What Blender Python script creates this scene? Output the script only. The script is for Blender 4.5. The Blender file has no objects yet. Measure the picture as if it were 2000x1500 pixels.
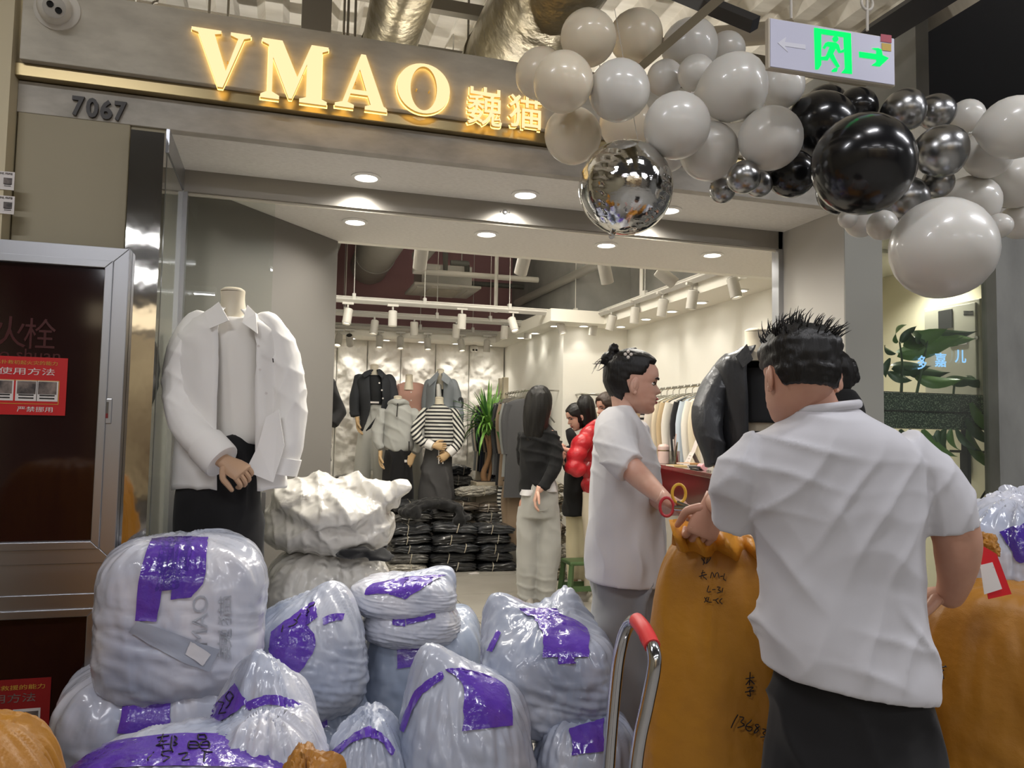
import bpy, bmesh, math, random
from mathutils import Vector, Matrix, noise
from mathutils.bvhtree import BVHTree
random.seed(7)
V = Vector
scene = bpy.context.scene
COL = scene.collection
# ------------------------------------------------------------------ camera (solved from the photo's vanishing points)
F = 1520.0
CAMZ = 1.33
R3 = Matrix(((0.95881535, -0.03513259, -0.28184893), (-0.28344698, -0.05479975, -0.95742091), (0.01819142, 0.9978791, -0.06250107)))
cam_data = bpy.data.cameras.new('camera')
cam_data.sensor_width = 36.0
cam_data.lens = F / 2000.0 * 36.0
cam_data.clip_start = 0.02
cam = bpy.data.objects.new('camera', cam_data)
COL.objects.link(cam)
cam.matrix_world = Matrix.Translation((0, 0, CAMZ)) @ R3.to_4x4()
scene.camera = cam
# ------------------------------------------------------------------ world, large lights, exposure
world = bpy.data.worlds.new('world')
scene.world = world
world.use_nodes = True
world.node_tree.nodes['Background'].inputs[0].default_value = (0.60, 0.62, 0.70, 1)
world.node_tree.nodes['Background'].inputs[1].default_value = 0.16
vs = scene.view_settings
vs.view_transform = 'Standard'
vs.look = 'None'
vs.exposure = 0.22
vs.gamma = 1.0
vs.use_curve_mapping = False
def area(name, loc, size, power, col, rot=(0, 0, 0), sy=None, spread=180, shape=None):
    l = bpy.data.lights.new(name, 'AREA')
    l.energy = power; l.color = col; l.size = size; l.spread = math.radians(spread)
    if sy: l.shape = 'RECTANGLE'; l.size_y = sy
    if shape: l.shape = shape
    o = bpy.data.objects.new(name, l); COL.objects.link(o)
    o.location = loc; o.rotation_euler = rot
    return o
def spot(name, loc, target, power, col, angle=60, blend=.6, radius=.03):
    l = bpy.data.lights.new(name, 'SPOT')
    l.energy = power; l.color = col; l.spot_size = math.radians(angle); l.spot_blend = blend; l.shadow_soft_size = radius
    o = bpy.data.objects.new(name, l); COL.objects.link(o)
    o.location = loc
    o.rotation_euler = (V(target) - V(loc)).to_track_quat('-Z', 'Y').to_euler()
    return o
# linear lamps of the mall corridor, hanging behind and beside the camera (their housings are built with the ceiling)
CORRIDOR_LAMPS = [(-1.8, -2.6, 3.3), (0.4, -2.6, 3.3), (2.6, -2.6, 3.3), (4.8, -2.6, 3.3), (-1.6, -4.8, 3.3), (1.0, -4.8, 3.3), (3.6, -4.8, 3.3), (5.4, .6, 3.3)]
CORRIDOR_LAMPS += [(-1.3, .9, 3.45), (1.0, .9, 3.45), (3.3, .9, 3.45)]  # overhead row, added to bring more light onto the facade
for i, (x, y, z) in enumerate(CORRIDOR_LAMPS):
    area('corridor_lamp_light', (x, y, z - .05), 1.2, 23 if i < 8 else 29, (.96, .96, 1.0), sy=.12)
# ------------------------------------------------------------------ pixel helpers (2000 x 1500 frame)
CAM = V((0, 0, CAMZ))
def ray(px, py):
    return R3 @ V(((px - 1000) / F, (750 - py) / F, -1.0))
def P(px, py, X=None, Y=None, Z=None, D=None):
    d = ray(px, py)
    t = D if D is not None else Y / d.y if Y is not None else (Z - CAMZ) / d.z if Z is not None else X / d.x
    return CAM + d * t
def pxm(D): return D / F          # metres per pixel at camera depth D
# ------------------------------------------------------------------ materials
def lin(c):
    if isinstance(c, str):
        c = tuple(int(c[i:i + 2], 16) / 255 for i in (0, 2, 4))
    return tuple((v / 12.92 if v <= .04045 else ((v + .055) / 1.055) ** 2.4) for v in c[:3]) + (1,)
MATS = {}
def mat(name, col, rough=.5, metal=0, bump=None, var=None, emit=None, es=1.0, trans=0, coat=0, sheen=0, sss=0, ior=1.45, alpha=1, spec=.5, rvar=None):
    if name in MATS: return MATS[name]
    m = bpy.data.materials.new(name); m.use_nodes = True
    nt = m.node_tree; b = nt.nodes['Principled BSDF']; N = nt.nodes.new; L = nt.links.new
    b.inputs['Base Color'].default_value = lin(col)
    b.inputs['Roughness'].default_value = rough
    b.inputs['Metallic'].default_value = metal
    b.inputs['IOR'].default_value = ior
    b.inputs['Specular IOR Level'].default_value = spec
    b.inputs['Transmission Weight'].default_value = trans
    b.inputs['Coat Weight'].default_value = coat
    b.inputs['Coat Roughness'].default_value = .08
    b.inputs['Sheen Weight'].default_value = sheen
    b.inputs['Alpha'].default_value = alpha
    if sss:
        b.inputs['Subsurface Weight'].default_value = sss
        b.inputs['Subsurface Radius'].default_value = (.03, .02, .015)
    if emit:
        b.inputs['Emission Color'].default_value = lin(emit)
        b.inputs['Emission Strength'].default_value = es
    tc = N('ShaderNodeTexCoord')
    def nz(scale, st, detail=4, rough_=.55):
        mp = N('ShaderNodeMapping'); mp.inputs['Scale'].default_value = st
        L(tc.outputs['Object'], mp.inputs['Vector'])
        n = N('ShaderNodeTexNoise'); n.inputs['Scale'].default_value = scale
        n.inputs['Detail'].default_value = detail; n.inputs['Roughness'].default_value = rough_
        L(mp.outputs[0], n.inputs['Vector'])
        return n
    if var:
        col2, scale = var[0], var[1]
        st = var[2] if len(var) > 2 else (1, 1, 1)
        lo, hi = var[3] if len(var) > 3 else (.35, .65)
        n = nz(scale, st)
        r = N('ShaderNodeMapRange'); r.inputs[1].default_value = lo; r.inputs[2].default_value = hi
        L(n.outputs['Fac'], r.inputs[0])
        mx = N('ShaderNodeMix'); mx.data_type = 'RGBA'
        mx.inputs[6].default_value = lin(col); mx.inputs[7].default_value = lin(col2)
        L(r.outputs[0], mx.inputs[0]); L(mx.outputs[2], b.inputs['Base Color'])
    if bump:
        prev = None
        for bt in (bump if isinstance(bump, list) else [bump]):
            scale, strength, dist, st = bt[:4]
            n = nz(scale, st)
            if len(bt) > 4: n.noise_type = 'RIDGED_MULTIFRACTAL'; n.inputs['Detail'].default_value = 3
            bp = N('ShaderNodeBump'); bp.inputs['Strength'].default_value = strength; bp.inputs['Distance'].default_value = dist
            L(n.outputs['Fac'], bp.inputs['Height'])
            if prev: L(prev.outputs[0], bp.inputs['Normal'])
            prev = bp
        L(prev.outputs[0], b.inputs['Normal'])
    MATS[name] = m
    return m
def emis(name, col, s):
    if name in MATS: return MATS[name]
    m = bpy.data.materials.new(name); m.use_nodes = True
    nt = m.node_tree
    e = nt.nodes.new('ShaderNodeEmission'); e.inputs[0].default_value = lin(col); e.inputs[1].default_value = s
    nt.links.new(e.outputs[0], nt.nodes['Material Output'].inputs['Surface'])
    MATS[name] = m
    return m
def clearmat(name, tint, refl=.06, rough=0.0):
    """thin clear sheet: see-through with a fresnel reflection"""
    if name in MATS: return MATS[name]
    m = bpy.data.materials.new(name); m.use_nodes = True
    nt = m.node_tree; N = nt.nodes.new; L = nt.links.new
    t = N('ShaderNodeBsdfTransparent'); t.inputs[0].default_value = lin(tint)
    g = N('ShaderNodeBsdfGlossy'); g.inputs['Roughness'].default_value = rough
    lw = N('ShaderNodeLayerWeight'); lw.inputs[0].default_value = .25
    ad = N('ShaderNodeMath'); ad.operation = 'MULTIPLY_ADD'; ad.inputs[1].default_value = .55; ad.inputs[2].default_value = refl
    L(lw.outputs['Fresnel'], ad.inputs[0])
    mx = N('ShaderNodeMixShader'); L(ad.outputs[0], mx.inputs[0]); L(t.outputs[0], mx.inputs[1]); L(g.outputs[0], mx.inputs[2])
    L(mx.outputs[0], nt.nodes['Material Output'].inputs['Surface'])
    MATS[name] = m
    return m
# ------------------------------------------------------------------ mesh builder
def cr(p0, p1, p2, p3, t):
    return .5 * ((2 * p1) + (p2 - p0) * t + (2 * p0 - 5 * p1 + 4 * p2 - p3) * t * t + (3 * p1 - p0 - 3 * p2 + p3) * t ** 3)
def spline(pts, sub):
    """Catmull-Rom through equal-length tuples"""
    if sub <= 1: return [tuple(p) for p in pts]
    out = []; n = len(pts)
    for i in range(n - 1):
        a, b, c, d = pts[max(i - 1, 0)], pts[i], pts[i + 1], pts[min(i + 2, n - 1)]
        for k in range(sub):
            out.append(tuple(cr(a[j], b[j], c[j], d[j], k / sub) for j in range(len(b))))
    out.append(tuple(pts[-1]))
    return out
class MB:
    def __init__(self, M=None):
        self.v = []; self.f = []; self.mi = []; self.M = M; self.cm = 0
    def add(self, vs, fs):
        k = len(self.v)
        self.v += [(self.M @ V(p)) if self.M else V(p) for p in vs]
        self.f += [tuple(i + k for i in f) for f in fs]
        self.mi += [self.cm] * len(fs)
        return self
    def box(self, c, s, rot=None):
        c = V(c); vs = []
        for x in (-.5, .5):
            for y in (-.5, .5):
                for z in (-.5, .5):
                    p = V((x * s[0], y * s[1], z * s[2]))
                    if rot: p = rot @ p
                    vs.append(c + p)
        return self.add(vs, [(0, 1, 3, 2), (4, 6, 7, 5), (0, 4, 5, 1), (2, 3, 7, 6), (0, 2, 6, 4), (1, 5, 7, 3)])
    def bx(self, x0, x1, y0, y1, z0, z1):
        return self.box(((x0 + x1) / 2, (y0 + y1) / 2, (z0 + z1) / 2), (x1 - x0, y1 - y0, z1 - z0))
    def rings(self, rings, cap0=True, cap1=True, closed=True):
        n = len(rings[0]); vs = [p for r in rings for p in r]; fs = []
        for i in range(len(rings) - 1):
            for j in range(n if closed else n - 1):
                a = i * n + j; b = i * n + (j + 1) % n
                fs.append((a, b, b + n, a + n))
        if cap0 and closed: fs.append(tuple(range(n - 1, -1, -1)))
        if cap1 and closed: fs.append(tuple((len(rings) - 1) * n + j for j in range(n)))
        return self.add(vs, fs)
    def tube(self, path, rad, n=12, sub=1, flat=1.0, up=None, cap=True, round_=False):
        """path of points, rad number or list; flat squashes the second axis"""
        path = [V(p) for p in path]
        if not isinstance(rad, (list, tuple)): rad = [rad] * len(path)
        fl = flat if isinstance(flat, (list, tuple)) else [flat] * len(path)
        q = spline([(*p, r, k) for p, r, k in zip(path, rad, fl)], sub)
        if round_:
            a, b = q[0], q[-1]
            d0 = (V(q[0][:3]) - V(q[1][:3])).normalized(); d1 = (V(q[-1][:3]) - V(q[-2][:3])).normalized()
            pre = [(*(V(a[:3]) + d0 * a[3] * s), a[3] * c, a[4]) for s, c in ((.98, .18), (.8, .6), (.45, .89))]
            post = [(*(V(b[:3]) + d1 * b[3] * s), b[3] * c, b[4]) for s, c in ((.45, .89), (.8, .6), (.98, .18))]
            q = pre + q + (post if round_ is True else [])
        pts = [V(p[:3]) for p in q]
        rs = []; nrm = None
        for i, p in enumerate(pts):
            t = (pts[min(i + 1, len(pts) - 1)] - pts[max(i - 1, 0)])
            t = t.normalized() if t.length > 1e-9 else V((0, 0, 1))
            if nrm is None:
                u = V(up) if up else (V((0, 0, 1)) if abs(t.z) < .9 else V((1, 0, 0)))
                nrm = (u - t * u.dot(t)).normalized()
            else:
                nrm = (nrm - t * nrm.dot(t)).normalized()
            bi = t.cross(nrm)
            r = q[i][3]; k = q[i][4]
            rs.append([p + nrm * (math.cos(a) * r) + bi * (math.sin(a) * r * k) for a in (2 * math.pi * j / n for j in range(n))])
        return self.rings(rs, cap, cap)
    def cyl(self, p0, p1, r0, r1=None, n=16):
        return self.tube([p0, p1], [r0, r0 if r1 is None else r1], n)
    def loft(self, rs, n=36, sub=3, e=2.0, cap0=True, cap1=True, a0=None, a1=None):
        """horizontal-ish elliptic rings: (x, y, z, a, b[, yaw, lean_x, lean_y]); a0..a1 = open sweep, angle 0 = +y"""
        rr = [tuple(r) + (0,) * (8 - len(r)) for r in rs]
        q = spline(rr, sub); out = []
        opened = a0 is not None
        for x, y, z, a, b, yaw, lx, ly in q:
            ring = []
            for j in range(n):
                t = (a0 + (a1 - a0) * j / (n - 1)) if opened else 2 * math.pi * j / n
                s, c = math.sin(t), math.cos(t)
                ex = 2 / e
                px_ = a * math.copysign(abs(s) ** ex, s); py_ = b * math.copysign(abs(c) ** ex, c)
                cx, sx = math.cos(yaw), math.sin(yaw)
                ux, uy = px_ * cx - py_ * sx, px_ * sx + py_ * cx
                ring.append(V((x + ux, y + uy, z + ux * lx + uy * ly)))
            out.append(ring[::-1] if not opened else ring)
        return self.rings(out, cap0 and not opened, cap1 and not opened, not opened)
    def ell(self, c, r, rot=None, nu=20, nv=12, e=2.0):
        c = V(c); vs = []; ex = 2 / e
        sp = lambda x: math.copysign(abs(x) ** ex, x)
        for i in range(1, nv):
            ph = math.pi * i / nv
            for j in range(nu):
                th = 2 * math.pi * j / nu
                p = V((r[0] * sp(math.sin(ph)) * sp(math.cos(th)), r[1] * sp(math.sin(ph)) * sp(math.sin(th)), r[2] * sp(math.cos(ph))))
                vs.append(p)
        vs += [V((0, 0, r[2])), V((0, 0, -r[2]))]
        if rot: vs = [rot @ p for p in vs]
        vs = [c + p for p in vs]
        fs = []
        for i in range(nv - 2):
            for j in range(nu):
                a = i * nu + j; b = i * nu + (j + 1) % nu
                fs.append((a, a + nu, b + nu, b))
        t = len(vs) - 2
        for j in range(nu):
            fs.append((t, j, (j + 1) % nu)); k = (nv - 2) * nu
            fs.append((t + 1, k + (j + 1) % nu, k + j))
        return self.add(vs, fs)
    def prism(self, poly, o, ux, uy, un, h):
        """polygon in the (ux, uy) frame at o, extruded by h along un"""
        o, ux, uy, un = V(o), V(ux), V(uy), V(un); n = len(poly)
        vs = [o + ux * a + uy * b for a, b in poly] + [o + ux * a + uy * b + un * h for a, b in poly]
        fs = [tuple(range(n - 1, -1, -1)), tuple(range(n, 2 * n))] + [(i, (i + 1) % n, (i + 1) % n + n, i + n) for i in range(n)]
        return self.add(vs, fs)
    def grid(self, fn, nu, nv):
        vs = [fn(i / nu, j / nv) for j in range(nv + 1) for i in range(nu + 1)]
        fs = [(j * (nu + 1) + i, j * (nu + 1) + i + 1, (j + 1) * (nu + 1) + i + 1, (j + 1) * (nu + 1) + i) for j in range(nv) for i in range(nu)]
        return self.add(vs, fs)
    def lathe(self, prof, o=(0, 0, 0), axis=(0, 0, 1), n=24, cap=True):
        o = V(o); ax = V(axis).normalized()
        u = ax.orthogonal().normalized(); w = ax.cross(u)
        rs = [[o + ax * z + u * (r * math.cos(2 * math.pi * j / n)) + w * (r * math.sin(2 * math.pi * j / n)) for j in range(n)] for r, z in prof]
        return self.rings(rs, cap, cap)
    def merge(self, o):
        k = len(self.v); self.v += o.v; self.f += [tuple(i + k for i in f) for f in o.f]; self.mi += o.mi; return self
    def disp(self, fn):
        self.v = [fn(p) for p in self.v]; return self
    def mesh(self, name, mats, smooth=40):
        me = bpy.data.meshes.new(name)
        me.from_pydata([tuple(p) for p in self.v], [], self.f)
        for m in (mats if isinstance(mats, (list, tuple)) else [mats]): me.materials.append(m)
        if any(self.mi): me.polygons.foreach_set('material_index', self.mi)
        bm = bmesh.new(); bm.from_mesh(me); bmesh.ops.recalc_face_normals(bm, faces=bm.faces); bm.to_mesh(me); bm.free()
        shade(me, smooth)
        return me
    def build(self, name, mats, parent=None, smooth=40, bevel=0, **props):
        return link(name, self.mesh(name, mats, smooth), parent, bevel, **props)
def shade(me, smooth):
    if smooth:
        me.polygons.foreach_set('use_smooth', [True] * len(me.polygons))
        if smooth < 180: me.set_sharp_from_angle(angle=math.radians(smooth))
    me.update()
def link(name, me, parent=None, bevel=0, **props):
    o = bpy.data.objects.new(name, me); COL.objects.link(o)
    if parent is not None:
        o.parent = parent
        w = parent.matrix_basis if parent.parent is None else parent.parent.matrix_basis @ parent.matrix_parent_inverse @ parent.matrix_basis
        o.matrix_parent_inverse = w.inverted()
    if bevel:
        b = o.modifiers.new('bevel', 'BEVEL'); b.width = bevel; b.segments = 2; b.limit_method = 'ANGLE'
    for k, v in props.items(): o[k] = v
    return o
def tag(o, label, cat, group=None):
    o['label'] = label; o['category'] = cat
    if group: o['group'] = group
    return o
def thing(name, label, cat, loc=(0, 0, 0), group=None):
    o = bpy.data.objects.new(name, None); COL.objects.link(o); o.empty_display_size = .1
    o.location = loc
    return tag(o, label, cat, group)
def struct(mb, name, m, parent=None, smooth=0, bevel=0, **props):
    o = mb.build(name, m, parent, smooth, bevel, **props)
    if parent is None: o['kind'] = 'structure'
    return o
def dup(o, loc=None, label=None, group=None, parent=None, rot=None):
    c = o.copy(); COL.objects.link(c)
    if parent is not None: c.parent = parent
    if loc is not None: c.location = loc
    if rot is not None: c.rotation_euler = rot
    if label: c['label'] = label
    if group: c['group'] = group
    for ch in o.children: dup(ch, parent=c)
    return c
def fused(mb, voxel, smooth=4, fold=None, extra=None):
    """weld overlapping closed shapes into one continuous surface; fold(p, n) -> offset along the normal"""
    me = bpy.data.meshes.new('t'); me.from_pydata([tuple(p) for p in mb.v], [], mb.f)
    bm = bmesh.new(); bm.from_mesh(me); bmesh.ops.recalc_face_normals(bm, faces=bm.faces); bm.to_mesh(me); bm.free()
    o = bpy.data.objects.new('t', me); COL.objects.link(o)
    r = o.modifiers.new('r', 'REMESH'); r.mode = 'VOXEL'; r.voxel_size = voxel
    if smooth:
        s = o.modifiers.new('s', 'SMOOTH'); s.iterations = smooth; s.factor = .5
    dg = bpy.context.evaluated_depsgraph_get()
    m2 = bpy.data.meshes.new_from_object(o.evaluated_get(dg))
    bpy.data.objects.remove(o); bpy.data.meshes.remove(me)
    out = MB()
    vs = [v.co.copy() for v in m2.vertices]
    if fold: vs = [p + v.normal * fold(p, v.normal) for p, v in zip(vs, m2.vertices)]
    out.v = vs; out.f = [tuple(p.vertices) for p in m2.polygons]; out.mi = [0] * len(out.f)
    bpy.data.meshes.remove(m2)
    if extra: out.v, out.f, out.mi = out.v + extra.v, out.f + [tuple(i + len(vs) for i in f) for f in extra.f], out.mi + extra.mi
    return out
def nz3(p, s, off=0): return noise.noise(V((p[0] * s[0] + off, p[1] * s[1] + off * 1.7, p[2] * s[2] - off)))
def folds(amp, s, off=0, amp2=0, s2=(1, 1, 1)):
    """ridged cloth folds"""
    def fn(p, n=None):
        a = 1 - 2 * abs(nz3(p, s, off))
        r = amp * (a - .5)
        if amp2: r += amp2 * nz3(p, s2, off + 5)
        return r
    return fn
# ------------------------------------------------------------------ flat lettering
def curve_mesh(polys=None, text=None, extrude=.01, size=1.0, offset=0.0, smoothpoly=False):
    """closed outlines or type -> list of verts, faces in the local xy plane (front at +z)"""
    if text is not None:
        cu = bpy.data.curves.new('t', 'FONT'); cu.body = text; cu.size = size
        cu.align_x = 'CENTER'; cu.align_y = 'CENTER'; cu.resolution_u = 3
    else:
        cu = bpy.data.curves.new('t', 'CURVE'); cu.dimensions = '2D'
        for pl in polys:
            s = cu.splines.new('POLY'); s.points.add(len(pl) - 1); s.use_cyclic_u = True
            for q, p in zip(s.points, pl): q.co = (p[0], p[1], 0, 1)
    cu.fill_mode = 'BOTH'; cu.extrude = extrude; cu.offset = offset
    o = bpy.data.objects.new('t', cu); COL.objects.link(o)
    dg = bpy.context.evaluated_depsgraph_get()
    m = bpy.data.meshes.new_from_object(o.evaluated_get(dg))
    vs = [v.co.copy() for v in m.vertices]; fs = [tuple(p.vertices) for p in m.polygons]
    nz_ = [p.normal.z for p in m.polygons]
    bpy.data.objects.remove(o); bpy.data.curves.remove(cu); bpy.data.meshes.remove(m)
    return vs, fs, nz_
def lettering(mb, data, o, ux, uy, un, fit=None):
    """place curve_mesh data with its box stretched to fit=(w, h) centred on o"""
    vs, fs, nz_ = data
    xs = [v.x for v in vs]; ys = [v.y for v in vs]
    cx, cy = (min(xs) + max(xs)) / 2, (min(ys) + max(ys)) / 2
    sx = fit[0] / (max(xs) - min(xs)) if fit else 1; sy = fit[1] / (max(ys) - min(ys)) if fit else 1
    o, ux, uy, un = V(o), V(ux), V(uy), V(un)
    k = len(mb.f)
    mb.add([o + ux * ((v.x - cx) * sx) + uy * ((v.y - cy) * sy) + un * v.z for v in vs], fs)
    for i, z in enumerate(nz_): mb.mi[k + i] = 0 if z > .5 else 1
    return mb
AX, AZ, FRONT = V((1, 0, 0)), V((0, 0, 1)), V((0, -1, 0))
# ================================================================== THE SETTING
m_conc = mat('fascia_concrete', 'bfbab0', .75, bump=(60, .15, .004, (1, 1, 1)), var=('a6a197', 7, (1, 1, 2.5), (.35, .7)))
m_sign = mat('signboard_concrete', 'cbc5b6', .7, bump=(50, .15, .004, (1, 1, 1)), var=('b3ad9f', 6, (1, 1, 2.5), (.35, .7)))
m_soffit = mat('soffit_plaster', 'efece6', .8, bump=(90, .25, .004, (1, 3, 1)), var=('dedad3', 45, (1, 4, 1), (.3, .7)))
m_beige = mat('beige_panel', 'a0977f', .6, bump=(30, .05, .002, (1, 1, 1)))
m_greywall = mat('grey_wall_paint', '6d6a65', .55)
m_white = mat('white_wall', 'f1eee4', .7)
m_pillar = mat('pillar_paint', 'b9b5ae', .6)
m_pillar2 = mat('pillar_paint_grey', 'a2a198', .55, bump=(25, .04, .002, (1, 1, 1)))
m_steel = mat('mirror_steel', 'c9c6c0', .05, 1.0, bump=(3.0, .10, .02, (1, 1, .7)))
m_trim = mat('gold_metal_trim', '9c8c68', .36, 1.0)
m_gap = mat('dark_gap', '2a2826', .9)
m_alu = mat('brushed_aluminium', 'b4b6bb', .33, 1.0, bump=(200, .05, .002, (1, 1, .02)))
m_tile = mat('floor_tile', 'a8a399', .28, var=('9c978d', 3, (1, 1, 1)), bump=(4, .02, .01, (1, 1, 1)))
m_grout = mat('floor_grout', '6e6a63', .8)
m_corr = mat('corridor_floor', '9a968e', .35, var=('8a867f', 4))
m_deck = mat('ceiling_deck', 'ebe6dc', .6, 0, var=('d8d2c6', 3, (1, 4, 1)))
m_dark = mat('dark_ceiling', '6a6b70', .8)
m_darkwall = mat('upper_wall_dark', '8e8d8a', .9, var=('7a7a78', 2))
m_mauve = mat('upper_wall_mauve', '9b7577', .8)
m_stone = mat('white_stone_panel', 'f0ece3', .75, bump=[(9, .6, .05, (1, 1, 1), 'R'), (35, .4, .01, (1, 1, 1))])
m_glass = clearmat('window_glass', 'eef2ee', .05)
m_glass2 = clearmat('side_glass', 'fafcfa', .012)
SOF, SOF2, YF, YG = 2.44, 2.40, 3.10, 3.60
# --- floors: shop tiles are pieces of the floor
fl = struct(MB().bx(-3.5, 6.5, -6, 3.1, -.1, -.004), 'floor_corridor', m_corr)
fl2 = struct(MB().bx(-1.2, 4.2, 3.1, 9.6, -.1, -.006), 'floor', m_grout)
TS = .8
tile_me = MB().bx(-TS / 2 + .003, TS / 2 - .003, -TS / 2 + .003, TS / 2 - .003, -.02, 0).mesh('tile', m_tile, 0)
for i in range(7):
    for j in range(8):
        o = link('tile', tile_me, fl2); o.location = (-1.0 + TS * (i + .5) - .02, 3.12 + TS * (j + .5), 0)
# --- facade, left
struct(MB().bx(-.94, -.575, YF, 3.4, -.0, SOF), 'wall_front_left', m_beige, bevel=.004)
struct(MB().bx(-3.2, -.945, 3.02, 3.3, 0, 3.9), 'wall_far_left', mat('cream_wall', 'cfc3a4', .65))
struct(MB().bx(-.558, -.446, 3.022, YF - .001, 0, P(287, 256, Y=3.022).z), 'trim_mirror_column', m_steel)
struct(MB().bx(-.574, -.453, YF + .012, 3.4, 0, SOF), 'wall_column_core', m_beige)
# side return: glossy glass between the facade and the glass line
struct(MB().bx(-.452, -.444, YF, YG - .02, 0, SOF - .09), 'window_return', mat('glossy_return_panel', '8d8f88', .06, 0, coat=.6))
struct(MB().bx(-.452, -.440, YF, YG, SOF - .09, SOF), 'trim_return_head', m_alu)
struct(MB().bx(-.45, -.425, YG - .025, YG + .03, 0, SOF), 'trim_return_post', m_alu)
# --- fascia, signboard, trim
struct(MB().bx(-.945, 4.4, YF, YF + .05, SOF, 2.555), 'wall_fascia', m_conc, bevel=.003)
struct(MB().bx(-.95, 4.4, 3.06, 3.15, 2.556, 2.604), 'trim_sign_ledge', m_trim, bevel=.003)
struct(MB().bx(-.925, 4.4, 3.03, 3.12, 2.605, 2.875), 'wall_signboard', m_sign, bevel=.003)
struct(MB().bx(-.94, 2.566, YF + .05, YG + .03, SOF, SOF + .02), 'ceiling_entrance_soffit', m_soffit)
struct(MB().bx(-.9, 3.34, YG + .03, 4.52, SOF2, SOF2 + .02), 'ceiling_inner_soffit', m_soffit)
struct(MB().bx(-.9, 3.34, 4.46, 4.52, SOF2 - .001, SOF2 + .22), 'ceiling_inner_soffit_edge', m_white)
# head channel over the glass line
hd = struct(MB().bx(-.44, 2.56, YG - .03, YG + .03, 2.345, SOF), 'trim_glass_head', mat('head_metal', '9c9892', .38, .85))
MB().bx(-.44, 2.56, YG - .008, YG + .008, 2.335, 2.346).build('head_seal', mat('pale_seal', 'e9e4d6', .4), hd, 0)
lk = MB().lathe([(.004, 0), (.012, 0), (.012, .004), (.006, .006)], (1.0, YG - .03, 2.395), (0, -1, 0), 16)
lk.build('lock_cylinder', m_alu, hd)
for dx in (-.022, .022):
    MB().lathe([(.003, 0), (.004, .003), (.001, .004)], (1.0 + dx, YG - .03, 2.395), (0, -1, 0), 8).build('screw', m_alu, hd)
# --- right pillar
struct(MB().bx(2.566, 2.787, YF, YG + .04, 0, SOF), 'wall_pillar_right', [m_pillar, m_pillar2], bevel=.003)
struct(MB().bx(2.568, 2.786, YF - .004, YF + .002, 0, SOF), 'wall_pillar_face', m_pillar2)
struct(MB().bx(2.535, 2.566, YG - .03, YG + .03, 0, SOF), 'trim_glass_post_right', m_alu)
# --- window to the right of the pillar
struct(MB().bx(2.79, 3.85, 3.16, 3.172, .25, SOF), 'window_1', m_glass)
struct(MB().bx(2.79, 3.85, 3.12, 3.21, 0, .25), 'wall_window_sill', m_pillar2)
m_marble = mat('grey_marble', '7d7d79', .4, var=('93938e', 6, (1, 1, .5), (.3, .7)))
struct(MB().bx(3.50, 4.3, YF, 3.19, 0, SOF), 'wall_column_right', m_marble)
struct(MB().bx(2.79, 4.3, 3.2, 4.46, 2.42, 2.44), 'ceiling_niche', m_soffit)
# --- shop walls
m_cream2 = mat('niche_wall', 'ede4cb', .7)
struct(MB().bx(3.85, 3.95, 3.2, 4.5, 0, SOF), 'wall_niche_right', m_cream2)
struct(MB().bx(3.35, 3.95, 4.40, 4.5, 0, SOF), 'wall_niche_back', m_cream2)
struct(MB().bx(3.35, 3.45, 4.5, 7.25, 0, SOF2), 'wall_right', m_white)
struct(MB().bx(2.66, 3.45, 7.25, 7.35, 0, SOF2), 'wall_jog', m_white)
struct(MB().bx(2.66, 2.76, 7.35, 9.5, 0, SOF2), 'wall_right_rear', m_white)
# diagonal grey wall on the left
a, b = V((-.43, 3.64, 0)), V((.272, 4.476, 0))
n = (b - a).normalized(); w = V((-n.y, n.x, 0)) * .08
pl = [a, b, b + w, a + w]
struct(MB().prism([(p.x, p.y) for p in pl], (0, 0, 0), (1, 0, 0), (0, 1, 0), (0, 0, 1), SOF2), 'wall_diagonal', m_greywall, bevel=.004)
struct(MB().bx(-.15, -.05, 4.5, 9.5, 0, 3.4), 'wall_left', m_white)
# back wall: stone relief panels are pieces of the wall
wb = struct(MB().bx(-.1, 2.76, 9.42, 9.5, 0, SOF2), 'wall_back', m_white)
xs = [-.1, .21, .598, .954, 1.356, 1.78, 2.202, 2.655]
for i in range(len(xs) - 1):
    x0, x1 = xs[i] + .004, xs[i + 1] - .004
    def fn(u, v):
        x, z = x0 + (x1 - x0) * u, SOF2 * v
        p = V((x * 3.2 + i * 7.3, z * 3.2, i * 3.1))
        h = noise.fractal(p + V((z * .8, -x * .6, 0)), .9, 2.1, 5) * .5 + abs(noise.noise(p * 1.7)) * .5
        e = min(1, min(u, 1 - u, v, 1 - v) / .03)
        return V((x, 9.385 - .085 * max(-.35, min(1, h)) * e, z))
    MB().grid(fn, 36, 150).build('stone_panel', m_stone, wb, 35)
# perimeter soffits of the shop
m_sofw = mat('shop_soffit', 'ece8dc', .7)
s1 = MB().bx(-.1, 2.76, 8.95, 9.42, SOF2, SOF2 + .12)
struct(s1, 'ceiling_perimeter_rear', m_sofw)
struct(MB().bx(2.42, 2.76, 6.95, 8.95, SOF2, SOF2 + .12), 'ceiling_perimeter_side', m_sofw)
struct(MB().bx(2.76, 3.36, 6.95, 7.35, SOF2, SOF2 + .12), 'ceiling_perimeter_jog', m_sofw)
struct(MB().bx(2.97, 3.36, 4.52, 6.95, SOF2, SOF2 + .12), 'ceiling_perimeter_right', m_sofw)
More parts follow.
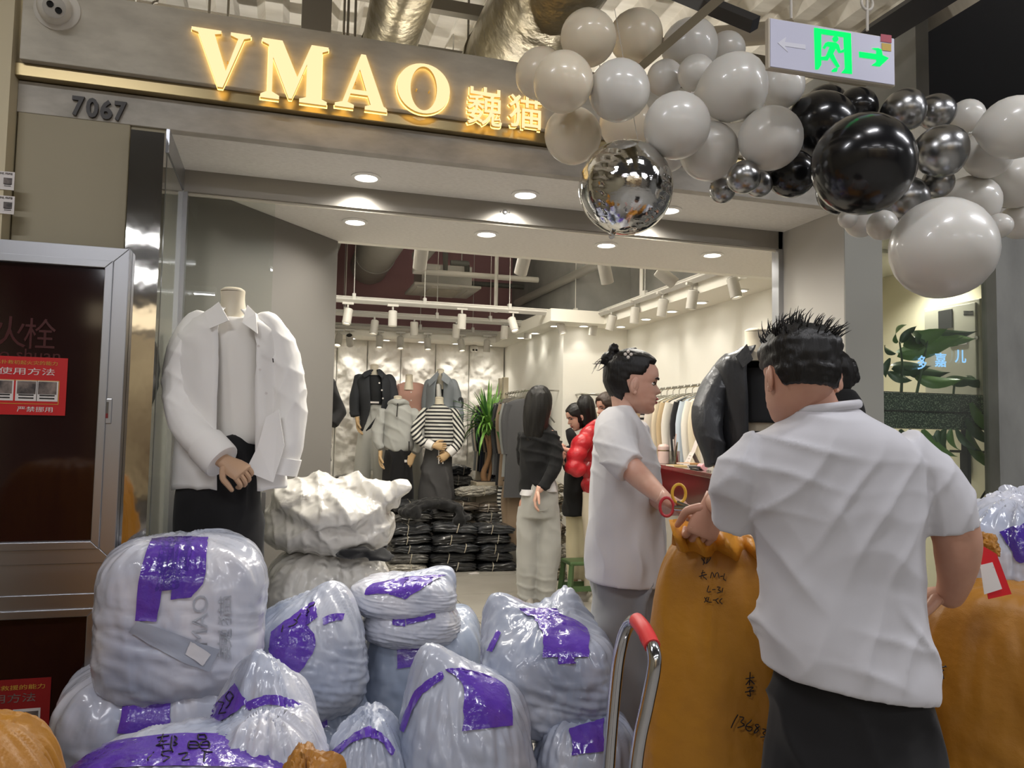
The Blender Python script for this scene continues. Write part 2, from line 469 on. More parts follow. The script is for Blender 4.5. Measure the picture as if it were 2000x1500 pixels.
# upper walls over the soffit
struct(MB().bx(-.1, 2.8, 9.45, 9.6, SOF2, 3.9), 'wall_upper_back', m_mauve)
struct(MB().bx(2.76, 2.86, 7.3, 9.5, SOF2 + .12, 3.9), 'wall_upper_rear', m_darkwall)
struct(MB().bx(2.76, 3.45, 7.2, 7.3, SOF2 + .12, 3.9), 'wall_upper_jog', m_darkwall)
struct(MB().bx(3.36, 3.45, 3.46, 7.3, SOF2 + .12, 3.9), 'wall_upper_right', m_darkwall)
# corrugated deck over everything
dk = MB()
prof = []
x = -3.4
while x < 3.4:
    prof += [(x, 0), (x + .10, 0), (x + .14, .07), (x + .24, .07), (x + .28, 0)]; x += .28
vs_, fs_ = [], []
for i, (x, z) in enumerate(prof):
    vs_ += [V((x, 1.2, 3.75 + z)), V((x, 9.7, 3.75 + z))]
    if i: fs_.append((2 * i - 2, 2 * i, 2 * i + 1, 2 * i - 1))
dk.add(vs_, fs_)
struct(dk, 'ceiling_deck', m_deck)
struct(MB().bx(-3.5, 6.5, -6, 9.7, 3.9, 4.0), 'ceiling', m_dark)
struct(MB().bx(-3.6, -3.5, -6, 9.7, 0, 4.0), 'wall_corridor_left', m_beige)
struct(MB().bx(6.5, 6.6, -6, 9.7, 0, 4.0), 'wall_corridor_right', m_darkwall)
struct(MB().bx(-3.5, 6.5, -6.1, -6, 0, 4.0), 'wall_corridor_opposite', mat('opposite_wall', '8a8378', .6, var=('4a4642', .8)))
struct(MB().bx(3.45, 6.5, 4.6, 4.7, 0, 4.0), 'wall_next_shop', m_marble)
# steel beams and purlins of the mall roof
m_beam = mat('roof_beam_paint', '7f786c', .6)
def bar(name, a, b, r, m, label, cat, n=8, group=None):
    return tag(MB().cyl(a, b, r, n=n).build(name, m), label, cat, group)
for i, y in enumerate((3.75, 4.35, 5.0)):
    tag(MB().bx(-1.6, 3.3, y, y + .05, 3.45 + .05 * i, 3.51 + .05 * i).build('roof_purlin', m_beam), 'painted steel purlin under the ceiling deck, %s from the signboard' % ('nearest', 'second', 'third')[i], 'beam', 'roof purlins over the signboard')
tag(MB().bx(.02, .14, 3.25, 3.5, 2.875, 3.75).build('roof_post', m_beam), 'upright steel post rising behind the lit sign letters', 'beam')
# rods and conduits up there
k = 0
for px_, y_ in ((205, 3.5), (408, 3.7), (445, 3.7), (680, 3.6), (672, 3.6), (694, 3.6), (812, 4.0), (915, 3.9)):
    q = P(px_, 40, Y=y_)
    tag(MB().cyl((q.x, y_, 2.88), (q.x, y_, 3.76), .006, n=6).build('hanger_rod', m_beam), 'thin hanger rod behind the signboard, %s from the left wall' % ('first', 'second', 'third', 'fifth', 'fourth', 'sixth', 'seventh', 'eighth')[k], 'rod', 'hanger rods over the signboard'); k += 1
tag(MB().tube([P(240, 5, Y=3.4), P(265, 20, Y=3.4), P(285, 15, Y=3.4), P(300, 5, Y=3.4), P(312, -30, Y=3.4), V((P(312, -30, Y=3.4).x, 3.4, 3.76))], .006, 8, 4).build('loose_cable', m_beam), 'loose looped cable above the signboard near the camera', 'cable')
# round ducts running into the shop
m_duct = mat('duct_foil_bronze', '8f8468', .32, .75, bump=(5, .5, .05, (1, 1, 1)), var=('6a6250', 3))
m_duct2 = mat('duct_grey', 'a5a39c', .5, .4, bump=(4, .25, .04, (1, 1, 1)))
def duct(x, z, r, y0, y1, m, label):
    t = thing('air_duct', label, 'duct', (x, y0, z - r))
    d = MB()
    ys_ = [y0 + (y1 - y0) * i / 40 for i in range(41)]
    rr_ = [[V((x + math.cos(a) * r * (1 + .02 * noise.noise(V((math.cos(a) * 2, y * 3, math.sin(a) * 2)))), y, z + math.sin(a) * r * (1 + .03 * noise.noise(V((math.cos(a) * 2, y * 3, 4)))))) for a in (2 * math.pi * j / 28 for j in range(28))] for y in ys_]
    d.rings(rr_); d.build('duct_skin', m, t, 60)
    yy = y0 + .9
    while yy < y1:
        MB().cyl((x, yy, z), (x, yy + .03, z), r * 1.03, n=28).build('joint_band', m, t); yy += 1.25
    return t
duct(.42, 3.14, .125, .2, 4.4, m_duct, 'narrow bronze foil duct above the lit letter A')
duct(1.0, 3.16, .21, .2, 4.4, m_duct, 'wide bronze foil duct beside the cream balloons')
duct(.93, 3.28, .22, 5.2, 9.3, m_duct2, 'fat grey duct under the shop ceiling')
duct(.30, 3.2, .20, 5.2, 9.3, m_duct2, 'grey duct next to the grey wall edge inside')
duct(1.36, 3.2, .09, 5.4, 8.2, m_duct2, 'slim grey duct left of the ceiling air conditioner')
# corridor lamps: housings of the lights at the top of the script
for i, (x, y, z) in enumerate(CORRIDOR_LAMPS):
    t = thing('linear_lamp', ('%s linear lamp from the left in the %s row of the corridor ceiling' % (('first', 'second', 'third', 'fourth', 'first', 'second', 'third', 'lone', 'first', 'second', 'third')[i], ('nearer', 'farther', 'right hand', 'overhead')[(0, 0, 0, 0, 1, 1, 1, 2, 3, 3, 3)[i]])), 'lamp', (x, y, z), 'corridor ceiling lamps')
    MB().bx(x - .62, x + .62, y - .08, y + .08, z - .02, z + .06).build('housing', m_alu, t, 0)
    MB().bx(x - .60, x + .60, y - .06, y + .06, z - .032, z - .02).build('diffuser', emis('lamp_diffuser', 'f4f7ff', 3.0), t, 0)
    for s in (-.5, .5):
        MB().cyl((x + s, y, z + .06), (x + s, y, 3.9), .004, n=6).build('wire', m_beam, t)
# --- shop light fittings
m_lit = emis('downlight_disc', 'fffaf0', 9)
m_ring = mat('downlight_ring', 'f3f1ec', .4)
WARM = (1.0, .95, .86)
def downlight(x, y, z, r, label, group, power, ang=120, tgt=None):
    t = thing('downlight', label, 'downlight', (x, y, z), group)
    MB().lathe([(r * .82, -.001), (r * 1.12, -.001), (r * 1.12, -.006), (r * .86, -.010), (r * .82, -.006)], (x, y, z), n=24, cap=False).build('ring', m_ring, t)
    MB().lathe([(.0005, -.003), (r * .82, -.003), (r * .82, -.0035), (.0005, -.0035)], (x, y, z), n=24).build('lens', m_lit, t)
    spot('downlight_light', (x, y, z - .02), tgt or (x, y, 0), power, WARM, ang, .7, r * .7)
ORD = ('first', 'second', 'third', 'fourth', 'fifth', 'sixth', 'seventh', 'eighth', 'ninth', 'tenth')
for i, x in enumerate((.317, 1.049, 1.788)):
    downlight(x, 3.40, SOF, .058, ORD[i] + ' round downlight from the left in the outer entrance soffit', 'entrance downlights', 34, 165)
for i, x in enumerate((.325, 1.022, 1.72, 2.395)):
    downlight(x, 4.01, SOF2, .058, ORD[i] + ' round downlight from the left in the soffit inside the glass line', 'inner soffit downlights', 20, 160)
for i, y in enumerate((7.03, 6.475, 5.98, 5.489, 4.926)):
    downlight(3.18, y, SOF2, .05, ORD[i] + ' downlight from the rear along the right shop wall', 'wall-washing downlights on the right', 2.2, 95)
for i, (x, y) in enumerate(((2.565, 7.25), (2.83, 7.14), (2.56, 7.86), (2.54, 8.31))):
    downlight(x, y, SOF2, .05, ('downlight in the corner where the right wall jogs', 'downlight just above the facing jog wall', 'middle downlight above the rear clothes rail', 'rearmost downlight above the rear clothes rail')[i], 'wall-washing downlights at the rear', 2.6, 95)
for i, x in enumerate((.3, .75, 1.15, 1.57, 1.99, 2.4)):
    downlight(x, 9.2, SOF2, .05, ORD[i] + ' downlight from the left above the stone relief wall', 'stone wall downlights', 9, 100)
downlight(3.62, 3.75, 2.42, .045, 'downlight over the electric cabinet behind the window', 'niche downlight', 30, 140)
# general light of the shop interior: added lamps, kept out of view by the inner soffit
for i, (x, y) in enumerate(((.6, 5.1), (2.0, 5.1), (.6, 6.35), (2.0, 6.35))):
    t = thing('linear_lamp', 'slim linear lamp hung high in the %s of the shop' % ('front left', 'front right', 'rear left', 'rear right')[i], 'lamp', (x, y, 2.90), 'linear lamps in the shop')
    MB().bx(x - .4, x + .4, y - .03, y + .03, 2.92, 2.96).build('housing', m_ring, t, 0)
    for s in ((-.3, .3) if x > 1 else (0,)): MB().cyl((x + s, y, 2.96), (x + s, y, 3.8), .003, n=6).build('wire', m_ring, t)
    area('shop_lamp_light', (x, y, 2.915), .8, 13, WARM, sy=.06)

# unseen uplights, added to brighten the deck and the shop ceiling
for i, (x, y, z) in enumerate(((-.3, 3.75, 2.62), (.95, 3.75, 2.62), (1.95, 5.75, 2.93))):
    t = thing('led_tube', 'LED tube lighting the corrugated deck, %s' % ('left, behind the signboard', 'right, behind the signboard', 'hung over the shop middle')[i], 'lamp', (x, y, z), 'LED tubes washing the deck')
    MB().bx(x - .5, x + .5, y - .02, y + .02, z - .03, z - .005).build('housing', m_ring, t, 0)
    MB().bx(x - .5, x + .5, y - .012, y + .012, z - .005, z).build('diffuser', emis('lamp_diffuser', 'f4f7ff', 3.0), t, 0)
    for s in (-.4, .4): MB().cyl((x + s, y, z - .005), (x + s, y, 3.78), .003, n=6).build('wire', m_ring, t)
    area('led_tube_light', (x, y, z + .01), 1.0, (13, 10, 44)[i], (1.0, .95, .86), rot=(math.pi, 0, 0), sy=.03)
# shopfront across the corridor, seen only in reflections; its glowing panel is added for them
struct(MB().bx(-2.6, 2.4, -5.98, -5.95, .4, 2.6), 'wall_opposite_shopfront', mat('opposite_cream', 'c9b48c', .5, var=('6a5038', .9)))
struct(MB().bx(-2.6, 2.4, -5.95, -5.9, 2.7, 3.0), 'wall_opposite_sign', emis('opposite_sign', 'ffe9c4', 1.6))
# ================================================================== SIGN, CABINET, BALLOONS, LIGHT FITTINGS
# --- lit shop sign
m_letter = emis('letter_face', 'ffe2aa', 1.05)
m_lside = mat('letter_side', 'b8944a', .4, .6, emit='ffc860', es=.25)
m_halo = emis('letter_halo', 'ffce72', 3)
sg = thing('shop_sign', 'warm lit raised letters VMAO with two Chinese characters on the grey signboard', 'sign', (.3, 3.02, 2.58))
G_V = [[(0, 1), (.50, 1), (.50, .945), (.39, .92), (.60, .30), (.79, .90), (.66, .945), (.66, 1), (1, 1), (1, .945), (.89, .91), (.56, 0), (.47, 0), (.11, .92), (0, .945)]]
G_M = [[(0, 1), (.30, 1), (.54, .42), (.74, 1), (1, 1), (1, .94), (.91, .90), (.91, .10), (1, .06), (1, 0), (.58, 0), (.58, .06), (.68, .10), (.68, .66), (.47, .04), (.42, .04), (.17, .70), (.17, .12), (.28, .06), (.28, 0), (0, 0), (0, .06), (.10, .12), (.10, .90), (0, .94)]]
G_A = [[(0, 0), (.36, 0), (.36, .06), (.24, .10), (.29, .26), (.62, .26), (.68, .10), (.57, .06), (.57, 0), (1, 0), (1, .06), (.93, .10), (.56, 1), (.47, 1), (.14, .10), (0, .06)], [(.32, .34), (.59, .34), (.455, .72)]]
circ = lambda cx, cy, rx, ry, n=40: [(cx + rx * math.cos(2 * math.pi * i / n), cy + ry * math.sin(2 * math.pi * i / n)) for i in range(n)]
G_O = [circ(.5, .5, .5, .5), circ(.5, .5, .25, .44)[::-1]]
YS = 3.005
def sign_letter(px0, py0, px1, py1, polys=None, text=None, off=0):
    x0, x1 = P(px0, (py0 + py1) / 2, Y=YS).x, P(px1, (py0 + py1) / 2, Y=YS).x
    z1, z0 = P((px0 + px1) / 2, py0, Y=YS).z, P((px0 + px1) / 2, py1, Y=YS).z
    c = V(((x0 + x1) / 2, YS, (z0 + z1) / 2)); fit = (x1 - x0, z1 - z0)
    d = curve_mesh(polys, text, .009, offset=off)
    o = lettering(MB(), d, c, AX, AZ, FRONT, fit).build('letter', [m_letter, m_lside], sg, 0)
    d2 = curve_mesh(polys, text, .001, offset=off)
    lettering(MB(), d2, c + V((0, .013, 0)), AX, AZ, FRONT, (fit[0] + .006, fit[1] + .006)).build('halo_backing', [m_halo, m_halo], o, 0)
    b = MB()
    for s in (-.3, .3):
        b.cyl((c.x + s * fit[0] * .4, YS + .005, c.z), (c.x + s * fit[0] * .4, 3.035, c.z), .003, n=6)
    b.build('standoff', m_lside, o)
sign_letter(372, 62, 488, 172, G_V)
sign_letter(510, 85, 640, 200, G_M)
sign_letter(655, 108, 757, 215, G_A)
sign_letter(775, 126, 878, 223, G_O)
sign_letter(912, 172, 980, 246, text='巍', off=.006)
sign_letter(993, 187, 1058, 252, text='猫', off=.006)
# --- door number
dn = thing('door_number', 'dark grey metal door number 7067 on the fascia', 'number', (-.68, 3.09, 2.44))
m_num = mat('number_metal', '2f2b28', .45, .2)
for i, ch in enumerate('7067'):
    a = 141 + i * 27.5
    c = P(a + 12, 208 + i * 3.4, Y=3.092)
    lettering(MB(), curve_mesh(text=ch, extrude=.006, offset=.03), c, AX, AZ, FRONT, (.040, .073)).build('digit', [m_num, m_num], dn, 0)
# --- dome camera
m_plastic = mat('white_plastic', 'dcd8cf', .35)
m_lens = mat('black_lens', '0c0c0e', .08)
c = P(106, 14, Y=2.99)
sc_ = thing('security_camera', 'white dome security camera at the top left of the signboard', 'camera', c + V((0, .05, 0)))
d_ = (CAM - c).normalized()
MB().lathe([(.075, 0), (.075, .012), (.062, .022), (.05, .024)], c + V((0, .045, .01)), (0, -1, 0)).build('base', m_plastic, sc_)
MB().ell(c, (.055, .055, .058)).build('ball', m_plastic, sc_)
f_ = MB().lathe([(.001, .05), (.036, .048), (.036, .055), (.03, .058), (.001, .058)], c, d_).build('face_disc', mat('grey_plastic', 'b9b5ac', .4), sc_)
u_ = d_.cross(AZ).normalized(); w_ = u_.cross(d_)
for s in (-1, 1):
    MB().lathe([(.011, .056), (.011, .061), (.001, .062)], c + (u_ * .013 + w_ * .007) * s * -1, d_, 14).build('lens', m_lens, f_)
# --- fire hydrant cabinet at the left edge
YC = 2.98
fc = thing('fire_cabinet', 'fire hydrant cabinet with aluminium frame and dark maroon glass at the left edge', 'cabinet', (-.95, YC, 0))
m_maroon = mat('maroon_glass', '24100f', .07, coat=.5)
xR, xL, zT = P(255, 489, Y=YC).x, -1.36, P(120, 477, Y=YC).z
zm1, zm0 = P(190, 1096, Y=YC).z, P(190, 1160, Y=YC).z
FW = .075
def mitre(x0, x1, z0, z1, w, y0, y1):
    O = [(x0, z0), (x1, z0), (x1, z1), (x0, z1)]; I = [(x0 + w, z0 + w), (x1 - w, z0 + w), (x1 - w, z1 - w), (x0 + w, z1 - w)]
    out = []
    for i in range(4):
        j = (i + 1) % 4
        b = MB().prism([O[i], O[j], I[j], I[i]], (0, y1, 0), AX, AZ, FRONT, y1 - y0)
        # raised inner lip
        k = .35
        L = [(I[q][0] + (O[q][0] - I[q][0]) * k, I[q][1] + (O[q][1] - I[q][1]) * k) for q in (i, j)]
        b.prism([L[0], L[1], I[j], I[i]], (0, y0 + .001, 0), AX, AZ, FRONT, .010)
        out.append(b)
    return out
MB().bx(xL, xR, YC + .005, 3.018, 0.02, zT).build('carcass', m_alu, fc, 0)
for z0, z1, zb in ((zm1 - .005, zT, 0), (.06, zm0 + .005, 1)):
    dr = MB().bx(xL + FW, xR - FW, YC - .002, YC + .004, z0 + FW * .6, z1 - FW * .9).build('glass_panel', m_maroon, fc, 0)
    for b in mitre(xL, xR, z0, z1, FW, YC - .012, YC + .005): b.build('frame_rail', m_alu, fc, 0, bevel=.002)
MB().bx(xL, xR, YC - .006, YC + .005, zm0 + .005, zm1 - .005).build('middle_rail', m_alu, fc, 0)
hc = P(207, 803, Y=YC - .014)
hh = MB().box(hc, (.036, .006, .086)).build('handle_plate', m_alu, fc, 0, bevel=.002)
MB().box(hc + V((0, -.003, .006)), (.016, .003, .052)).build('handle_slot', mat('slot_grey', '6d6b66', .3, .6), hh, 0)
MB().box(hc + V((0, -.004, -.016)), (.016, .003, .016)).build('lock_mark', mat('lock_red', '7c2626', .4), hh, 0)
m_dred = mat('dark_red_print', '431012', .3)
for ch, q, s in (('火', (20, 648), .105), ('栓', (78, 652), .105)):
    lettering(MB(), curve_mesh(text=ch, extrude=.0005), P(q[0], q[1], Y=YC - .0035), AX, AZ, FRONT, (s * .9, s)).build('painted_character', [m_dred, m_dred], fc, 0)
lettering(MB(), curve_mesh(text='huo shuan', extrude=.0005), P(40, 692, Y=YC - .0035), AX, AZ, FRONT, (.24, .04)).build('painted_pinyin', [m_dred, m_dred], fc, 0)
m_red = mat('poster_red', 'c22326', .35); m_gold = mat('poster_gold', 'c79a3e', .5); m_wht = mat('poster_white', 'dcd6d2', .5); m_pic = mat('poster_picture', '8f8078', .5, var=('3f3a3a', 25)); m_ink = mat('print_black', '1a1718', .5)
def poster(px0, py0, px1, py1, lines, pics, label, m, yy):
    a, b = P(px0, py0, Y=yy), P(px1, py1, Y=yy)
    x0, x1, z0, z1 = a.x, b.x, b.z, a.z
    t = thing('notice_poster', label, 'poster', ((x0 + x1) / 2, yy, z0))
    MB().bx(x0, x1, yy - .001, yy + .002, z0, z1).build('sheet', m, t, 0)
    W, H = x1 - x0, z1 - z0
    for txt, u, v, w, h, mm in lines:
        lettering(MB(), curve_mesh(text=txt, extrude=.0004), (x0 + W * u, yy - .002, z0 + H * v), AX, AZ, FRONT, (W * w, H * h)).build('printed_text', [mm, mm], t, 0)
    for u, v, w, h in pics:
        p_ = MB().box((x0 + W * u, yy - .0015, z0 + H * v), (W * w, .001, H * h)).build('picture_card', m_wht, t, 0)
        MB().box((x0 + W * u, yy - .0025, z0 + H * (v + .05)), (W * w * .86, .001, H * h * .6)).build('picture', m_pic, p_, 0)
        for q in (-.22, -.36): MB().box((x0 + W * u, yy - .0025, z0 + H * (v + h * q)), (W * w * .7, .001, H * h * .06)).build('caption_line', m_ink, p_, 0)
    return t
yp = YC - .006
po = poster(-120, 690, 127, 812, [('普及救援知识提高扑救初起火灾的能力', .5, .90, .84, .07, m_gold), ('使用方法', .68, .75, .44, .12, m_wht), ('火警119', .37, .10, .22, .08, m_wht), ('严禁挪用', .76, .10, .28, .09, m_wht)],
       [(.50, .42, .17, .36), (.685, .42, .17, .36), (.85, .42, .17, .36)], 'red fire hydrant notice with three pictures on the upper maroon glass', m_red, yp)
yg = yp
a, b = P(-100, 738, Y=yg - .002), P(114, 790, Y=yg - .002)
fr = MB()
for z in (a.z, b.z): fr.bx(a.x, b.x, yg - .0022, yg - .0012, z - .001, z + .001)
fr.bx(b.x - .002, b.x, yg - .0022, yg - .0012, b.z, a.z); fr.build('gold_border', m_gold, po, 0)
poster(-130, 1337, 92, 1480, [('提高消防救援的能力', .6, .90, .7, .06, m_gold), ('使用方法', .62, .77, .5, .11, m_pic), ('严禁挪用', .76, .12, .28, .09, m_wht)], [(.52, .42, .2, .42), (.80, .42, .24, .42)], 'dim red notice low on the lower maroon glass', mat('poster_red_dim', '8f1f20', .4), yp)
for i, (p0, p1, lb) in enumerate(((328, 372, 'upper small white notice on the cream wall edge'), (376, 419, 'lower small white notice on the cream wall edge'))):
    poster(-60, p0, 27, p1, [('使用说明', .6, .88, .7, .12, m_pic)], [(.55, .42, .3, .6), (.86, .42, .22, .6)], lb, m_wht, 3.017)
# --- exit sign
TL = P(1502, 33, D=2.22); TR = P(1748, 74, Z=TL.z); BL = V((TL.x, TL.y, P(1503, 135, D=2.22).z))
eu = (TR - TL).normalized(); ew = (BL - TL).normalized(); en = ew.cross(eu).normalized()
if en.dot(CAM - TL) < 0: en = -en
def onpl(px_, py_, o, n, off=0):
    d = ray(px_, py_); o = V(o) + n * off
    return CAM + d * ((o - CAM).dot(n) / d.dot(n))
ex = thing('exit_sign', 'hanging emergency exit sign with green running figure and right arrow', 'sign', (TL + TR) / 2)
W_, H_ = (TR - TL).length, (BL - TL).length
b = MB().prism([(0, 0), (W_, 0), (W_, H_), (0, H_)], TL - en * .022, eu, ew, en, .02).build('housing', mat('exit_housing', 'c8bfae', .4), ex, 0, bevel=.003)
MB().prism([(.004, .004), (W_ - .004, .004), (W_ - .004, H_ - .004), (.004, H_ - .004)], TL - en * .002, eu, ew, en, .003).build('face_plate', mat('exit_face', 'b9b9c8', .3, emit='a9abc8', es=.12), ex, 0)
m_green = emis('exit_green', '12ff6a', 1.15)
def zp(l): return [(1300 + x * .35, y * .35) for x, y in l]
def inkpoly(name, pts, m, off=.0012, h=.001):
    q = [onpl(x, y, TL, en, off) for x, y in pts]
    pl_ = [((p - TL).dot(eu), (p - TL).dot(ew)) for p in q]
    MB().prism(pl_, TL + en * off, eu, ew, en, h).build(name, m, ex, 0)
inkpoly('door_top', zp([(828, 155), (1033, 186), (1034, 214), (828, 184)]), m_green)
inkpoly('door_left', zp([(828, 184), (868, 190), (868, 362), (852, 388), (834, 388)]), m_green)
inkpoly('door_right', zp([(992, 208), (1034, 214), (1040, 413), (980, 407), (1000, 382)]), m_green)
inkpoly('figure_head', zp([(947 + 17 * math.cos(t), 218 + 17 * math.sin(t)) for t in (i * math.pi / 8 for i in range(16))]), m_green)
inkpoly('figure_body', zp([(905, 233), (950, 238), (966, 250), (976, 283), (994, 275), (994, 292), (965, 297), (950, 270), (935, 300), (945, 322), (972, 372), (955, 378), (925, 335), (915, 318), (905, 338), (862, 335), (858, 318), (893, 315), (915, 262), (900, 258), (888, 275), (875, 268), (890, 240)]), m_green)
inkpoly('figure_foot', zp([(925, 395), (940, 380), (962, 378), (955, 400), (930, 402)]), m_green)
inkpoly('arrow', zp([(1078, 288), (1175, 302), (1175, 282), (1148, 270), (1185, 268), (1205, 278), (1210, 308), (1245, 325), (1195, 372), (1148, 365), (1175, 345), (1175, 332), (1080, 320)]), m_green)
inkpoly('unlit_arrow', zp([(625, 240), (672, 206), (665, 235), (780, 250), (780, 275), (665, 258), (682, 292)]), mat('exit_unlit', 'd2d2dc', .4), .0012)
inkpoly('red_sticker', zp([(1200, 190), (1260, 198), (1260, 240), (1200, 232)]), mat('sticker_red', 'a03a4a', .5), .0018)
inkpoly('yellow_sticker', zp([(1205, 240), (1258, 246), (1258, 287), (1206, 280)]), mat('sticker_yellow', 'b89a3a', .5), .0018)
for px_, py_ in ((1545, 36), (1694, 60)):
    q = onpl(px_, py_, TL, en, -.01)
    MB().cyl(q, (q.x, q.y, 3.88), .004, n=8).build('hanging_wire', mat('cable_white', 'b8b2a8', .5), ex)
q = onpl(1694, 60, TL, en, -.01); q2 = q + V((0, 0, .085))
MB().tube([q2 + V((math.cos(t) * .02, 0, math.sin(t) * .022)) for t in (i * math.pi / 8 for i in range(17))], .004, 8).build('wire_loop', MATS['cable_white'], ex)
# --- balloons
m_bw = mat('balloon_white', 'd6d3cc', .3, sss=.25, coat=.3)
m_bc = mat('balloon_cream', 'e6dac3', .3, sss=.3, coat=.3)
m_bk = mat('balloon_black', '111113', .22, coat=.4)
m_bs = mat('balloon_chrome', 'a4a4a4', .27, 1.0)
BP = [(0.0005, -1.22), (.035, -1.2), (.05, -1.17), (.03, -1.13), (.06, -1.09), (.16, -1.03), (.34, -.94), (.56, -.79), (.76, -.60), (.90, -.38), (.98, -.12), (1.0, .12), (.97, .35), (.88, .58), (.72, .78), (.5, .92), (.26, 1.0), (.0005, 1.03)]
bal_me = {}
def balloon(cx, cy, r, D, m, label, knot=None, sy=1.0):
    c = P(cx, cy, D=D); R = r * D / F
    key = m.name
    if key not in bal_me:
        bal_me[key] = (MB().lathe(BP[4:], n=28).mesh('balloon_skin', m, 180), MB().lathe(BP[:5], n=14).mesh('balloon_knot', m, 180))
    t = thing('balloon', label, 'balloon', c, 'entrance balloon garland')
    kd = V(knot) if knot else (V((random.uniform(-.5, .5), random.uniform(.3, 1), random.uniform(-.2, .8))))
    q = (-kd).to_track_quat('Z', 'Y')
    t.rotation_euler = q.to_euler(); t.scale = (R, R, R * sy)
    for nm, me in zip(('skin', 'knot'), bal_me[key]):
        o = bpy.data.objects.new(nm, me); COL.objects.link(o); o.parent = t
    return t
W = 'white balloon '
BAL = [
    (1147, 72, 54, 2.60, m_bc, 'topmost cream balloon of the garland left end'),
    (1240, 72, 52, 2.82, m_bc, 'dull cream balloon half hidden behind the topmost cream one'),
    (1055, 146, 50, 2.66, m_bc, 'cream balloon at the far left, glowing beside the sign characters'),
    (1098, 163, 58, 2.42, m_bc, 'pinkish white balloon overlapping the glowing leftmost cream one'),
    (1207, 179, 59, 2.46, m_bw, W + 'in the middle of the left cluster under the two top ones'),
    (1117, 263, 55, 2.66, m_bc, 'lowest cream balloon, over the fascia beside the foil ball'),
    (1222, 238, 52, 2.80, m_bc, 'cream balloon behind, just above the foil ball'),
    (1297, 153, 35, 2.72, m_bw, 'small white balloon right of the left cluster'),
    (1345, 92, 54, 2.80, m_bw, 'large white balloon just right of the diagonal rail'),
    (1360, 143, 36, 2.58, m_bw, 'smaller white balloon overlapping the one by the rail'),
    (1418, 98, 36, 2.90, m_bw, 'shaded white balloon high up left of the exit sign'),
    (1430, 172, 66, 2.50, m_bw, 'big round white balloon left of the exit sign'),
    (1525, 168, 44, 2.72, m_bw, W + 'half hidden beneath the exit sign'),
    (1320, 247, 64, 2.42, m_bw, 'big white balloon right above the foil ball'),
    (1384, 297, 57, 2.58, m_bw, W + 'hanging low above the small chrome ones'),
    (1503, 268, 61, 2.46, m_bw, W + 'touching the black cluster on its left'),
    (1305, 300, 34, 2.80, m_bw, W + 'peeking out right of the foil ball'),
    (1410, 371, 25, 2.62, m_bs, 'lowest left of the three small chrome balloons'),
    (1451, 347, 32, 2.44, m_bs, 'front one of the three small chrome balloons'),
    (1481, 358, 27, 2.58, m_bs, 'right one of the three small chrome balloons'),
    (1685, 318, 97, 2.30, m_bk, 'huge glossy black balloon, biggest of the black cluster'),
    (1598, 250, 70, 2.72, m_bk, 'black balloon left of the huge one'),
    (1545, 340, 46, 2.60, m_bk, 'low black balloon beside the small chrome ones'),
    (1672, 210, 40, 2.80, m_bk, 'top right black balloon under the exit sign'),
    (1612, 205, 40, 2.90, m_bk, 'top left black balloon under the exit sign'),
    (1640, 372, 46, 2.80, m_bk, 'black balloon low behind the huge one'),
    (1764, 216, 41, 2.70, m_bs, 'upper left chrome balloon beside the huge black one'),
    (1828, 218, 35, 2.80, m_bs, 'upper right chrome balloon beside the huge black one'),
    (1836, 295, 50, 2.52, m_bs, 'largest chrome balloon right of the huge black one'),
    (1832, 356, 30, 2.66, m_bs, 'small chrome balloon right under the largest chrome one'),
    (1766, 388, 44, 2.62, m_bs, 'chrome balloon below the huge black one'),
    (1888, 228, 33, 2.86, m_bw, 'shaded white balloon right of the upper chrome ones'),
    (1927, 300, 46, 2.62, m_bw, W + 'right of the largest chrome balloon'),
    (1975, 250, 60, 2.52, m_bw, 'large white balloon cut by the right picture edge'),
    (1893, 397, 54, 2.66, m_bw, W + 'above the giant white one'),
    (1980, 352, 52, 2.74, m_bw, 'white balloon at the right edge below the large cut one'),
    (1951, 440, 24, 2.60, m_bw, 'tiny white balloon right of the giant white one'),
    (1988, 432, 34, 2.80, m_bw, 'lower white balloon at the right picture edge'),
    (1840, 480, 97, 2.34, m_bw, 'giant milky white balloon hanging lowest on the right'),
    (1680, 432, 31, 2.66, m_bw, 'small white balloon against the pillar top'),
    (1722, 441, 29, 2.50, m_bw, 'small white balloon beside the giant one'),
    (1655, 428, 18, 2.60, m_bw, 'tiniest white balloon left of the pillar edge'),
]
BAL = [list(a) for a in BAL]
for it in range(60):          # neighbours touch instead of passing through each other: shift along the sight line
    for i in range(len(BAL)):
        for j in range(i):
            a, b = BAL[i], BAL[j]
            pa, pb = P(a[0], a[1], D=a[3]), P(b[0], b[1], D=b[3])
            if (pa - pb).length < .97 * (a[2] * a[3] + b[2] * b[3]) / F:
                n_, f_ = (a, b) if a[3] < b[3] else (b, a)
                n_[3] = max(2.0, n_[3] - .012)
                if P(f_[0], f_[1], D=f_[3]).y + f_[2] * f_[3] / F < 2.98: f_[3] += .012
for a in BAL: balloon(*a)
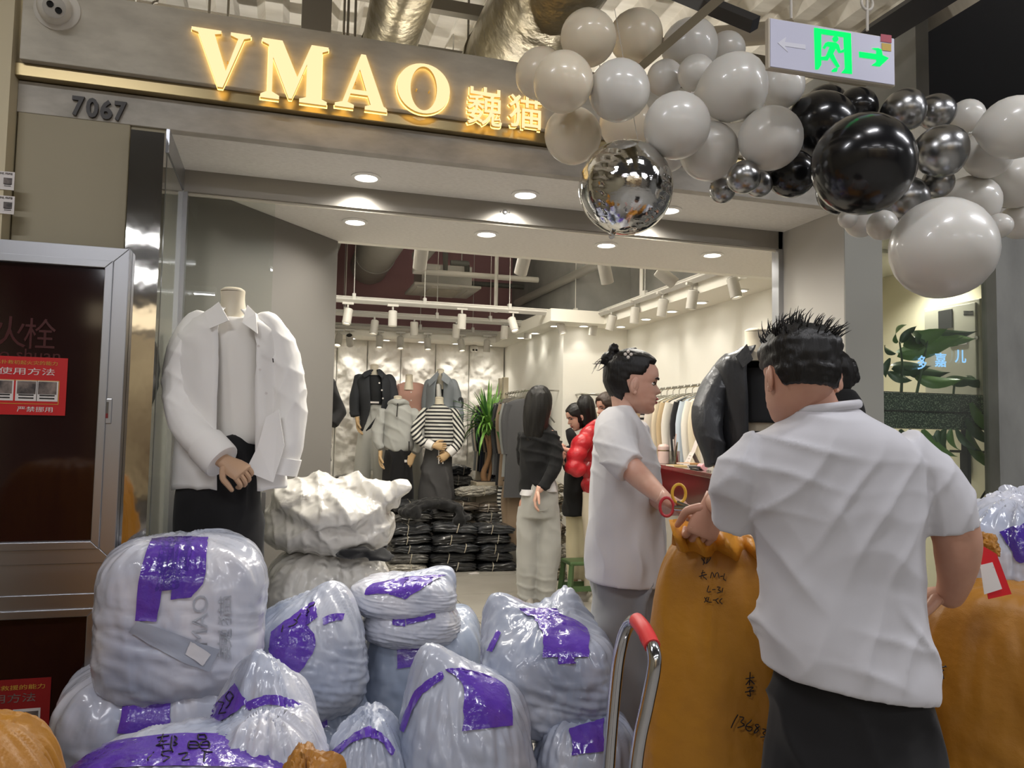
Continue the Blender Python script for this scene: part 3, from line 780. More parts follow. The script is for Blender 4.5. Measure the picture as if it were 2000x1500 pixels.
# foil ball
fb = thing('foil_balloon', 'shiny silver foil ball balloon hanging over the doorway', 'balloon', P(1222, 460, D=2.45))
m_foil = mat('silver_foil', 'd6d6d4', .06, 1.0, bump=[(6, .12, .03, (1, 1, 1)), (40, .10, .006, (1, 1, 3))])
c = P(1222, 367, D=2.45); Rf = 92 * 2.45 / F
axis = V((.25, -.1, 1)).normalized(); rot = axis.to_track_quat('Z', 'Y').to_matrix()
fbm = MB(); nu, nv = 96, 48
rings = []
for i in range(nv + 1):
    ph = math.pi * (i + .02) / (nv + .04); ring = []
    for j in range(nu):
        th = 2 * math.pi * j / nu
        s = abs(((th / (2 * math.pi) * 4 + .35) % 1) - .5) * 2          # 1 at a seam, 4 gores
        cr_ = .035 * max(0, (s - .62) / .38) * math.sin(i * 2.1 + math.sin(j)) * math.sin(ph)
        r_ = Rf * (1.0 - .05 * s ** 3 * math.sin(ph) + cr_)
        ring.append(c + rot @ V((r_ * math.sin(ph) * math.cos(th), r_ * math.sin(ph) * math.sin(th), r_ * math.cos(ph))))
    rings.append(ring)
fbm.rings(rings).build('foil_skin', m_foil, fb, 50)
MB().tube([c - rot @ V((0, 0, Rf * .98)), c - rot @ V((0, 0, Rf * 1.05)), c - rot @ V((.01, 0, Rf * 1.1))], [.012, .006, .01], 8).build('tail', m_foil, fb)
MB().cyl(c + rot @ V((0, 0, Rf)), V((c.x, c.y + .1, SOF + .3)), .001, n=5).build('string', MATS['cable_white'], fb)
# diagonal rail through the balloons and dark fittings above
m_rail = mat('galvanised_rail', '9b9484', .45, .5)
tag(MB().tube([P(1448, -40, D=2.35), P(1255, 128, D=2.78)], .02, 4).build('diagonal_rail', m_rail, None, 0), 'galvanised steel rail crossing diagonally between the balloons', 'rail')
tag(MB().tube([P(1310, -20, D=3.2), P(1475, 48, D=3.0)], .035, 4).build('ceiling_channel', mat('dark_fitting', '36363a', .5), None, 0), 'dark cable channel above the balloons left of the exit sign', 'channel')
tag(MB().tube([P(1700, 75, D=3.0), P(1880, -40, D=2.6)], .06, 4).build('ceiling_channel', MATS['dark_fitting'], None, 0), 'dark ceiling channel running up right behind the exit sign', 'channel')
tag(MB().tube([P(1545, 60, D=3.6), P(1330, 80, D=3.6)], .05, 12).build('ceiling_pipe', mat('pipe_beige', 'b5ab98', .5)), 'pale pipe behind the white balloons near the exit sign', 'pipe')
# --- track lighting
m_track = mat('track_white', 'bdbab2', .4)
def rail(a, b, label, wires):
    a, b = V(a), V(b)
    t = thing('track_rail', label, 'rail', (a + b) / 2, 'lighting tracks')
    MB().tube([a, b], .028, 4).build('rail_profile', m_track, t, 0)
    MB().tube([a + V((0, 0, .024)), b + V((0, 0, .024))], .012, 4).build('rail_cover', m_track, t, 0)
    for s in wires:
        q = a.lerp(b, s)
        MB().cyl(q + V((0, 0, .02)), V((q.x, q.y, 3.8)), .004, n=6).build('suspension_wire', m_track, t)
        MB().box(q + V((0, 0, .03)), (.03, .05, .06)).build('hanger_clip', m_track, t, 0)
rail((.0, 7.1, 2.5), (2.93, 7.1, 2.5), 'front lighting track across the shop', (.2, .42, .7, .93))
rail((.0, 7.93, 2.5), (2.6, 7.93, 2.5), 'middle lighting track across the shop', (.22, .58, .8))
rail((.0, 8.9, 2.5), (2.5, 8.9, 2.5), 'rear lighting track along the back soffit', (.25, .6, .85))
rail((2.93, 4.6, 2.5), (2.93, 7.13, 2.5), 'right lighting track running towards the door', (.1, .55))
rail((.45, 4.62, 2.56), (2.9, 4.62, 2.56), 'near lighting track tucked behind the inner soffit', (.2, .6))
m_spotw = mat('spot_white', 'c6c2b9', .4); m_spotd = mat('spot_dark_end', '3a3733', .5)
def make_spot():
    t = bpy.data.objects.new('track_spotlight', None); COL.objects.link(t)
    MB().box((0, 0, .115), (.10, .03, .02)).build('adapter', m_spotw, t, 0)
    MB().cyl((0, 0, .06), (0, 0, .11), .009, n=10).build('stem', m_spotw, t)
    b_ = MB().lathe([(.0005, .066), (.034, .066), (.040, .060), (.040, -.075), (.034, -.078), (.034, -.06), (.0005, -.06)], n=20).build('body', m_spotw, t)
    MB().lathe([(.0005, .0675), (.032, .0675), (.032, .069), (.0005, .069)], n=20).build('end_cap', m_spotd, b_)
    MB().lathe([(.0005, -.062), (.033, -.062), (.033, -.064), (.0005, -.064)], n=20).build('lens', emis('spot_lens', 'fff3dc', 1.6), b_)
    return t
proto = make_spot(); first = True
def track_spot(px_, py_, Y, tilt, yaw, label, group, X=None, lit=0, sc=1.0):
    global first
    c = P(px_, py_, Y=Y) if X is None else P(px_, py_, X=X)
    o = proto if first else dup(proto)
    first = False
    o.location = c; tag(o, label, 'spotlight', group); o.scale = (sc, sc, sc)
    for ch in o.children:
        if ch.name.startswith('body'):
            ch.rotation_euler = (tilt, 0, yaw)
    return c
gA, gB, gC, gR, gN = ('spotlights on the front track', 'spotlights on the middle track', 'spotlights on the rear track', 'spotlights on the right track', 'spotlights on the near track')
for i, (x, y, t) in enumerate(((679, 617, -.25), (767, 621, .0), (902, 627, .1), (1002, 633, -.5), (1096, 638, -.35))):
    track_spot(x, y, 7.1, t, .3 * (i - 2), ORD[i] + ' white spotlight from the left on the front track', gA)
for i, (x, y, t) in enumerate(((731, 638, -.2), (809, 641, .1), (891, 645, .25), (985, 648, .1), (1031, 648, 0))):
    track_spot(x, y, 7.93, t, .35 * (i - 2), ORD[i] + ' white spotlight from the left on the middle track', gB)
for i, (x, y, t) in enumerate(((661, 664, -.5), (683, 664, .8), (741, 667, -.3), (782, 669, -.3), (835, 671, -.3), (901, 674, -.35), (951, 675, .1))):
    track_spot(x, y, 8.9, t, .1 * (i - 3), ORD[i] + ' small spotlight from the left on the rear track', gC)
for i, (x, y, t) in enumerate(((1159, 640, .15), (1194, 629, .3), (1240, 615, .1), (1294, 600, .15), (1352, 584, .15), (1434, 561, -.25))):
    track_spot(x, y, None, t, .5, ORD[i] + ' spotlight from the rear on the right track', gR, X=2.93)
near = []
for i, (x, y, t, yw) in enumerate(((822, 500, .55, 0), (1022, 512, .6, .1), (1182, 530, -.4, 1.57 + .6), (1300, 540, -.9, 1.2))):
    near.append(track_spot(x, y, 4.62, t if i < 2 else t, yw, ('glaring spotlight facing out, left one above the inner soffit edge', 'glaring spotlight facing out, right one above the inner soffit edge', 'tilted near spotlight left of the tipped over one', 'near spotlight tipped far over towards the right wall')[i], gN, sc=1.05))
for q in near[:2]:
    spot('near_spot_light', q + V((0, -.06, -.09)), q + V((0, -1.6, -2.2)), 8, WARM, 60, .5, .03)
# light of some track spots
for x, y, z, tx, ty, tz, pw in ((.7, 7.0, 2.35, .9, 8.6, 1.3, 26), (1.3, 7.0, 2.35, 1.3, 8.6, 1.2, 26), (2.2, 7.0, 2.35, 2.2, 8.4, 1.0, 22), (1.0, 7.85, 2.35, 1.1, 9.3, 1.4, 16), (1.9, 7.85, 2.35, 1.9, 9.3, 1.3, 16), (2.85, 5.9, 2.33, 3.3, 5.6, 1.0, 8), (2.85, 5.0, 2.33, 3.3, 4.9, 1.0, 8)):
    spot('track_light', (x, y, z), (tx, ty, tz), pw * .45, WARM, 55, .7, .03)
# --- ceiling air conditioner
ac = thing('ceiling_air_conditioner', 'white square ceiling cassette air conditioner in the shop', 'air conditioner', (1.68, 8.55, 2.9))
MB().bx(1.31, 2.05, 8.22, 8.92, 2.9, 2.93).build('panel', m_track, ac, 0, bevel=.01)
MB().bx(1.5, 1.86, 8.38, 8.76, 2.885, 2.9).build('grille', mat('grille_beige', 'b9b3a4', .6, bump=(120, .5, .01, (1, .02, 1))), ac, 0)
for x0, x1, y0, y1 in ((1.36, 1.44, 8.34, 8.8), (1.92, 2.0, 8.34, 8.8), (1.5, 1.86, 8.25, 8.31), (1.5, 1.86, 8.83, 8.89)):
    MB().bx(x0, x1, y0, y1, 2.892, 2.9).build('louvre', m_spotw, ac, 0, bevel=.002)
MB().bx(1.4, 1.96, 8.3, 8.84, 2.93, 3.15).build('case', m_duct2, ac, 0)
for x in (1.45, 1.9): MB().cyl((x, 8.57, 3.15), (x, 8.57, 3.8), .006, n=6).build('hanger', m_track, ac)
# --- pipes in the shop ceiling
m_pg = mat('pipe_galvanised', 'a09e98', .45, .4); m_pd = mat('pipe_dark', '55554f', .6)
def pipe(pts, r, m, label):
    return tag(MB().tube([P(*p[:2], Z=p[2]) for p in pts], r, 10).build('ceiling_pipe', m), label, 'pipe')
pipe([(1010, 592, 2.9), (1172, 514, 2.9)], .045, m_pg, 'thick galvanised pipe slanting above the front track')
pipe([(806, 529, 2.95), (1051, 547, 2.95)], .03, m_track, 'white horizontal pipe over the air conditioner')
pipe([(870, 480, 3.1), (870, 550, 3.1), (1190, 572, 3.1)], .03, m_pd, 'dark bent pipe right of the left glaring spotlight')
pipe([(880, 513, 3.1), (912, 515, 3.1), (913, 553, 3.1)], .03, m_pd, 'short dark elbow pipe behind the white pipe')
tag(MB().cyl((2.05, 7.6, 2.55), (2.05, 7.6, 3.8), .02, n=4).build('strut_post', m_track), 'white strut post hanging down behind the front track', 'post')
tag(MB().cyl((3.0, 6.2, 2.55), (3.0, 6.2, 3.8), .02, n=4).build('strut_post', m_track), 'white strut post hanging down by the right track', 'post')
# ================================================================== BAGS, SACKS, HAND TRUCK, GARMENT PACKS
def cubesphere(n):
    vs, fs, idx = [], [], {}
    def vid(p):
        k = tuple(round(c, 5) for c in p)
        if k not in idx: idx[k] = len(vs); vs.append(V(p))
        return idx[k]
    for ax in range(3):
        for sg_ in (-1, 1):
            for i in range(n):
                for j in range(n):
                    q = []
                    for a, b in ((i, j), (i + 1, j), (i + 1, j + 1), (i, j + 1)):
                        u, w = math.tan((a / n * 2 - 1) * math.pi / 4), math.tan((b / n * 2 - 1) * math.pi / 4)
                        p = [0, 0, 0]; p[ax] = sg_; p[(ax + 1) % 3] = u; p[(ax + 2) % 3] = w
                        q.append(vid(p))
                    fs.append(tuple(q) if sg_ > 0 else tuple(q[::-1]))
    return [v.normalized() for v in vs], fs
CS = {n: cubesphere(n) for n in (8, 14, 30, 44)}
m_film = mat('white_film', 'd3d3db', .2, bump=[(5, .55, .035, (1, 1, .7), 'R'), (17, .8, .014, (1, 1, .6), 'R')], var=('9fa8bd', 3.2, (1, 1, 1), (.35, .7)), coat=.35)
m_filmb = mat('bluish_film', 'a9b2c3', .22, bump=[(5, .5, .03, (1, 1, .7), 'R'), (17, .7, .012, (1, 1, .6), 'R')], var=('8c98ae', 3, (1, 1, 1), (.35, .7)), coat=.3)
m_filmw = mat('bright_film', 'd6d2ca', .25, bump=[(6, 1.0, .06, (1, 1, 1), 'R'), (22, .9, .02, (1, 1, 1), 'R')], coat=.25)
m_filmm = mat('grey_blue_film', 'bcc0cd', .2, bump=[(5, .55, .035, (1, 1, .7), 'R'), (17, .8, .014, (1, 1, .6), 'R')], var=('8e98ae', 2.6, (1, 1, 1), (.35, .65)), coat=.35)
m_tape = mat('purple_tape', '5a3aa4', .14, bump=[(16, .35, .02, (1, 1, 1)), (60, .25, .006, (1, 1, 1))], coat=.5)
m_tape2 = mat('purple_tape_dark', '47308e', .16, bump=[(16, .35, .02, (1, 1, 1)), (60, .25, .006, (1, 1, 1))], coat=.5)
m_marker = mat('marker_ink', '17151d', .5)
m_woven = mat('orange_woven', 'b9801f', .42, bump=[(260, .25, .002, (1, 1, 1)), (5, .25, .05, (1, 1, 1))], var=('96611a', 2.2, (1, 1, 1), (.3, .75)), sheen=.1)
def ss(a, b, x):
    t = max(0, min(1, (x - a) / (b - a))); return t * t * (3 - 2 * t)
def sackmesh(c, h, e=3.2, n=44, seed=0, amp=.012, ears=(), yaw=0, lean=(0, 0), sag=.08, zmin=None, taper=0, lumpy=1):
    """pillow-shaped solid with radial gathers on top and sagging creases at the sides"""
    vs, fs = CS[n]; out = []; cy, sy = math.cos(yaw), math.sin(yaw)
    for d in vs:
        k = (abs(d.x) ** e + abs(d.y) ** e + abs(d.z) ** e) ** (-1 / e)
        p = d * k
        th = math.atan2(d.y, d.x)
        top = ss(.1, .8, p.z)
        cx_, sx_ = math.cos(th), math.sin(th)
        g = abs(noise.noise(V((cx_ * 6.5 + seed, sx_ * 6.5, p.z * .9))))
        side = abs(noise.noise(V((cx_ * 1.8 + seed, sx_ * 1.8 + 3, p.z * 8 + cx_ * 2.2))))
        lump = noise.noise(V((d.x * 1.6 + seed * 3, d.y * 1.6, d.z * 1.6)))
        fine = abs(noise.noise(V((cx_ * 9 + seed, sx_ * 9, p.z * 4 + d.x * 3))))
        dd = amp * (1.9 * top * (g - .25) + (1 - top) * (side - .2) * 1.1 + 1.5 * lump * lumpy + .8 * (fine - .2))
        q = V((p.x * h[0], p.y * h[1], p.z * h[2]))
        w = 1 + sag * (-p.z) * (1 - abs(p.z)) * 1.2 - taper * p.z
        q.x *= w; q.y *= w
        q += d * dd
        for ex, ey, ez, am, sh in ears:
            ed = V((ex, ey, ez)).normalized()
            f_ = math.exp(-(1 - d.dot(ed)) / sh)
            q += ed * (am * f_) + V((0, 0, am * .5 * f_))
        q.x += lean[0] * q.z; q.y += lean[1] * q.z
        q = V((q.x * cy - q.y * sy, q.x * sy + q.y * cy, q.z)) + c
        if zmin is not None and q.z < zmin: q.z = zmin + (q.z - zmin) * .02
        out.append(q)
    m = MB(); m.add(out, fs); return m
class Surf:
    """ray target so tape and writing lie on the real surface"""
    def __init__(self, mb): self.t = BVHTree.FromPolygons([tuple(p) for p in mb.v], mb.f); self.mb = mb
    def hit(self, px_, py_, off):
        d = ray(px_, py_).normalized()
        p, nrm, i, r = self.t.ray_cast(CAM, d)
        if p is None:
            # step along the ray to the point nearest the surface
            best = None
            for k in range(40):
                q = CAM + d * (1.0 + k * .09)
                a = self.t.find_nearest(q)
                if best is None or a[3] < best[0]: best = (a[3], a[0], a[1])
            p, nrm = best[1], best[2]
        if nrm.dot(CAM - p) < 0: nrm = -nrm
        return p + nrm * off
    def strip(self, left, right, m, parent, name='tape', nu=9, sub=8, off=.006, label=None):
        L = spline(left, sub); Rr = spline(right, sub); k = min(len(L), len(Rr))
        mb = MB()
        rows = [[self.hit(L[i][0] + (Rr[i][0] - L[i][0]) * j / nu, L[i][1] + (Rr[i][1] - L[i][1]) * j / nu, off) for j in range(nu + 1)] for i in range(k)]
        mb.add([p for r in rows for p in r], [(i * (nu + 1) + j, i * (nu + 1) + j + 1, (i + 1) * (nu + 1) + j + 1, (i + 1) * (nu + 1) + j) for i in range(k - 1) for j in range(nu)])
        return mb.build(name, m, parent, 60)
    def ink(self, strokes, m, parent, w=1.6, off=.0075, name='handwriting'):
        mb = MB()
        for s in strokes:
            pts = [self.hit(x, y, off) for x, y in spline(s, 3)]
            D_ = -(R3.transposed() @ (pts[0] - CAM)).z
            if len(pts) > 1: mb.tube(pts, w * D_ / F, 5)
        return mb.build(name, m, parent, 60)
    def type(self, text, quad, m, parent, name='printed_text', off=.004, offset=0):
        """type warped into a pixel quad (tl, tr, br, bl) and laid on the surface"""
        vs, fs, _ = curve_mesh(text=text, extrude=0, offset=offset)
        xs = [v.x for v in vs]; ys = [v.y for v in vs]
        tl, tr, br, bl = quad; q = []
        for v in vs:
            u = (v.x - min(xs)) / (max(xs) - min(xs)); w = (v.y - min(ys)) / (max(ys) - min(ys))
            x = (bl[0] * (1 - u) + br[0] * u) * (1 - w) + (tl[0] * (1 - u) + tr[0] * u) * w
            y = (bl[1] * (1 - u) + br[1] * u) * (1 - w) + (tl[1] * (1 - u) + tr[1] * u) * w
            q.append(self.hit(x, y, off))
        return MB().add(q, fs).build(name, m, parent, 0)
def bag(label, box, D, hy, m=None, e=3.2, zb=None, seed=0, amp=.012, ears=(), yaw=0, lean=(0, 0), sag=.08, tapes=(), n=44, group='taped plastic bags in the pile', name='plastic_bag', cat='bag', taper=0, lumpy=1):
    x0, y0, x1, y1 = box
    c0 = P((x0 + x1) / 2, (y0 + y1) / 2, D=D)
    top = P((x0 + x1) / 2, y0, D=D).z; bot = P((x0 + x1) / 2, y1, D=D).z if zb is None else zb
    hx = (x1 - x0) / 2 * D / F; c = V((c0.x, c0.y, (top + bot) / 2))
    t = thing(name, label, cat, (c.x, c.y, bot), group)
    # face the viewer squarely
    fy = math.atan2(-c.x, c.y) + yaw
    mb = sackmesh(c, (hx, hy, (top - bot) / 2), e, n, seed, amp, ears, fy, lean, sag, bot, taper, lumpy)
    mb.build('film', m or m_film, t, 80)
    s = Surf(mb); s.root = t
    for tp in tapes: s.strip(tp[0], tp[1], tp[2] if len(tp) > 2 else m_tape, t)
    return s
# ---- the pile, left to right
b2 = bag('white taped bag on the floor under the tall tape-marked bag at the left', (120, 1285, 500, 1560), 2.55, .27, zb=0, seed=2, e=3.4, tapes=[([(244, 1356), (236, 1400), (229, 1432)], [(336, 1354), (334, 1395), (330, 1430)])])
b1 = bag('tall plump white bag topping the left pile, with purple tape and grey print', (202, 1047, 510, 1352), 2.55, .235, zb=P(350, 1352, D=2.55).z, seed=1, e=3.6, ears=[(-.75, -.2, -1, .02, .1)], sag=-.05, amp=.009,
    tapes=[([(296, 1054), (280, 1100), (270, 1150), (265, 1212)], [(345, 1050), (331, 1100), (318, 1150), (305, 1214)]), ([(345, 1050), (340, 1090), (336, 1130), (333, 1171)], [(406, 1052), (402, 1090), (398, 1135), (372, 1166)]), ([(320, 1051), (310, 1085), (304, 1120), (300, 1155)], [(380, 1050), (372, 1085), (366, 1120), (345, 1150)], m_tape2)])
m_print = mat('grey_print', 'a4a8b2', .35)
b1.strip([(270, 1212), (340, 1236), (428, 1268)], [(252, 1232), (330, 1280), (408, 1311)], mat('grey_inner_band', '9aa0ae', .3), b1.root, 'grey_band', 8)
b1.strip([(372, 1250), (412, 1276)], [(362, 1278), (396, 1298)], mat('inner_label', 'c9c8cc', .3), b1.root, 'paper_label', 6, off=.009)
b1.type('VMAO', [(372, 1290), (376, 1165), (406, 1160), (405, 1290)], m_print, b1.root)
b1.type('巍猫', [(424, 1285), (426, 1165), (452, 1160), (452, 1290)], m_print, b1.root)
bag('small bag squeezed behind the tall left bag, a purple strip on its edge', (152, 1256, 262, 1400), 2.74, .10, zb=0, seed=3, n=30, tapes=[([(158, 1283), (185, 1270), (212, 1262)], [(160, 1292), (187, 1279), (213, 1270)])])
b4 = bag('white bag with a peaked corner and a purple band reading 92', (398, 1330, 640, 1560), 2.22, .22, zb=.0, seed=4, e=2.6, ears=[(-.1, -.2, 1, .065, .10)], sag=.1, tapes=[([(462, 1335), (420, 1378), (384, 1412)], [(482, 1372), (452, 1398), (404, 1422)]), ([(478, 1374), (520, 1358), (560, 1364), (590, 1380)], [(480, 1390), (522, 1377), (556, 1384), (610, 1412)])])
b4.ink([[(452, 1352), (446, 1362), (452, 1370), (460, 1362), (454, 1352)], [(458, 1362), (452, 1376), (446, 1384)], [(432, 1372), (440, 1372), (438, 1382), (430, 1394), (444, 1392)]], m_marker, b4.root, 1.2)
b3 = bag('front bag wrapped over the top in purple tape with handwriting', (105, 1436, 625, 1640), 1.98, .30, zb=.12, seed=5, e=2.3, sag=.0, amp=.010, tapes=[([(105, 1502), (190, 1460), (300, 1440), (430, 1436), (540, 1456), (600, 1500)], [(140, 1520), (210, 1505), (310, 1500), (430, 1500), (520, 1505), (570, 1520)])])
b3.ink([[(308, 1446), (330, 1442)], [(318, 1440), (314, 1456), (306, 1462)], [(310, 1454), (330, 1452)], [(318, 1452), (318, 1468)], [(308, 1462), (330, 1458)], [(336, 1442), (346, 1446), (340, 1453), (348, 1458), (338, 1462)], [(336, 1442), (336, 1474)],
        [(388, 1440), (400, 1440), (400, 1448), (388, 1448), (388, 1440)], [(370, 1454), (384, 1454), (384, 1466), (370, 1466), (370, 1454)], [(392, 1454), (406, 1454), (406, 1466), (392, 1466), (392, 1454)], [(371, 1460), (384, 1460)], [(393, 1460), (406, 1460)],
        [(300, 1474), (288, 1490)], [(318, 1474), (334, 1472)], [(320, 1474), (318, 1482), (330, 1484), (318, 1492)], [(350, 1478), (366, 1476), (356, 1490), (372, 1488)], [(392, 1472), (412, 1474)], [(402, 1474), (396, 1492)]], m_marker, b3.root, 1.5)
b3b = bag('crumpled white bag behind the handwritten tape, pulled up to a soft hump', (385, 1385, 640, 1600), 2.06, .16, zb=.15, seed=6, e=2.4, sag=.0, amp=.016)
b5 = bag('slumped bag with a crossed purple tape below the open sacks', (488, 1178, 712, 1392), 2.78, .22, m_filmm, zb=P(600, 1392, D=2.78).z, seed=7, e=2.8, ears=[(.35, -.1, 1, .055, .09)], tapes=[([(612, 1176), (570, 1205), (530, 1235)], [(620, 1205), (600, 1222), (560, 1262)]), ([(530, 1235), (527, 1268), (540, 1306)], [(602, 1222), (616, 1262), (580, 1319)]), ([(630, 1208), (650, 1200), (672, 1200)], [(632, 1222), (652, 1214), (668, 1212)])])
b5.ink([[(612, 1180), (606, 1190)], [(600, 1190), (606, 1196), (596, 1204)], [(588, 1200), (580, 1212)], [(572, 1212), (580, 1216), (566, 1226)], [(556, 1222), (550, 1236)]], m_marker, b5.root, 1.2)
bag('bluish bag on the floor under the slumped taped bag', (545, 1330, 722, 1560), 2.86, .22, m_filmb, zb=0, seed=8, tapes=[([(604, 1388), (606, 1425)], [(638, 1382), (640, 1420)])])
bag('small purple-taped bag end showing between the tall left bag and the slumped one', (470, 1226, 545, 1330), 3.12, .12, zb=P(500, 1330, D=3.12).z, seed=9, n=30, tapes=[([(492, 1232), (494, 1256)], [(528, 1228), (526, 1250)])])
b8 = bag('bluish-grey tall bag standing under the two small cushions of film', (708, 1200, 942, 1500), 3.12, .25, m_filmb, zb=0, seed=10, e=3.8, amp=.008, ears=[(.7, 0, 1, .03, .08)], tapes=[([(778, 1245), (776, 1280), (776, 1306)], [(858, 1238), (858, 1270), (857, 1294)])])
b7 = bag('small cushion-like bag, lower of the two on the bluish-grey bag', (714, 1168, 897, 1258), 3.02, .18, zb=P(800, 1258, D=3.02).z, seed=11, e=2.6, amp=.007, tapes=[([(766, 1203), (768, 1222)], [(790, 1200), (792, 1224)]), ([(792, 1204), (794, 1222)], [(848, 1180), (849, 1208)])])
b6 = bag('small cushion-like bag, upper of the two, with a wide purple tape on top', (692, 1122, 890, 1200), 3.02, .17, zb=P(790, 1206, D=3.02).z, seed=12, e=2.5, amp=.007, ears=[(-.9, -.3, .3, .02, .1), (.9, .2, .9, .035, .08)], tapes=[([(728, 1142), (716, 1152), (713, 1163)], [(800, 1128), (790, 1142), (785, 1158)]), ([(800, 1128), (790, 1142), (756, 1160)], [(872, 1124), (850, 1134), (790, 1172)])])
b12 = bag('white bag at the bottom edge with a purple chevron of tape', (640, 1392, 802, 1600), 2.2, .2, m_filmm, zb=.08, seed=13, e=2.4, tapes=[([(647, 1470), (690, 1436), (722, 1420)], [(655, 1482), (690, 1452), (722, 1440)]), ([(722, 1420), (750, 1440), (770, 1465)], [(722, 1440), (745, 1452), (764, 1476)])])
b9 = bag('pear-shaped white bag with a broad purple tape flap in the middle', (764, 1308, 1046, 1600), 2.3, .24, m_filmm, zb=.0, seed=14, e=2.4, sag=.14, ears=[(-.45, -.2, 1, .075, .07)], tapes=[([(868, 1308), (906, 1345), (902, 1428)], [(900, 1306), (985, 1340), (1000, 1418)]), ([(862, 1312), (812, 1350), (783, 1424)], [(866, 1326), (822, 1362), (790, 1430)])])
b11 = bag('white bag on the floor beside the hand truck, a purple patch on its side', (1040, 1385, 1242, 1620), 2.45, .2, m_filmm, zb=.0, seed=15, tapes=[([(1113, 1425), (1118, 1476)], [(1180, 1405), (1178, 1468)])])
b10 = bag('plump white bag leaning over the floor bag by the hand truck, two knotted ears', (940, 1208, 1198, 1424), 2.6, .24, m_filmm, zb=P(1070, 1424, D=2.6).z, seed=16, e=3.0, sag=-.04, ears=[(-.75, .1, 1, .06, .07), (.25, .5, 1, .06, .05)], tapes=[([(1040, 1204), (1060, 1240), (1060, 1285)], [(1092, 1200), (1146, 1230), (1148, 1284)]), ([(1088, 1280), (1090, 1298)], [(1124, 1278), (1122, 1296)]), ([(1012, 1190), (1030, 1205)], [(1086, 1190), (1092, 1204)]), ([(972, 1232), (953, 1272)], [(980, 1238), (962, 1274)])])
# ---- open sacks behind the pile
b16 = bag('white film sack of clothes standing on the floor inside the doorway', (508, 1072, 768, 1400), 3.4, .27, m_filmw, zb=0, seed=17, e=3.8, amp=.010, group='open white sacks')
b15 = thing('plastic_bag', 'crumpled open white sack spilling over the lower sack in the doorway', 'bag', P(640, 1088, D=3.4), 'open white sacks')
fl_ = MB(); k_ = 3.4 / F
for x, y, dd, rx, rz, ry in ((600, 975, 0, 72, 48, .17), (660, 1000, -.04, 100, 42, .2), (640, 1040, 0, 122, 44, .22), (725, 1030, .02, 50, 48, .16), (555, 1020, -.02, 42, 48, .13), (740, 968, .02, 46, 34, .10), (782, 952, .0, 20, 22, .06), (690, 955, .06, 55, 28, .10), (625, 942, .02, 38, 22, .09)):
    fl_.ell(P(x, y, D=3.4 + dd), (rx * k_, ry, rz * k_), None, 24, 16)
from_ = foldmix_ = lambda p, n=None: sum(amp_ * ((1 - abs(math.sin(p.dot(V(d_).normalized()) * fr_ + 2.4 * noise.noise(p * 3.2 + V((sd_, 0, 0)))))) ** 2 - .3) for amp_, d_, fr_, sd_ in ((.017, (1, .2, .5), 17, 1), (.014, (.6, .1, -1), 23, 5), (.007, (1, 0, .1), 48, 9)))
fused(fl_, .008, 3, from_).build('film', m_filmw, b15, 180)
cl = MB(); c = P(706, 1074, D=3.27)
for i in range(7):
    cl.ell(c + V((random.uniform(-.06, .1), random.uniform(-.05, .1), random.uniform(-.02, .02))), (.06, .05, .015), Matrix.Rotation(random.uniform(-.5, .5), 3, 'X'), 12, 8)
tag(fused(cl, .012, 2, folds(.012, (14, 14, 24))).build('black_garment', mat('black_cloth', '141416', .8, sheen=.2), None, 180), 'black clothes squeezed out between the two open white sacks', 'clothes')
# ---- orange woven sacks
def wsack(label, box, D, hy, seed, **k):
    return bag(label, box, D, hy, m_woven, seed=seed, group='orange woven sacks', name='woven_sack', cat='sack', **k)
o1 = wsack('tall orange woven sack with handwriting, held open by two people', (1262, 1045, 1660, 1700), 2.12, .16, 21, zb=.0, e=5, amp=.008, taper=.10, sag=0)
o2 = wsack('orange woven sack at the right, under a resting hand', (1790, 1150, 2240, 1700), 2.05, .2, 22, zb=.0, e=4, amp=.010, taper=.1, sag=0)
wsack('corner of an orange woven sack at the bottom left edge', (-230, 1404, 108, 1700), 1.5, .2, 23, zb=.2, e=2.6, sag=0)
wsack('upright orange woven sack out on the left, mirrored in the steel column', (-520, 960, -60, 1500), 1.72, .2, 27, zb=0, e=4, sag=0)
wsack('tip of an orange woven sack at the bottom edge before the handwritten tape', (530, 1466, 662, 1640), 1.45, .1, 24, zb=.4, e=2.2, sag=0, n=30, ears=[(.8, 0, .6, .02, .08)])
K = lambda pts: pts
st1 = [[(1370, 1090), (1378, 1102)], [(1376, 1090), (1374, 1104)], [(1382, 1092), (1380, 1102), (1388, 1090)],
       [(1370, 1120), (1378, 1118)], [(1374, 1114), (1370, 1130)], [(1372, 1124), (1380, 1132)], [(1366, 1126), (1380, 1122)],
       [(1390, 1130), (1393, 1118), (1397, 1128), (1401, 1118), (1404, 1130)], [(1406, 1126), (1411, 1125)], [(1414, 1120), (1412, 1130), (1417, 1134)],
       [(1386, 1144), (1383, 1156), (1390, 1156)], [(1392, 1152), (1397, 1151)], [(1400, 1146), (1406, 1147), (1402, 1151), (1407, 1155), (1400, 1158)], [(1411, 1148), (1409, 1157)],
       [(1376, 1166), (1384, 1176)], [(1384, 1166), (1376, 1176)], [(1387, 1166), (1385, 1175), (1391, 1176)], [(1393, 1172), (1397, 1171)], [(1402, 1168), (1397, 1172), (1402, 1178)], [(1410, 1168), (1405, 1173), (1410, 1179)]]
o1.ink(st1, m_marker, o1.root, .9)
o1.ink([[(1456, 1324), (1474, 1321)], [(1466, 1311), (1464, 1336)], [(1465, 1326), (1456, 1336)], [(1466, 1326), (1474, 1334)], [(1458, 1342), (1472, 1340), (1464, 1346)], [(1464, 1346), (1466, 1358), (1458, 1355)], [(1454, 1350), (1473, 1347)]], m_marker, o1.root, 1.1)
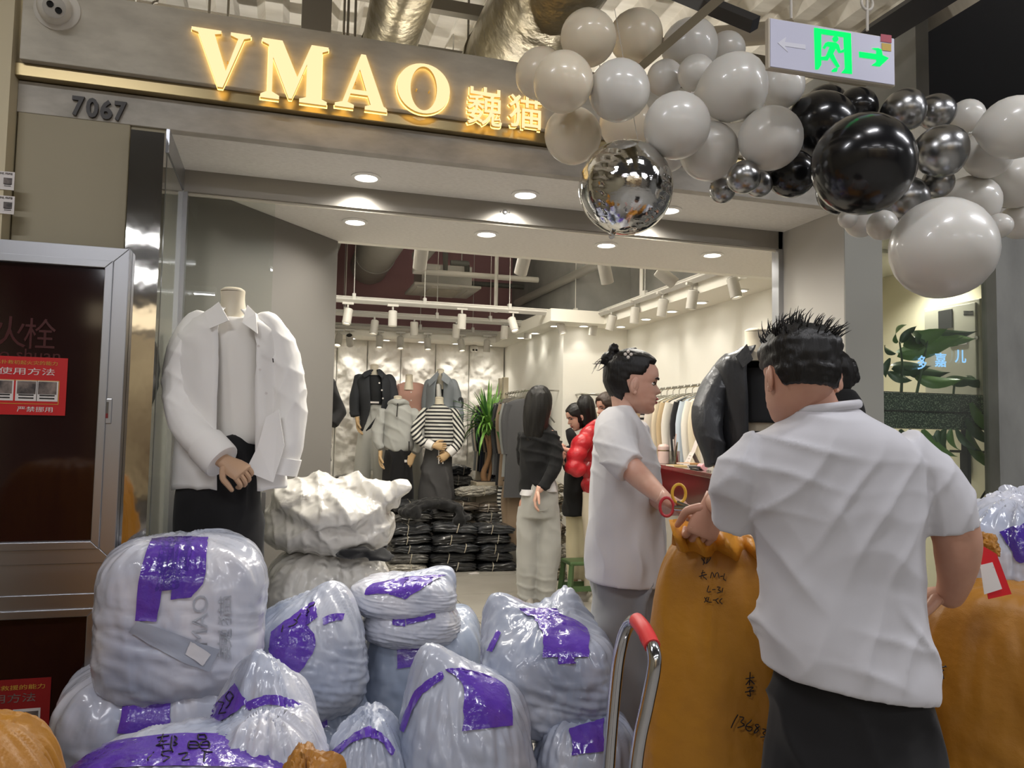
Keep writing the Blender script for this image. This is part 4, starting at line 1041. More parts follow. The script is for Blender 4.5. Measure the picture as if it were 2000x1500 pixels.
o1.ink([[(1441, 1394), (1427, 1420)], [(1444, 1398), (1452, 1400), (1446, 1408), (1453, 1414), (1440, 1420)], [(1466, 1404), (1457, 1418), (1462, 1426), (1468, 1420), (1459, 1417)], [(1483, 1414), (1474, 1414), (1482, 1424), (1472, 1430), (1476, 1422), (1485, 1416)], [(1490, 1422), (1497, 1424), (1491, 1430), (1496, 1436), (1486, 1438)]], m_marker, o1.root, 1.1)
o1.ink([[(1482, 1175), (1490, 1172)], [(1486, 1168), (1485, 1192)], [(1486, 1180), (1480, 1188)]], m_marker, o1.root, .9)
o2.ink([[(1828, 1306), (1848, 1302)], [(1836, 1300), (1830, 1324)], [(1838, 1304), (1846, 1326)], [(1846, 1308), (1836, 1318)], [(1848, 1300), (1851, 1303)]], m_marker, o2.root, 1.2)
# gathered mouth of the tall sack
mo = MB()
def mouth(u, v):
    x = 1306 + (1500 - 1306) * u
    yb = 1075 + 30 * u; yt = 1014 + 46 * u ** 1.2
    rip = 10 * math.sin(u * 38 + 2 * v) * (1 - v * .6)
    D_ = 2.07 - .03 * math.sin(u * 21 + v * 3) - .05 * math.sin(v * 3.14)
    if u < .12: x += (1 - v) * 18
    return P(x, yb + (yt - yb) * v + rip * .25, D=D_)
mo.grid(mouth, 60, 8)
def mouth2(u, v):
    p = mouth(u, 1 - v); q = mouth(u, 1)
    return q + (p - q) * .8 + V((.02, .05 * v + .012, -.01 * v))
mo.grid(mouth2, 60, 5)
mo.build('sack_mouth', mat('orange_woven_rim', 'cf8f30', .4, bump=(120, .3, .004, (1, 1, 1))), o1.root, 80)
# red tag on the right-hand sack
tg = thing('shipping_tag', 'red tag with a white printed label hanging on the right orange sack', 'tag', P(1955, 1165, D=1.82))
def quadbox(name, pts, D0, m, parent, th=.0015, off=0):
    q = [P(x, y, D=d - off) for x, y, d in pts]
    n_ = (q[1] - q[0]).cross(q[2] - q[0]).normalized()
    if n_.dot(CAM - q[0]) < 0: n_ = -n_
    return MB().add(q + [p + n_ * th for p in q], [(0, 1, 2, 3), (7, 6, 5, 4), (0, 4, 5, 1), (1, 5, 6, 2), (2, 6, 7, 3), (3, 7, 4, 0)]).build(name, m, parent, 0)
quadbox('card', [(1908, 1060, 1.82), (1946, 1082, 1.82), (1975, 1160, 1.81), (1930, 1170, 1.80)], 0, mat('tag_red', 'd02028', .4), tg)
quadbox('paper_label', [(1914, 1104, 1.815), (1938, 1098, 1.815), (1957, 1150, 1.808), (1922, 1161, 1.802)], 0, m_wht, tg, .001, .004)
for k in range(4):
    quadbox('print_line', [(1919 + k * 3, 1112 + k * 12, 1.811), (1940 + k * 3, 1107 + k * 12, 1.811), (1941 + k * 3, 1110 + k * 12, 1.811), (1920 + k * 3, 1116 + k * 12, 1.811)], 0, m_pic, tg, .0006, .002)
# bags at the right edge
r1 = bag('white film bag at the right edge behind a bare elbow', (1870, 985, 2120, 1200), 2.3, .2, m_film, zb=.55, seed=31, amp=.02, group='bags at the right edge')
r1.strip([(1950, 1040), (1990, 1100)], [(2010, 1020), (2030, 1090)], m_tape2, r1.root)
bag('second white film bag at the right edge, above the red tag', (1930, 965, 2120, 1060), 2.55, .15, m_film, zb=P(2000, 1065, D=2.55).z, seed=32, amp=.03, e=2.4, group='bags at the right edge')
tag(sackmesh(P(1928, 1068, D=1.95), (.026, .024, .034), 2.2, 14, 33, .006).build('sack_knot', m_woven, o2.root), 'x', 'x'); 
_k = [o for o in o2.root.children if o.name.startswith('sack_knot')][0]
del _k['label'], _k['category']
# stand under the right-edge bags
q = P(2010, 1130, D=2.45)
st = thing('low_table', 'dark low table carrying the white bags at the right edge', 'table', (q.x + .1, q.y + .1, 0))
MB().bx(q.x - .28, q.x + .6, q.y - .3, q.y + .45, .50, .55).build('table_top', mat('dark_wood', '2e2a28', .5), st, 0, bevel=.004)
for a, b in ((-.24, -.26), (.55, -.26), (-.24, .4), (.55, .4)): MB().bx(q.x + a - .02, q.x + a + .02, q.y + b - .02, q.y + b + .02, 0, .5).build('leg', MATS['dark_wood'], st, 0)
# ---- hand truck
m_chrome = mat('chrome_tube', 'c4c4c6', .12, 1.0)
ht = thing('hand_truck', 'chrome hand truck with a red grip in front of the orange sack', 'hand truck', (P(1215, 1450, D=1.6).x, P(1215, 1450, D=1.6).y, 0))
pts = [(1181, 1700, 1.72), (1189, 1500, 1.72), (1203, 1330, 1.72), (1214, 1258, 1.71), (1228, 1220, 1.68), (1244, 1212, 1.64), (1258, 1230, 1.58), (1274, 1262, 1.53), (1278, 1300, 1.51), (1264, 1375, 1.51), (1248, 1450, 1.51), (1240, 1530, 1.51), (1238, 1700, 1.51)]
pw = [P(x, y, D=d) for x, y, d in pts]
pl0 = V((pw[0].x, pw[0].y, .06)); pl1 = V((pw[-1].x, pw[-1].y, .06))
MB().tube([pl0] + pw + [pl1], .0135, 14, 6).build('frame_tube', m_chrome, ht)
MB().tube(pw[5:8], .0165, 14, 6).build('red_grip', mat('grip_red', 'd83a3a', .45), ht)
for k in (.0, .009, -.009):
    MB().tube([pw[6] + (pw[7] - pw[6]) * (.5 + k * 12), pw[6] + (pw[7] - pw[6]) * (.55 + k * 12)], .0172, 14).build('grip_ridge', MATS['grip_red'], ht)
MB().cyl(pl0.lerp(pl1, -.3), pl0.lerp(pl1, 1.3), .01).build('axle', m_chrome, ht)
for s in (-.35, 1.35):
    a = pl0.lerp(pl1, s); d_ = (pl1 - pl0).normalized()
    MB().lathe([(.01, -.012), (.055, -.012), (.06, 0), (.055, .012), (.01, .012)], a, d_, 20).build('wheel', mat('rubber_black', '1b1b1c', .7), ht)
n_ = (pl1 - pl0).normalized().cross(AZ)
MB().prism([(0, 0), ((pl1 - pl0).length, 0), ((pl1 - pl0).length, .2), (0, .2)], pl0 + V((0, 0, -.05)), (pl1 - pl0).normalized(), -n_, AZ, .006).build('toe_plate', m_chrome, ht, 0)
MB().cyl(pl0 + (pw[0] - pl0) * .45, pl1 + (pw[-1] - pl1) * .45, .009).build('cross_bar', m_chrome, ht)
# ---- garment packs in clear film
def packmat(name, c): return mat(name, c, .55, coat=.9, bump=[(28, .6, .02, (1, 1, 1)), (9, .4, .03, (1, 1, 2))], var=(tuple(v * .6 for v in (int(c[0:2], 16) / 255, int(c[2:4], 16) / 255, int(c[4:6], 16) / 255)), 12))
PM = {'black': packmat('pack_black', '26272a'), 'charcoal': packmat('pack_charcoal', '3c3f44'), 'grey': packmat('pack_grey', '6d6b67'), 'beige': packmat('pack_beige', 'c2b8a2'), 'brown': packmat('pack_brown', '746656'), 'white': packmat('pack_white', 'd8d2c4')}
pack_me = {}
m_str = mat('tie_string', 'a89f8c', .7)
def packmesh(k):
    if k not in pack_me:
        col, var_ = k
        vs, fs = CS[14]; out = []
        for d in vs:
            kk = (abs(d.x) ** 8 + abs(d.y) ** 8 + abs(d.z) ** 6) ** (-1 / 7.5)
            p = d * kk
            groove = .07 * abs(math.sin(p.z * 5.5 + var_)) + .10 * noise.noise(V((p.x * 2 + var_ * 5, p.y * 2, p.z * 4)))
            q = V((p.x * (.5 - groove * .5), p.y * (.5 - groove * .5), p.z * .5 + .16 * noise.noise(V((p.x * 2.2, p.y * 2.2, var_ * 9)))))
            q.z -= .16 * (abs(p.x) ** 3) * (1 if p.z > 0 else 0)
            out.append(q)
        sx_ = (.12, -.15, .02)[var_ % 3]; s = MB().tube([(sx_, -.51, -.45), (sx_ + .04, -.50, .42), (sx_ + .05, 0, .53), (sx_ + .04, .50, .42), (sx_, .51, -.45)], .011, 5, 2)
        pack_me[k] = (MB().add(out, fs).mesh('pack', PM[col], 60), s.mesh('string', m_str, 60))
    return pack_me[k]
CNT = {}
def pack(loc, size, col, rz, label, group):
    t = thing('garment_pack', label, 'garment pack', loc, group)
    t.rotation_euler = (random.uniform(-.05, .05), random.uniform(-.06, .06), rz)
    body, s = packmesh((col, random.randrange(6)))
    for nm, me in (('folded_garments', body), ('tie_string', s)):
        o = bpy.data.objects.new(nm, me); COL.objects.link(o); o.parent = t
        o.scale = size; o.location = (0, 0, size[2] / 2)
def stack(px0, px1, Yf, z0, cols, where, h=.105, dy=.32, jit=.03):
    a, b = P(px0, 1000, Y=Yf), P(px1, 1000, Y=Yf)
    z = z0
    n_ = len(cols)
    for i, c_ in enumerate(cols):
        hh_ = h * random.uniform(.9, 1.12)
        lvl = ORD[i] if i < 10 else 'upper'
        pack(V(((a.x + b.x) / 2 + random.uniform(-jit, jit), Yf + dy / 2 + random.uniform(-jit, jit), z)), ((b.x - a.x) * random.uniform(.95, 1.02), dy, hh_), c_, random.uniform(-.16, .16), '%s %s wrapped pack from the floor in %s' % (lvl, c_, where), 'film-wrapped garment packs')
        z += hh_ * .97
stack(764, 846, 7.30, 0, ['white', 'grey', 'charcoal', 'black', 'charcoal'], 'the front left stack', h=.09)
stack(846, 938, 7.30, 0, ['black', 'black', 'charcoal', 'black', 'charcoal'], 'the front middle stack', h=.09)
stack(936, 1012, 7.30, 0, ['black', 'black', 'charcoal', 'black', 'charcoal'], 'the right stack by the sweatpants', h=.09)
stack(775, 850, 7.75, 0, ['charcoal', 'grey', 'charcoal', 'brown', 'grey', 'charcoal'], 'row two, left stack')
stack(855, 935, 7.72, 0, ['grey', 'brown', 'charcoal', 'brown', 'grey', 'brown'], 'row two, middle stack')
stack(930, 1005, 7.72, 0, ['grey', 'charcoal', 'grey', 'beige', 'grey', 'brown'], 'row two, right stack')
stack(648, 700, 8.75, 0, ['grey', 'brown', 'grey', 'beige', 'brown', 'grey', 'brown', 'grey'], 'the pile by the grey wall edge')
stack(700, 742, 8.85, 0, ['grey', 'beige', 'grey', 'brown', 'grey', 'brown', 'grey'], 'the pile behind the dark jacket')
stack(876, 925, 8.55, 0, ['grey', 'brown', 'charcoal', 'grey', 'brown', 'grey', 'charcoal', 'grey', 'charcoal'], 'the pile left of the potted plant')
stack(938, 985, 8.1, 0, ['brown', 'grey', 'beige', 'grey', 'brown', 'beige'], 'the pile before the plant pot')
stack(1074, 1108, 6.75, 0, ['beige', 'beige', 'white', 'beige', 'brown', 'beige', 'beige', 'beige', 'beige'], 'the beige pile by the sweatpants', h=.10)
pack(P(930, 968, Y=7.85), (.40, .28, .10), 'white', .3, 'cream film-wrapped bundle lying open on top in front of the plant pot', 'film-wrapped garment packs')
# black garment thrown over the packs
dr = MB()
zt = P(850, 995, Y=7.4).z
for i in range(9):
    t = i / 8
    q = P(795 + 108 * t, 1000 - 18 * math.sin(t * 3.1) + (10 if i == 8 else 0), Y=7.45)
    dr.ell(q, (.08, .16, .05), None, 12, 8)
q = P(897, 1015, Y=7.32); dr.ell(q, (.06, .05, .1), None, 12, 8)
q = P(812, 1002, Y=7.3); dr.ell(q, (.06, .05, .07), None, 12, 8)
tag(fused(dr, .014, 3, folds(.02, (12, 12, 10))).build('thrown_garment', MATS['black_cloth'], None, 180), 'black garment thrown over the top of the dark packs', 'clothes')
# ================================================================== FIGURES
CU = V((R3[0][0], R3[1][0], 0)).normalized()      # picture-right on the ground plane
CV = V((-CU.y, CU.x, 0))                          # away from the viewer
CYAW = math.atan2(CU.y, CU.x)
def sil(mb, rows, D, n=40, sub=3, e=2.2, a0=None, a1=None, cap0=True, cap1=True):
    """loft through silhouette rows (py, xL, xR, half depth[, dD, lean, yaw])"""
    rs = []
    for r in rows:
        py, xl, xr, b = r[:4]; dd = r[4] if len(r) > 4 else 0; ln = r[5] if len(r) > 5 else 0; yw = r[6] if len(r) > 6 else 0
        c = P((xl + xr) / 2, py, D=D + dd)
        rs.append((c.x, c.y, c.z, (xr - xl) / 2 * (D + dd) / F, b, CYAW + yw, ln * CU.x, ln * CU.y))
    return mb.loft(rs, n, sub, e, cap0, cap1, a0, a1)
def pt(mb, pts, n=16, sub=4, flat=1.0, up=None, round_=True):
    """limb through (px, py, D, radius px)"""
    return mb.tube([P(x, y, D=d) for x, y, d, r in pts], [r * d / F for x, y, d, r in pts], n, sub, flat, up, True, round_)
def lerp_tab(tab, t):
    for (a, *A), (b, *B) in zip(tab, tab[1:]):
        if t <= b:
            k = (t - a) / (b - a); k = k * k * (3 - 2 * k) * .5 + k * .5
            return [x + (y - x) * k for x, y in zip(A, B)]
    return list(tab[-1][1:])
HEAD = [(0, .28, .08, .08), (.03, .355, -.02, .16), (.08, .37, -.12, .21), (.14, .35, -.20, .255), (.19, .378, -.25, .275), (.225, .362, -.28, .285), (.26, .388, -.31, .292), (.31, .368, -.36, .305), (.37, .37, -.40, .318), (.45, .355, -.44, .33), (.50, .345, -.46, .335), (.56, .378, -.47, .34), (.64, .392, -.47, .342), (.74, .375, -.45, .33), (.84, .31, -.38, .285), (.92, .21, -.26, .205), (.97, .11, -.14, .12), (1.0, .0, -.02, .01)]
def head_pt(t, th, H, nose=1.0):
    f, b, w = lerp_tab(HEAD, t)
    s, c = math.sin(th), math.cos(th)
    e = .82
    x = w * math.copysign(abs(s) ** e, s)
    y = (f + b) / 2 + (f - b) / 2 * math.copysign(abs(c) ** (e if c < 0 else .9), c)
    a = (th + math.pi) % (2 * math.pi) - math.pi
    nz_ = max(0, 1 - abs(t - .375) / .06) if t < .375 else max(0, 1 - (t - .375) / .17)
    y += nose * .105 * nz_ ** .9 * math.exp(-(a / .20) ** 2)
    so = math.exp(-((abs(a) - .50) / .22) ** 2) * math.exp(-((t - .50) / .05) ** 2)
    y -= .03 * so
    lip = math.exp(-((t - .205) / .018) ** 2) + math.exp(-((t - .25) / .018) ** 2)
    y += .014 * lip * math.exp(-(a / .32) ** 2)
    return V((x * H, y * H, t * H))
def headM(px_, py_, D, yaw, pitch=0, roll=0):
    """chin-level frame of a head whose axis meets this pixel; yaw 0 looks away from the viewer along +y"""
    return Matrix.Translation(P(px_, py_, D=D)) @ Matrix.Rotation(yaw, 4, 'Z') @ Matrix.Rotation(pitch, 4, 'X') @ Matrix.Rotation(roll, 4, 'Y')
def head_mesh(M, H=.22, nose=1.0, nr=44, nt=48, ears=True):
    mb = MB(M)
    rs = [[head_pt(i / nr, 2 * math.pi * j / nt, H, nose) for j in range(nt)] for i in range(nr + 1)]
    mb.rings(rs)
    if ears:
        for s in (-1, 1):
            c = V((s * .335 * H, -.06 * H, .44 * H))
            R_ = Matrix.Rotation(s * .35, 3, 'Z') @ Matrix.Rotation(-.2, 3, 'X')
            mb.ell(c, (.035 * H, .085 * H, .14 * H), R_, 14, 10)
            mb.ell(c + V((s * .018 * H, .0, .01 * H)), (.03 * H, .05 * H, .09 * H), R_, 10, 8)
            mb.ell(c + V((0, .01 * H, -.12 * H)), (.028 * H, .035 * H, .04 * H), None, 10, 8)
    return mb
def hair_mesh(M, H, line, thick, nr=52, nt=64, seed=0, amp=.006):
    """scalp hair: follows the skull above line(theta), sinks under the skin below it"""
    mb = MB(M); rs = []
    c = V((0, -.04 * H, .55 * H))
    for i in range(nr + 1):
        t = i / nr; ring = []
        for j in range(nt):
            th = 2 * math.pi * j / nt
            a = abs((th + math.pi) % (2 * math.pi) - math.pi)
            p = head_pt(t, th, H, 0)
            d = (p - c).normalized()
            k = ss(-.035, .03, t - line(a))
            o = thick(a, t) + amp * (abs(noise.noise(V((d.x * 7 + seed, d.y * 3, d.z * 3)))) - .2)
            ring.append(p + d * (o * k - .014 * (1 - k)))
        rs.append(ring)
    mb.rings(rs)
    return mb
def face_bits(M, H, parent, lips='9c4a48', brow='2a2220', lid=.0):
    m_b = mat('brow_' + brow, brow, .7); m_l = mat('lips_' + lips, lips, .35); m_e = mat('eye_white', 'd9d4cf', .2); m_i = mat('iris_dark', '1c1412', .1)
    for s in (-1, 1):
        mb = MB(M)
        q = [head_pt(.575 + .018 * math.sin(k / 6 * 3.1), s * (.25 + .50 * k / 6), H) + V((0, .003, 0)) for k in range(7)]
        mb.tube(q, [.002, .0035, .004, .004, .0035, .0025, .001], 6, 2); mb.build('eyebrow', m_b, parent)
        mb = MB(M)
        e = head_pt(.495, s * .5, H)
        mb.ell(e + V((0, -.004, 0)), (.014, .009, .0065), None, 14, 8); mb.build('eye', m_e, parent)
        mb = MB(M); mb.ell(e + V((0, .003, -.001)), (.0055, .0035, .0055), None, 10, 6); mb.build('iris', m_i, parent)
        mb = MB(M)
        q = [head_pt(.495 + .030 * math.sin(k / 6 * 3.14), s * (.30 + .42 * k / 6), H) + V((0, .0035, 0)) for k in range(7)]
        mb.tube(q, .0022, 6, 2); mb.build('eyelid', m_i, parent)
    mb = MB(M)
    for t_ in (.205, .25):
        q = [head_pt(t_ + (.014 if t_ > .23 else -.004) * math.cos(k / 8 * 3.14 - 1.57), -.38 + .76 * k / 8, H) for k in range(9)]
        mb.tube(q, [.001, .004, .0052, .0058, .0056, .0058, .0052, .004, .001], 8, 2)
    mb.build('lips', m_l, parent)
def hand(mb, wrist, d, palm, curl=.5, size=1.0, side=1, spread=.06, thumb=.6, nseg=8):
    """palm and five separate fingers; d = along the hand, palm = direction the palm faces, side = thumb side (+1: d x palm)"""
    d = V(d).normalized(); palm = (V(palm) - d * V(palm).dot(d)).normalized(); s = d.cross(palm) * side
    w = V(wrist); L = .088 * size
    mb.tube([w - d * .02 * size, w + d * .02 * size, w + d * L * .6, w + d * L, w + d * (L + .008 * size)], [.027 * size, .031 * size, .040 * size, .041 * size, .034 * size], 14, 2, [.75, .6, .42, .36, .3], up=s, round_=False)
    for i, (o, ln) in enumerate(((.030, .070), (.010, .080), (-.010, .075), (-.029, .058))):
        b = w + d * (L - .004) + s * (o * size); dr_ = (d + s * (o / .03 * spread)).normalized(); pp = palm
        pts = [b]; a = 0
        for k, f_ in enumerate((.45, .32, .23)):
            a += curl * (1.0, 1.1, .8)[k]
            v_ = dr_ * math.cos(a) + pp * math.sin(a)
            pts.append(pts[-1] + v_ * (ln * f_ * size))
        mb.tube(pts, [.0098 * size, .0092 * size, .0085 * size, .0070 * size], nseg, 3, round_=True)
    b = w + d * .028 * size + s * .026 * size
    t1 = (d * .55 + s * .75 + palm * .35).normalized(); t2 = (d * .85 + s * (.5 - thumb * .6) + palm * (.2 + thumb * .5)).normalized()
    mb.tube([b, b + t1 * .034 * size, b + t1 * .034 * size + t2 * .028 * size, b + t1 * .034 * size + t2 * .052 * size], [.014 * size, .0115 * size, .0105 * size, .008 * size], nseg, 3, round_=True)
    return mb
m_skin = mat('skin', 'c79a83', .45, sss=.15, var=('bb8a74', 8)); m_skin2 = mat('skin_pale', 'd2a894', .42, sss=.15, var=('c4937f', 8))
m_hair = mat('hair_black', '100d0b', .45, bump=(110, .55, .006, (1, 1, .12))); m_hairb = mat('hair_brown', '3a2a20', .45, bump=(90, .5, .006, (1, 1, .15)))
m_tee = mat('tee_white', 'c8c7cc', .8, sheen=.2, bump=(420, .08, .001, (1, 1, 1))); m_shirtw = mat('woman_shirt_white', 'd4d2d3', .8, sheen=.2, bump=(420, .08, .001, (1, 1, 1)))
m_blk = mat('trousers_black', '141315', .85, sheen=.1); m_gry = mat('trousers_grey', '8a8a8c', .85, sheen=.3, bump=(300, .1, .001, (1, 1, 1)))
def foldmix(*fs): return lambda p, n=None: sum(f(p, n) for f in fs)
def dirfold(amp, d, freq, wid=.45, seed=0, zr=None):
    """soft creases running across direction d"""
    d = V(d).normalized()
    def fn(p, n=None):
        u = p.dot(d) * freq + 1.3 * noise.noise(V((p.x * 3 + seed, p.y * 3, p.z * 3)))
        w = max(0, noise.noise(V((p.x * 2.2 + seed * 2, p.y * 2.2, p.z * 2.2 + 4))) + .25)
        k = 1 if zr is None else ss(zr[0], zr[1], p.z) if zr[0] < zr[1] else 1 - ss(zr[1], zr[0], p.z)
        return amp * math.sin(u) * w * k
    return fn
def hemmed(f, z0, h=.07):
    """calm the folds towards a hem at height z0"""
    return lambda p, n=None: f(p, n) * (.15 + .85 * ss(z0, z0 + h, p.z))
def crease(amp, d, freq, seed=0, zr=None, w0=.5):
    """sharper cloth creases: ridges stacked along d, broken up by noise"""
    d = V(d).normalized()
    def fn(p, n=None):
        u = p.dot(d) * freq + 2.2 * noise.noise(V((p.x * 2.6 + seed, p.y * 2.6, p.z * 2.6))) + .6 * noise.noise(V((p.x * 9 + seed, p.y * 9, p.z * 9)))
        w = max(0, min(1, noise.noise(V((p.x * 3.1 + seed * 2, p.y * 3.1, p.z * 3.1 + 4))) * 1.6 + w0))
        k = 1 if zr is None else ss(zr[0], zr[1], p.z) if zr[0] < zr[1] else 1 - ss(zr[1], zr[0], p.z)
        return amp * 1.35 * ((1 - abs(math.sin(u))) ** 2 - .3) * w * k
    return fn
# ------------------------------------------------------------------ man in the white T-shirt, seen from behind
DM = 1.75
man = thing('person', 'person in white T-shirt and black trousers, seen from behind, holding the orange sack', 'person', (P(1660, 1200, D=DM).x, P(1660, 1200, D=DM).y, 0))
Hm = .212
MH = headM(1560, 824, 1.73, CYAW + .12, -.16, .07)
b = MB()
sil(b, [(1330, 1540, 1785, .08), (1200, 1520, 1775, .085), (1060, 1505, 1775, .09), (940, 1475, 1770, .10), (880, 1480, 1755, .09), (845, 1520, 1715, .075), (815, 1545, 1655, .060), (790, 1530, 1636, .056), (750, 1518, 1620, .052)], DM, 32)
pt(b, [(1492, 905, DM, 32), (1448, 955, 1.745, 33), (1436, 996, 1.82, 31), (1412, 988, 1.93, 26), (1396, 980, 2.00, 22)])
pt(b, [(1750, 905, DM, 38), (1828, 965, 1.740, 48), (1866, 1040, 1.730, 45), (1870, 1085, 1.740, 42), (1866, 1130, 1.770, 33), (1856, 1162, 1.800, 27)])
zf = lambda x, D: (x, 845 + F * CAMZ / D + 5, D)
for xc, k in ((1585, -1), (1745, 1)):
    pt(b, [(xc + 25 * -k, 1330, DM, 45), (xc + 10 * k, 1600, 1.740, 58), (xc + 14 * k, 1850, 1.750, 45), (xc + 15 * k, 1950, 1.760, 34)])
hx = head_mesh(MH, Hm); hd_ = MB()
hand(hd_, P(1394, 980, D=1.995), -AZ * .85 - CU * .32, CV, .8, 1.0, -1, .0, .7)
hand(hd_, P(1857, 1160, D=1.80), -CU * .75 + CV * .55 - AZ * .25, -AZ + CV * .2, .25, 1.05, 1, .12, .3)
fused(b, .007, 6, None, hx.merge(hd_)).build('body', m_skin, man, 180)
def line_m(a): return .66 - .10 * ss(.5, 1.1, a) if a < 1.2 else (.56 - .25 * ss(1.5, 2.2, a))
hair_mesh(MH, Hm, line_m, lambda a, t: .004 + .012 * ss(.55, .85, t), seed=3, amp=.014).build('hair', m_hair, man, 180)
tf = MB(MH)
for i in range(230):
    th = random.uniform(-math.pi, math.pi); t = random.uniform(.80, 1.0)
    p = head_pt(t, th, Hm, 0); d = (p - V((0, -.04 * Hm, .5 * Hm))).normalized()
    sw = V((random.uniform(.0, .9), random.uniform(-.5, .3), random.uniform(-.1, .6)))
    ln = random.uniform(.018, .045)
    q0 = p + d * .010
    tf.tube([q0, q0 + (d + sw * .3).normalized() * ln * .55, q0 + (d + sw * .3).normalized() * ln * .55 + (d * .5 + sw).normalized() * ln * .5], [.0020, .0014, .0003], 4, 2)
tf.build('hair_tufts', m_hair, man, 180)
b = MB()
sil(b, [(1330, 1492, 1822, .15, 0, -.16), (1285, 1480, 1820, .148, 0, -.14), (1220, 1480, 1808, .14, 0, -.07), (1140, 1482, 1798, .13), (1060, 1478, 1797, .13), (1000, 1455, 1800, .13), (940, 1440, 1806, .13), (885, 1446, 1792, .125), (848, 1476, 1752, .112), (822, 1512, 1708, .09), (806, 1535, 1682, .072), (797, 1540, 1672, .066)], DM, 48)
pt(b, [(1490, 880, DM, 50), (1446, 930, 1.740, 53), (1437, 985, 1.775, 47), (1434, 1020, 1.80, 45)], round_=False)
pt(b, [(1750, 880, DM, 58), (1822, 945, 1.740, 58), (1850, 1005, 1.730, 55), (1858, 1034, 1.730, 54)], round_=False)
fused(b, .007, 4, hemmed(foldmix(folds(.006, (6, 6, 6), 2), crease(.020, CU * .8 + AZ * .6, 22, 1, (1.25, .95)), crease(.007, CU * .9 - AZ * .45, 34, 6), crease(.006, AZ + CU * .2, 42, 9)), P(1650, 1325, D=DM).z)).build('t_shirt', m_tee, man, 180)
b = MB(); c0 = P(1607, 800, D=DM)
b.tube([c0 + CU * (math.cos(t) * .076) + CV * (math.sin(t) * .072) + AZ * (.010 * math.cos(t) + .004) for t in (i * math.pi / 16 for i in range(33))], .010, 10, 1, .7)
b.build('collar', m_tee, man)
b = MB()
sil(b, [(1560, 1505, 1840, .14), (1480, 1502, 1838, .14), (1420, 1504, 1832, .125), (1360, 1512, 1818, .112), (1260, 1516, 1800, .105), (1230, 1520, 1790, .10)], DM, 40)
for xc, k in ((1580, -1), (1752, 1)):
    pt(b, [(xc, 1460, DM, 84), (xc + 12 * k, 1640, 1.740, 82), (xc + 16 * k, 1850, 1.750, 70), (xc + 18 * k, 1985, 1.760, 58)], round_=False)
fused(b, .009, 4, foldmix(folds(.008, (6, 6, 4), 4), crease(.012, CU + AZ * .5, 22, 3))).build('trousers', m_blk, man, 180)
for xc in (1562, 1770):
    q = P(xc, 2000, D=1.76); q.z = 0
    MB().loft([(q.x, q.y + .03, .0, .045, .13, CYAW), (q.x, q.y + .03, .03, .047, .135, CYAW), (q.x, q.y + .02, .07, .04, .10, CYAW), (q.x, q.y, .10, .034, .05, CYAW)], 20, 3).build('shoe', mat('shoe_black', '202022', .5), man)
# ------------------------------------------------------------------ woman with the bun, in profile
DW = 2.78
wom = thing('person', 'person in a loose white top and grey trousers, in profile, cutting the sack open', 'person', (P(1228, 1200, D=DW).x, P(1228, 1200, D=DW).y, 0))
Hw = .215
YR = math.atan2(-CU.x, CU.y)            # looking picture-right
MW = headM(1234, 806, DW, YR + .06, -.07, 0)
b = MB()
sil(b, [(1130, 1165, 1285, .13), (1000, 1165, 1280, .13), (900, 1168, 1266, .14), (850, 1175, 1255, .14), (825, 1188, 1245, .10), (800, 1196, 1240, .055), (770, 1192, 1240, .050)], DW, 28)
pt(b, [(1200, 838, DW - .13, 28), (1203, 868, DW - .26, 27), (1214, 896, DW - .32, 26), (1246, 928, DW - .36, 24), (1278, 958, DW - .45, 19), (1298, 974, DW - .50, 15)])
pt(b, [(1225, 845, DW + .15, 26), (1245, 930, DW + .18, 24), (1300, 985, DW - .25, 18), (1330, 990, DW - .45, 15)])
for dd in (-.08, .08):
    pt(b, [(1225, 1120, DW + dd * .7, 36), (1228, 1380, DW + dd, 24), (1224, 1540, DW + dd, 17)])
hx = head_mesh(MW, Hw); hd_ = MB()
hand(hd_, P(1298, 974, D=DW - .50), CU * .8 - AZ * .42 - CV * .05, -AZ + CV * .3, .8, .95, 1, .02, .8)
hand(hd_, P(1330, 992, D=DW - .47), CU * .6 - AZ * .3 - CV * .5, -AZ + CV * .2, .9, .92, 1, .0, .8)
fused(b, .006, 6, None, hx.merge(hd_)).build('body', m_skin2, wom, 180)
face_bits(MW, Hw, wom)
def line_w(a): return .86 - .05 * ss(.2, .6, a) - .21 * ss(1.0, 1.4, a) if a < 1.45 else .60 * (1 - ss(1.75, 1.8, a)) + (.30 - .14 * ss(2.0, 2.6, a)) * ss(1.75, 1.8, a)
hair_mesh(MW, Hw, line_w, lambda a, t: .006 + .009 * ss(.6, .9, t) + .006 * ss(1.8, 2.6, a), seed=9, amp=.004).build('hair', m_hair, wom, 180)
b = MB()
q = P(1192, 702, D=DW)
b.ell(q, (.030, .030, .028)); b.ell(P(1199, 683, D=DW), (.019, .019, .023)); b.ell(P(1186, 700, D=DW), (.022, .022, .024)); b.ell(P(1203, 713, D=DW), (.026, .026, .022))
bun = fused(b, .005, 3, folds(.005, (60, 60, 60), 2)).build('hair_bun', m_hair, wom, 180)
b = MB()
for i in range(10):
    a = P(1186 + random.uniform(-6, 4), 704 + random.uniform(-8, 10), D=DW - .02)
    b.tube([a, a - CU * .025 + AZ * random.uniform(-.02, .012), a - CU * random.uniform(.035, .05) + AZ * random.uniform(-.045, .0)], [.002, .0012, .0004], 4, 2)
b.build('loose_strands', m_hair, wom)
hc = P(1227, 692, D=DW - .085)
b = MB()
for a, b2_ in ((-.010, 0), (.010, 0), (0, -.010), (0, .010)): b.ell(hc + CU * a + AZ * b2_, (.006, .006, .006), None, 10, 6)
b.build('hair_clip', mat('pearl_clip', 'e4ded6', .25), wom)
b = MB()
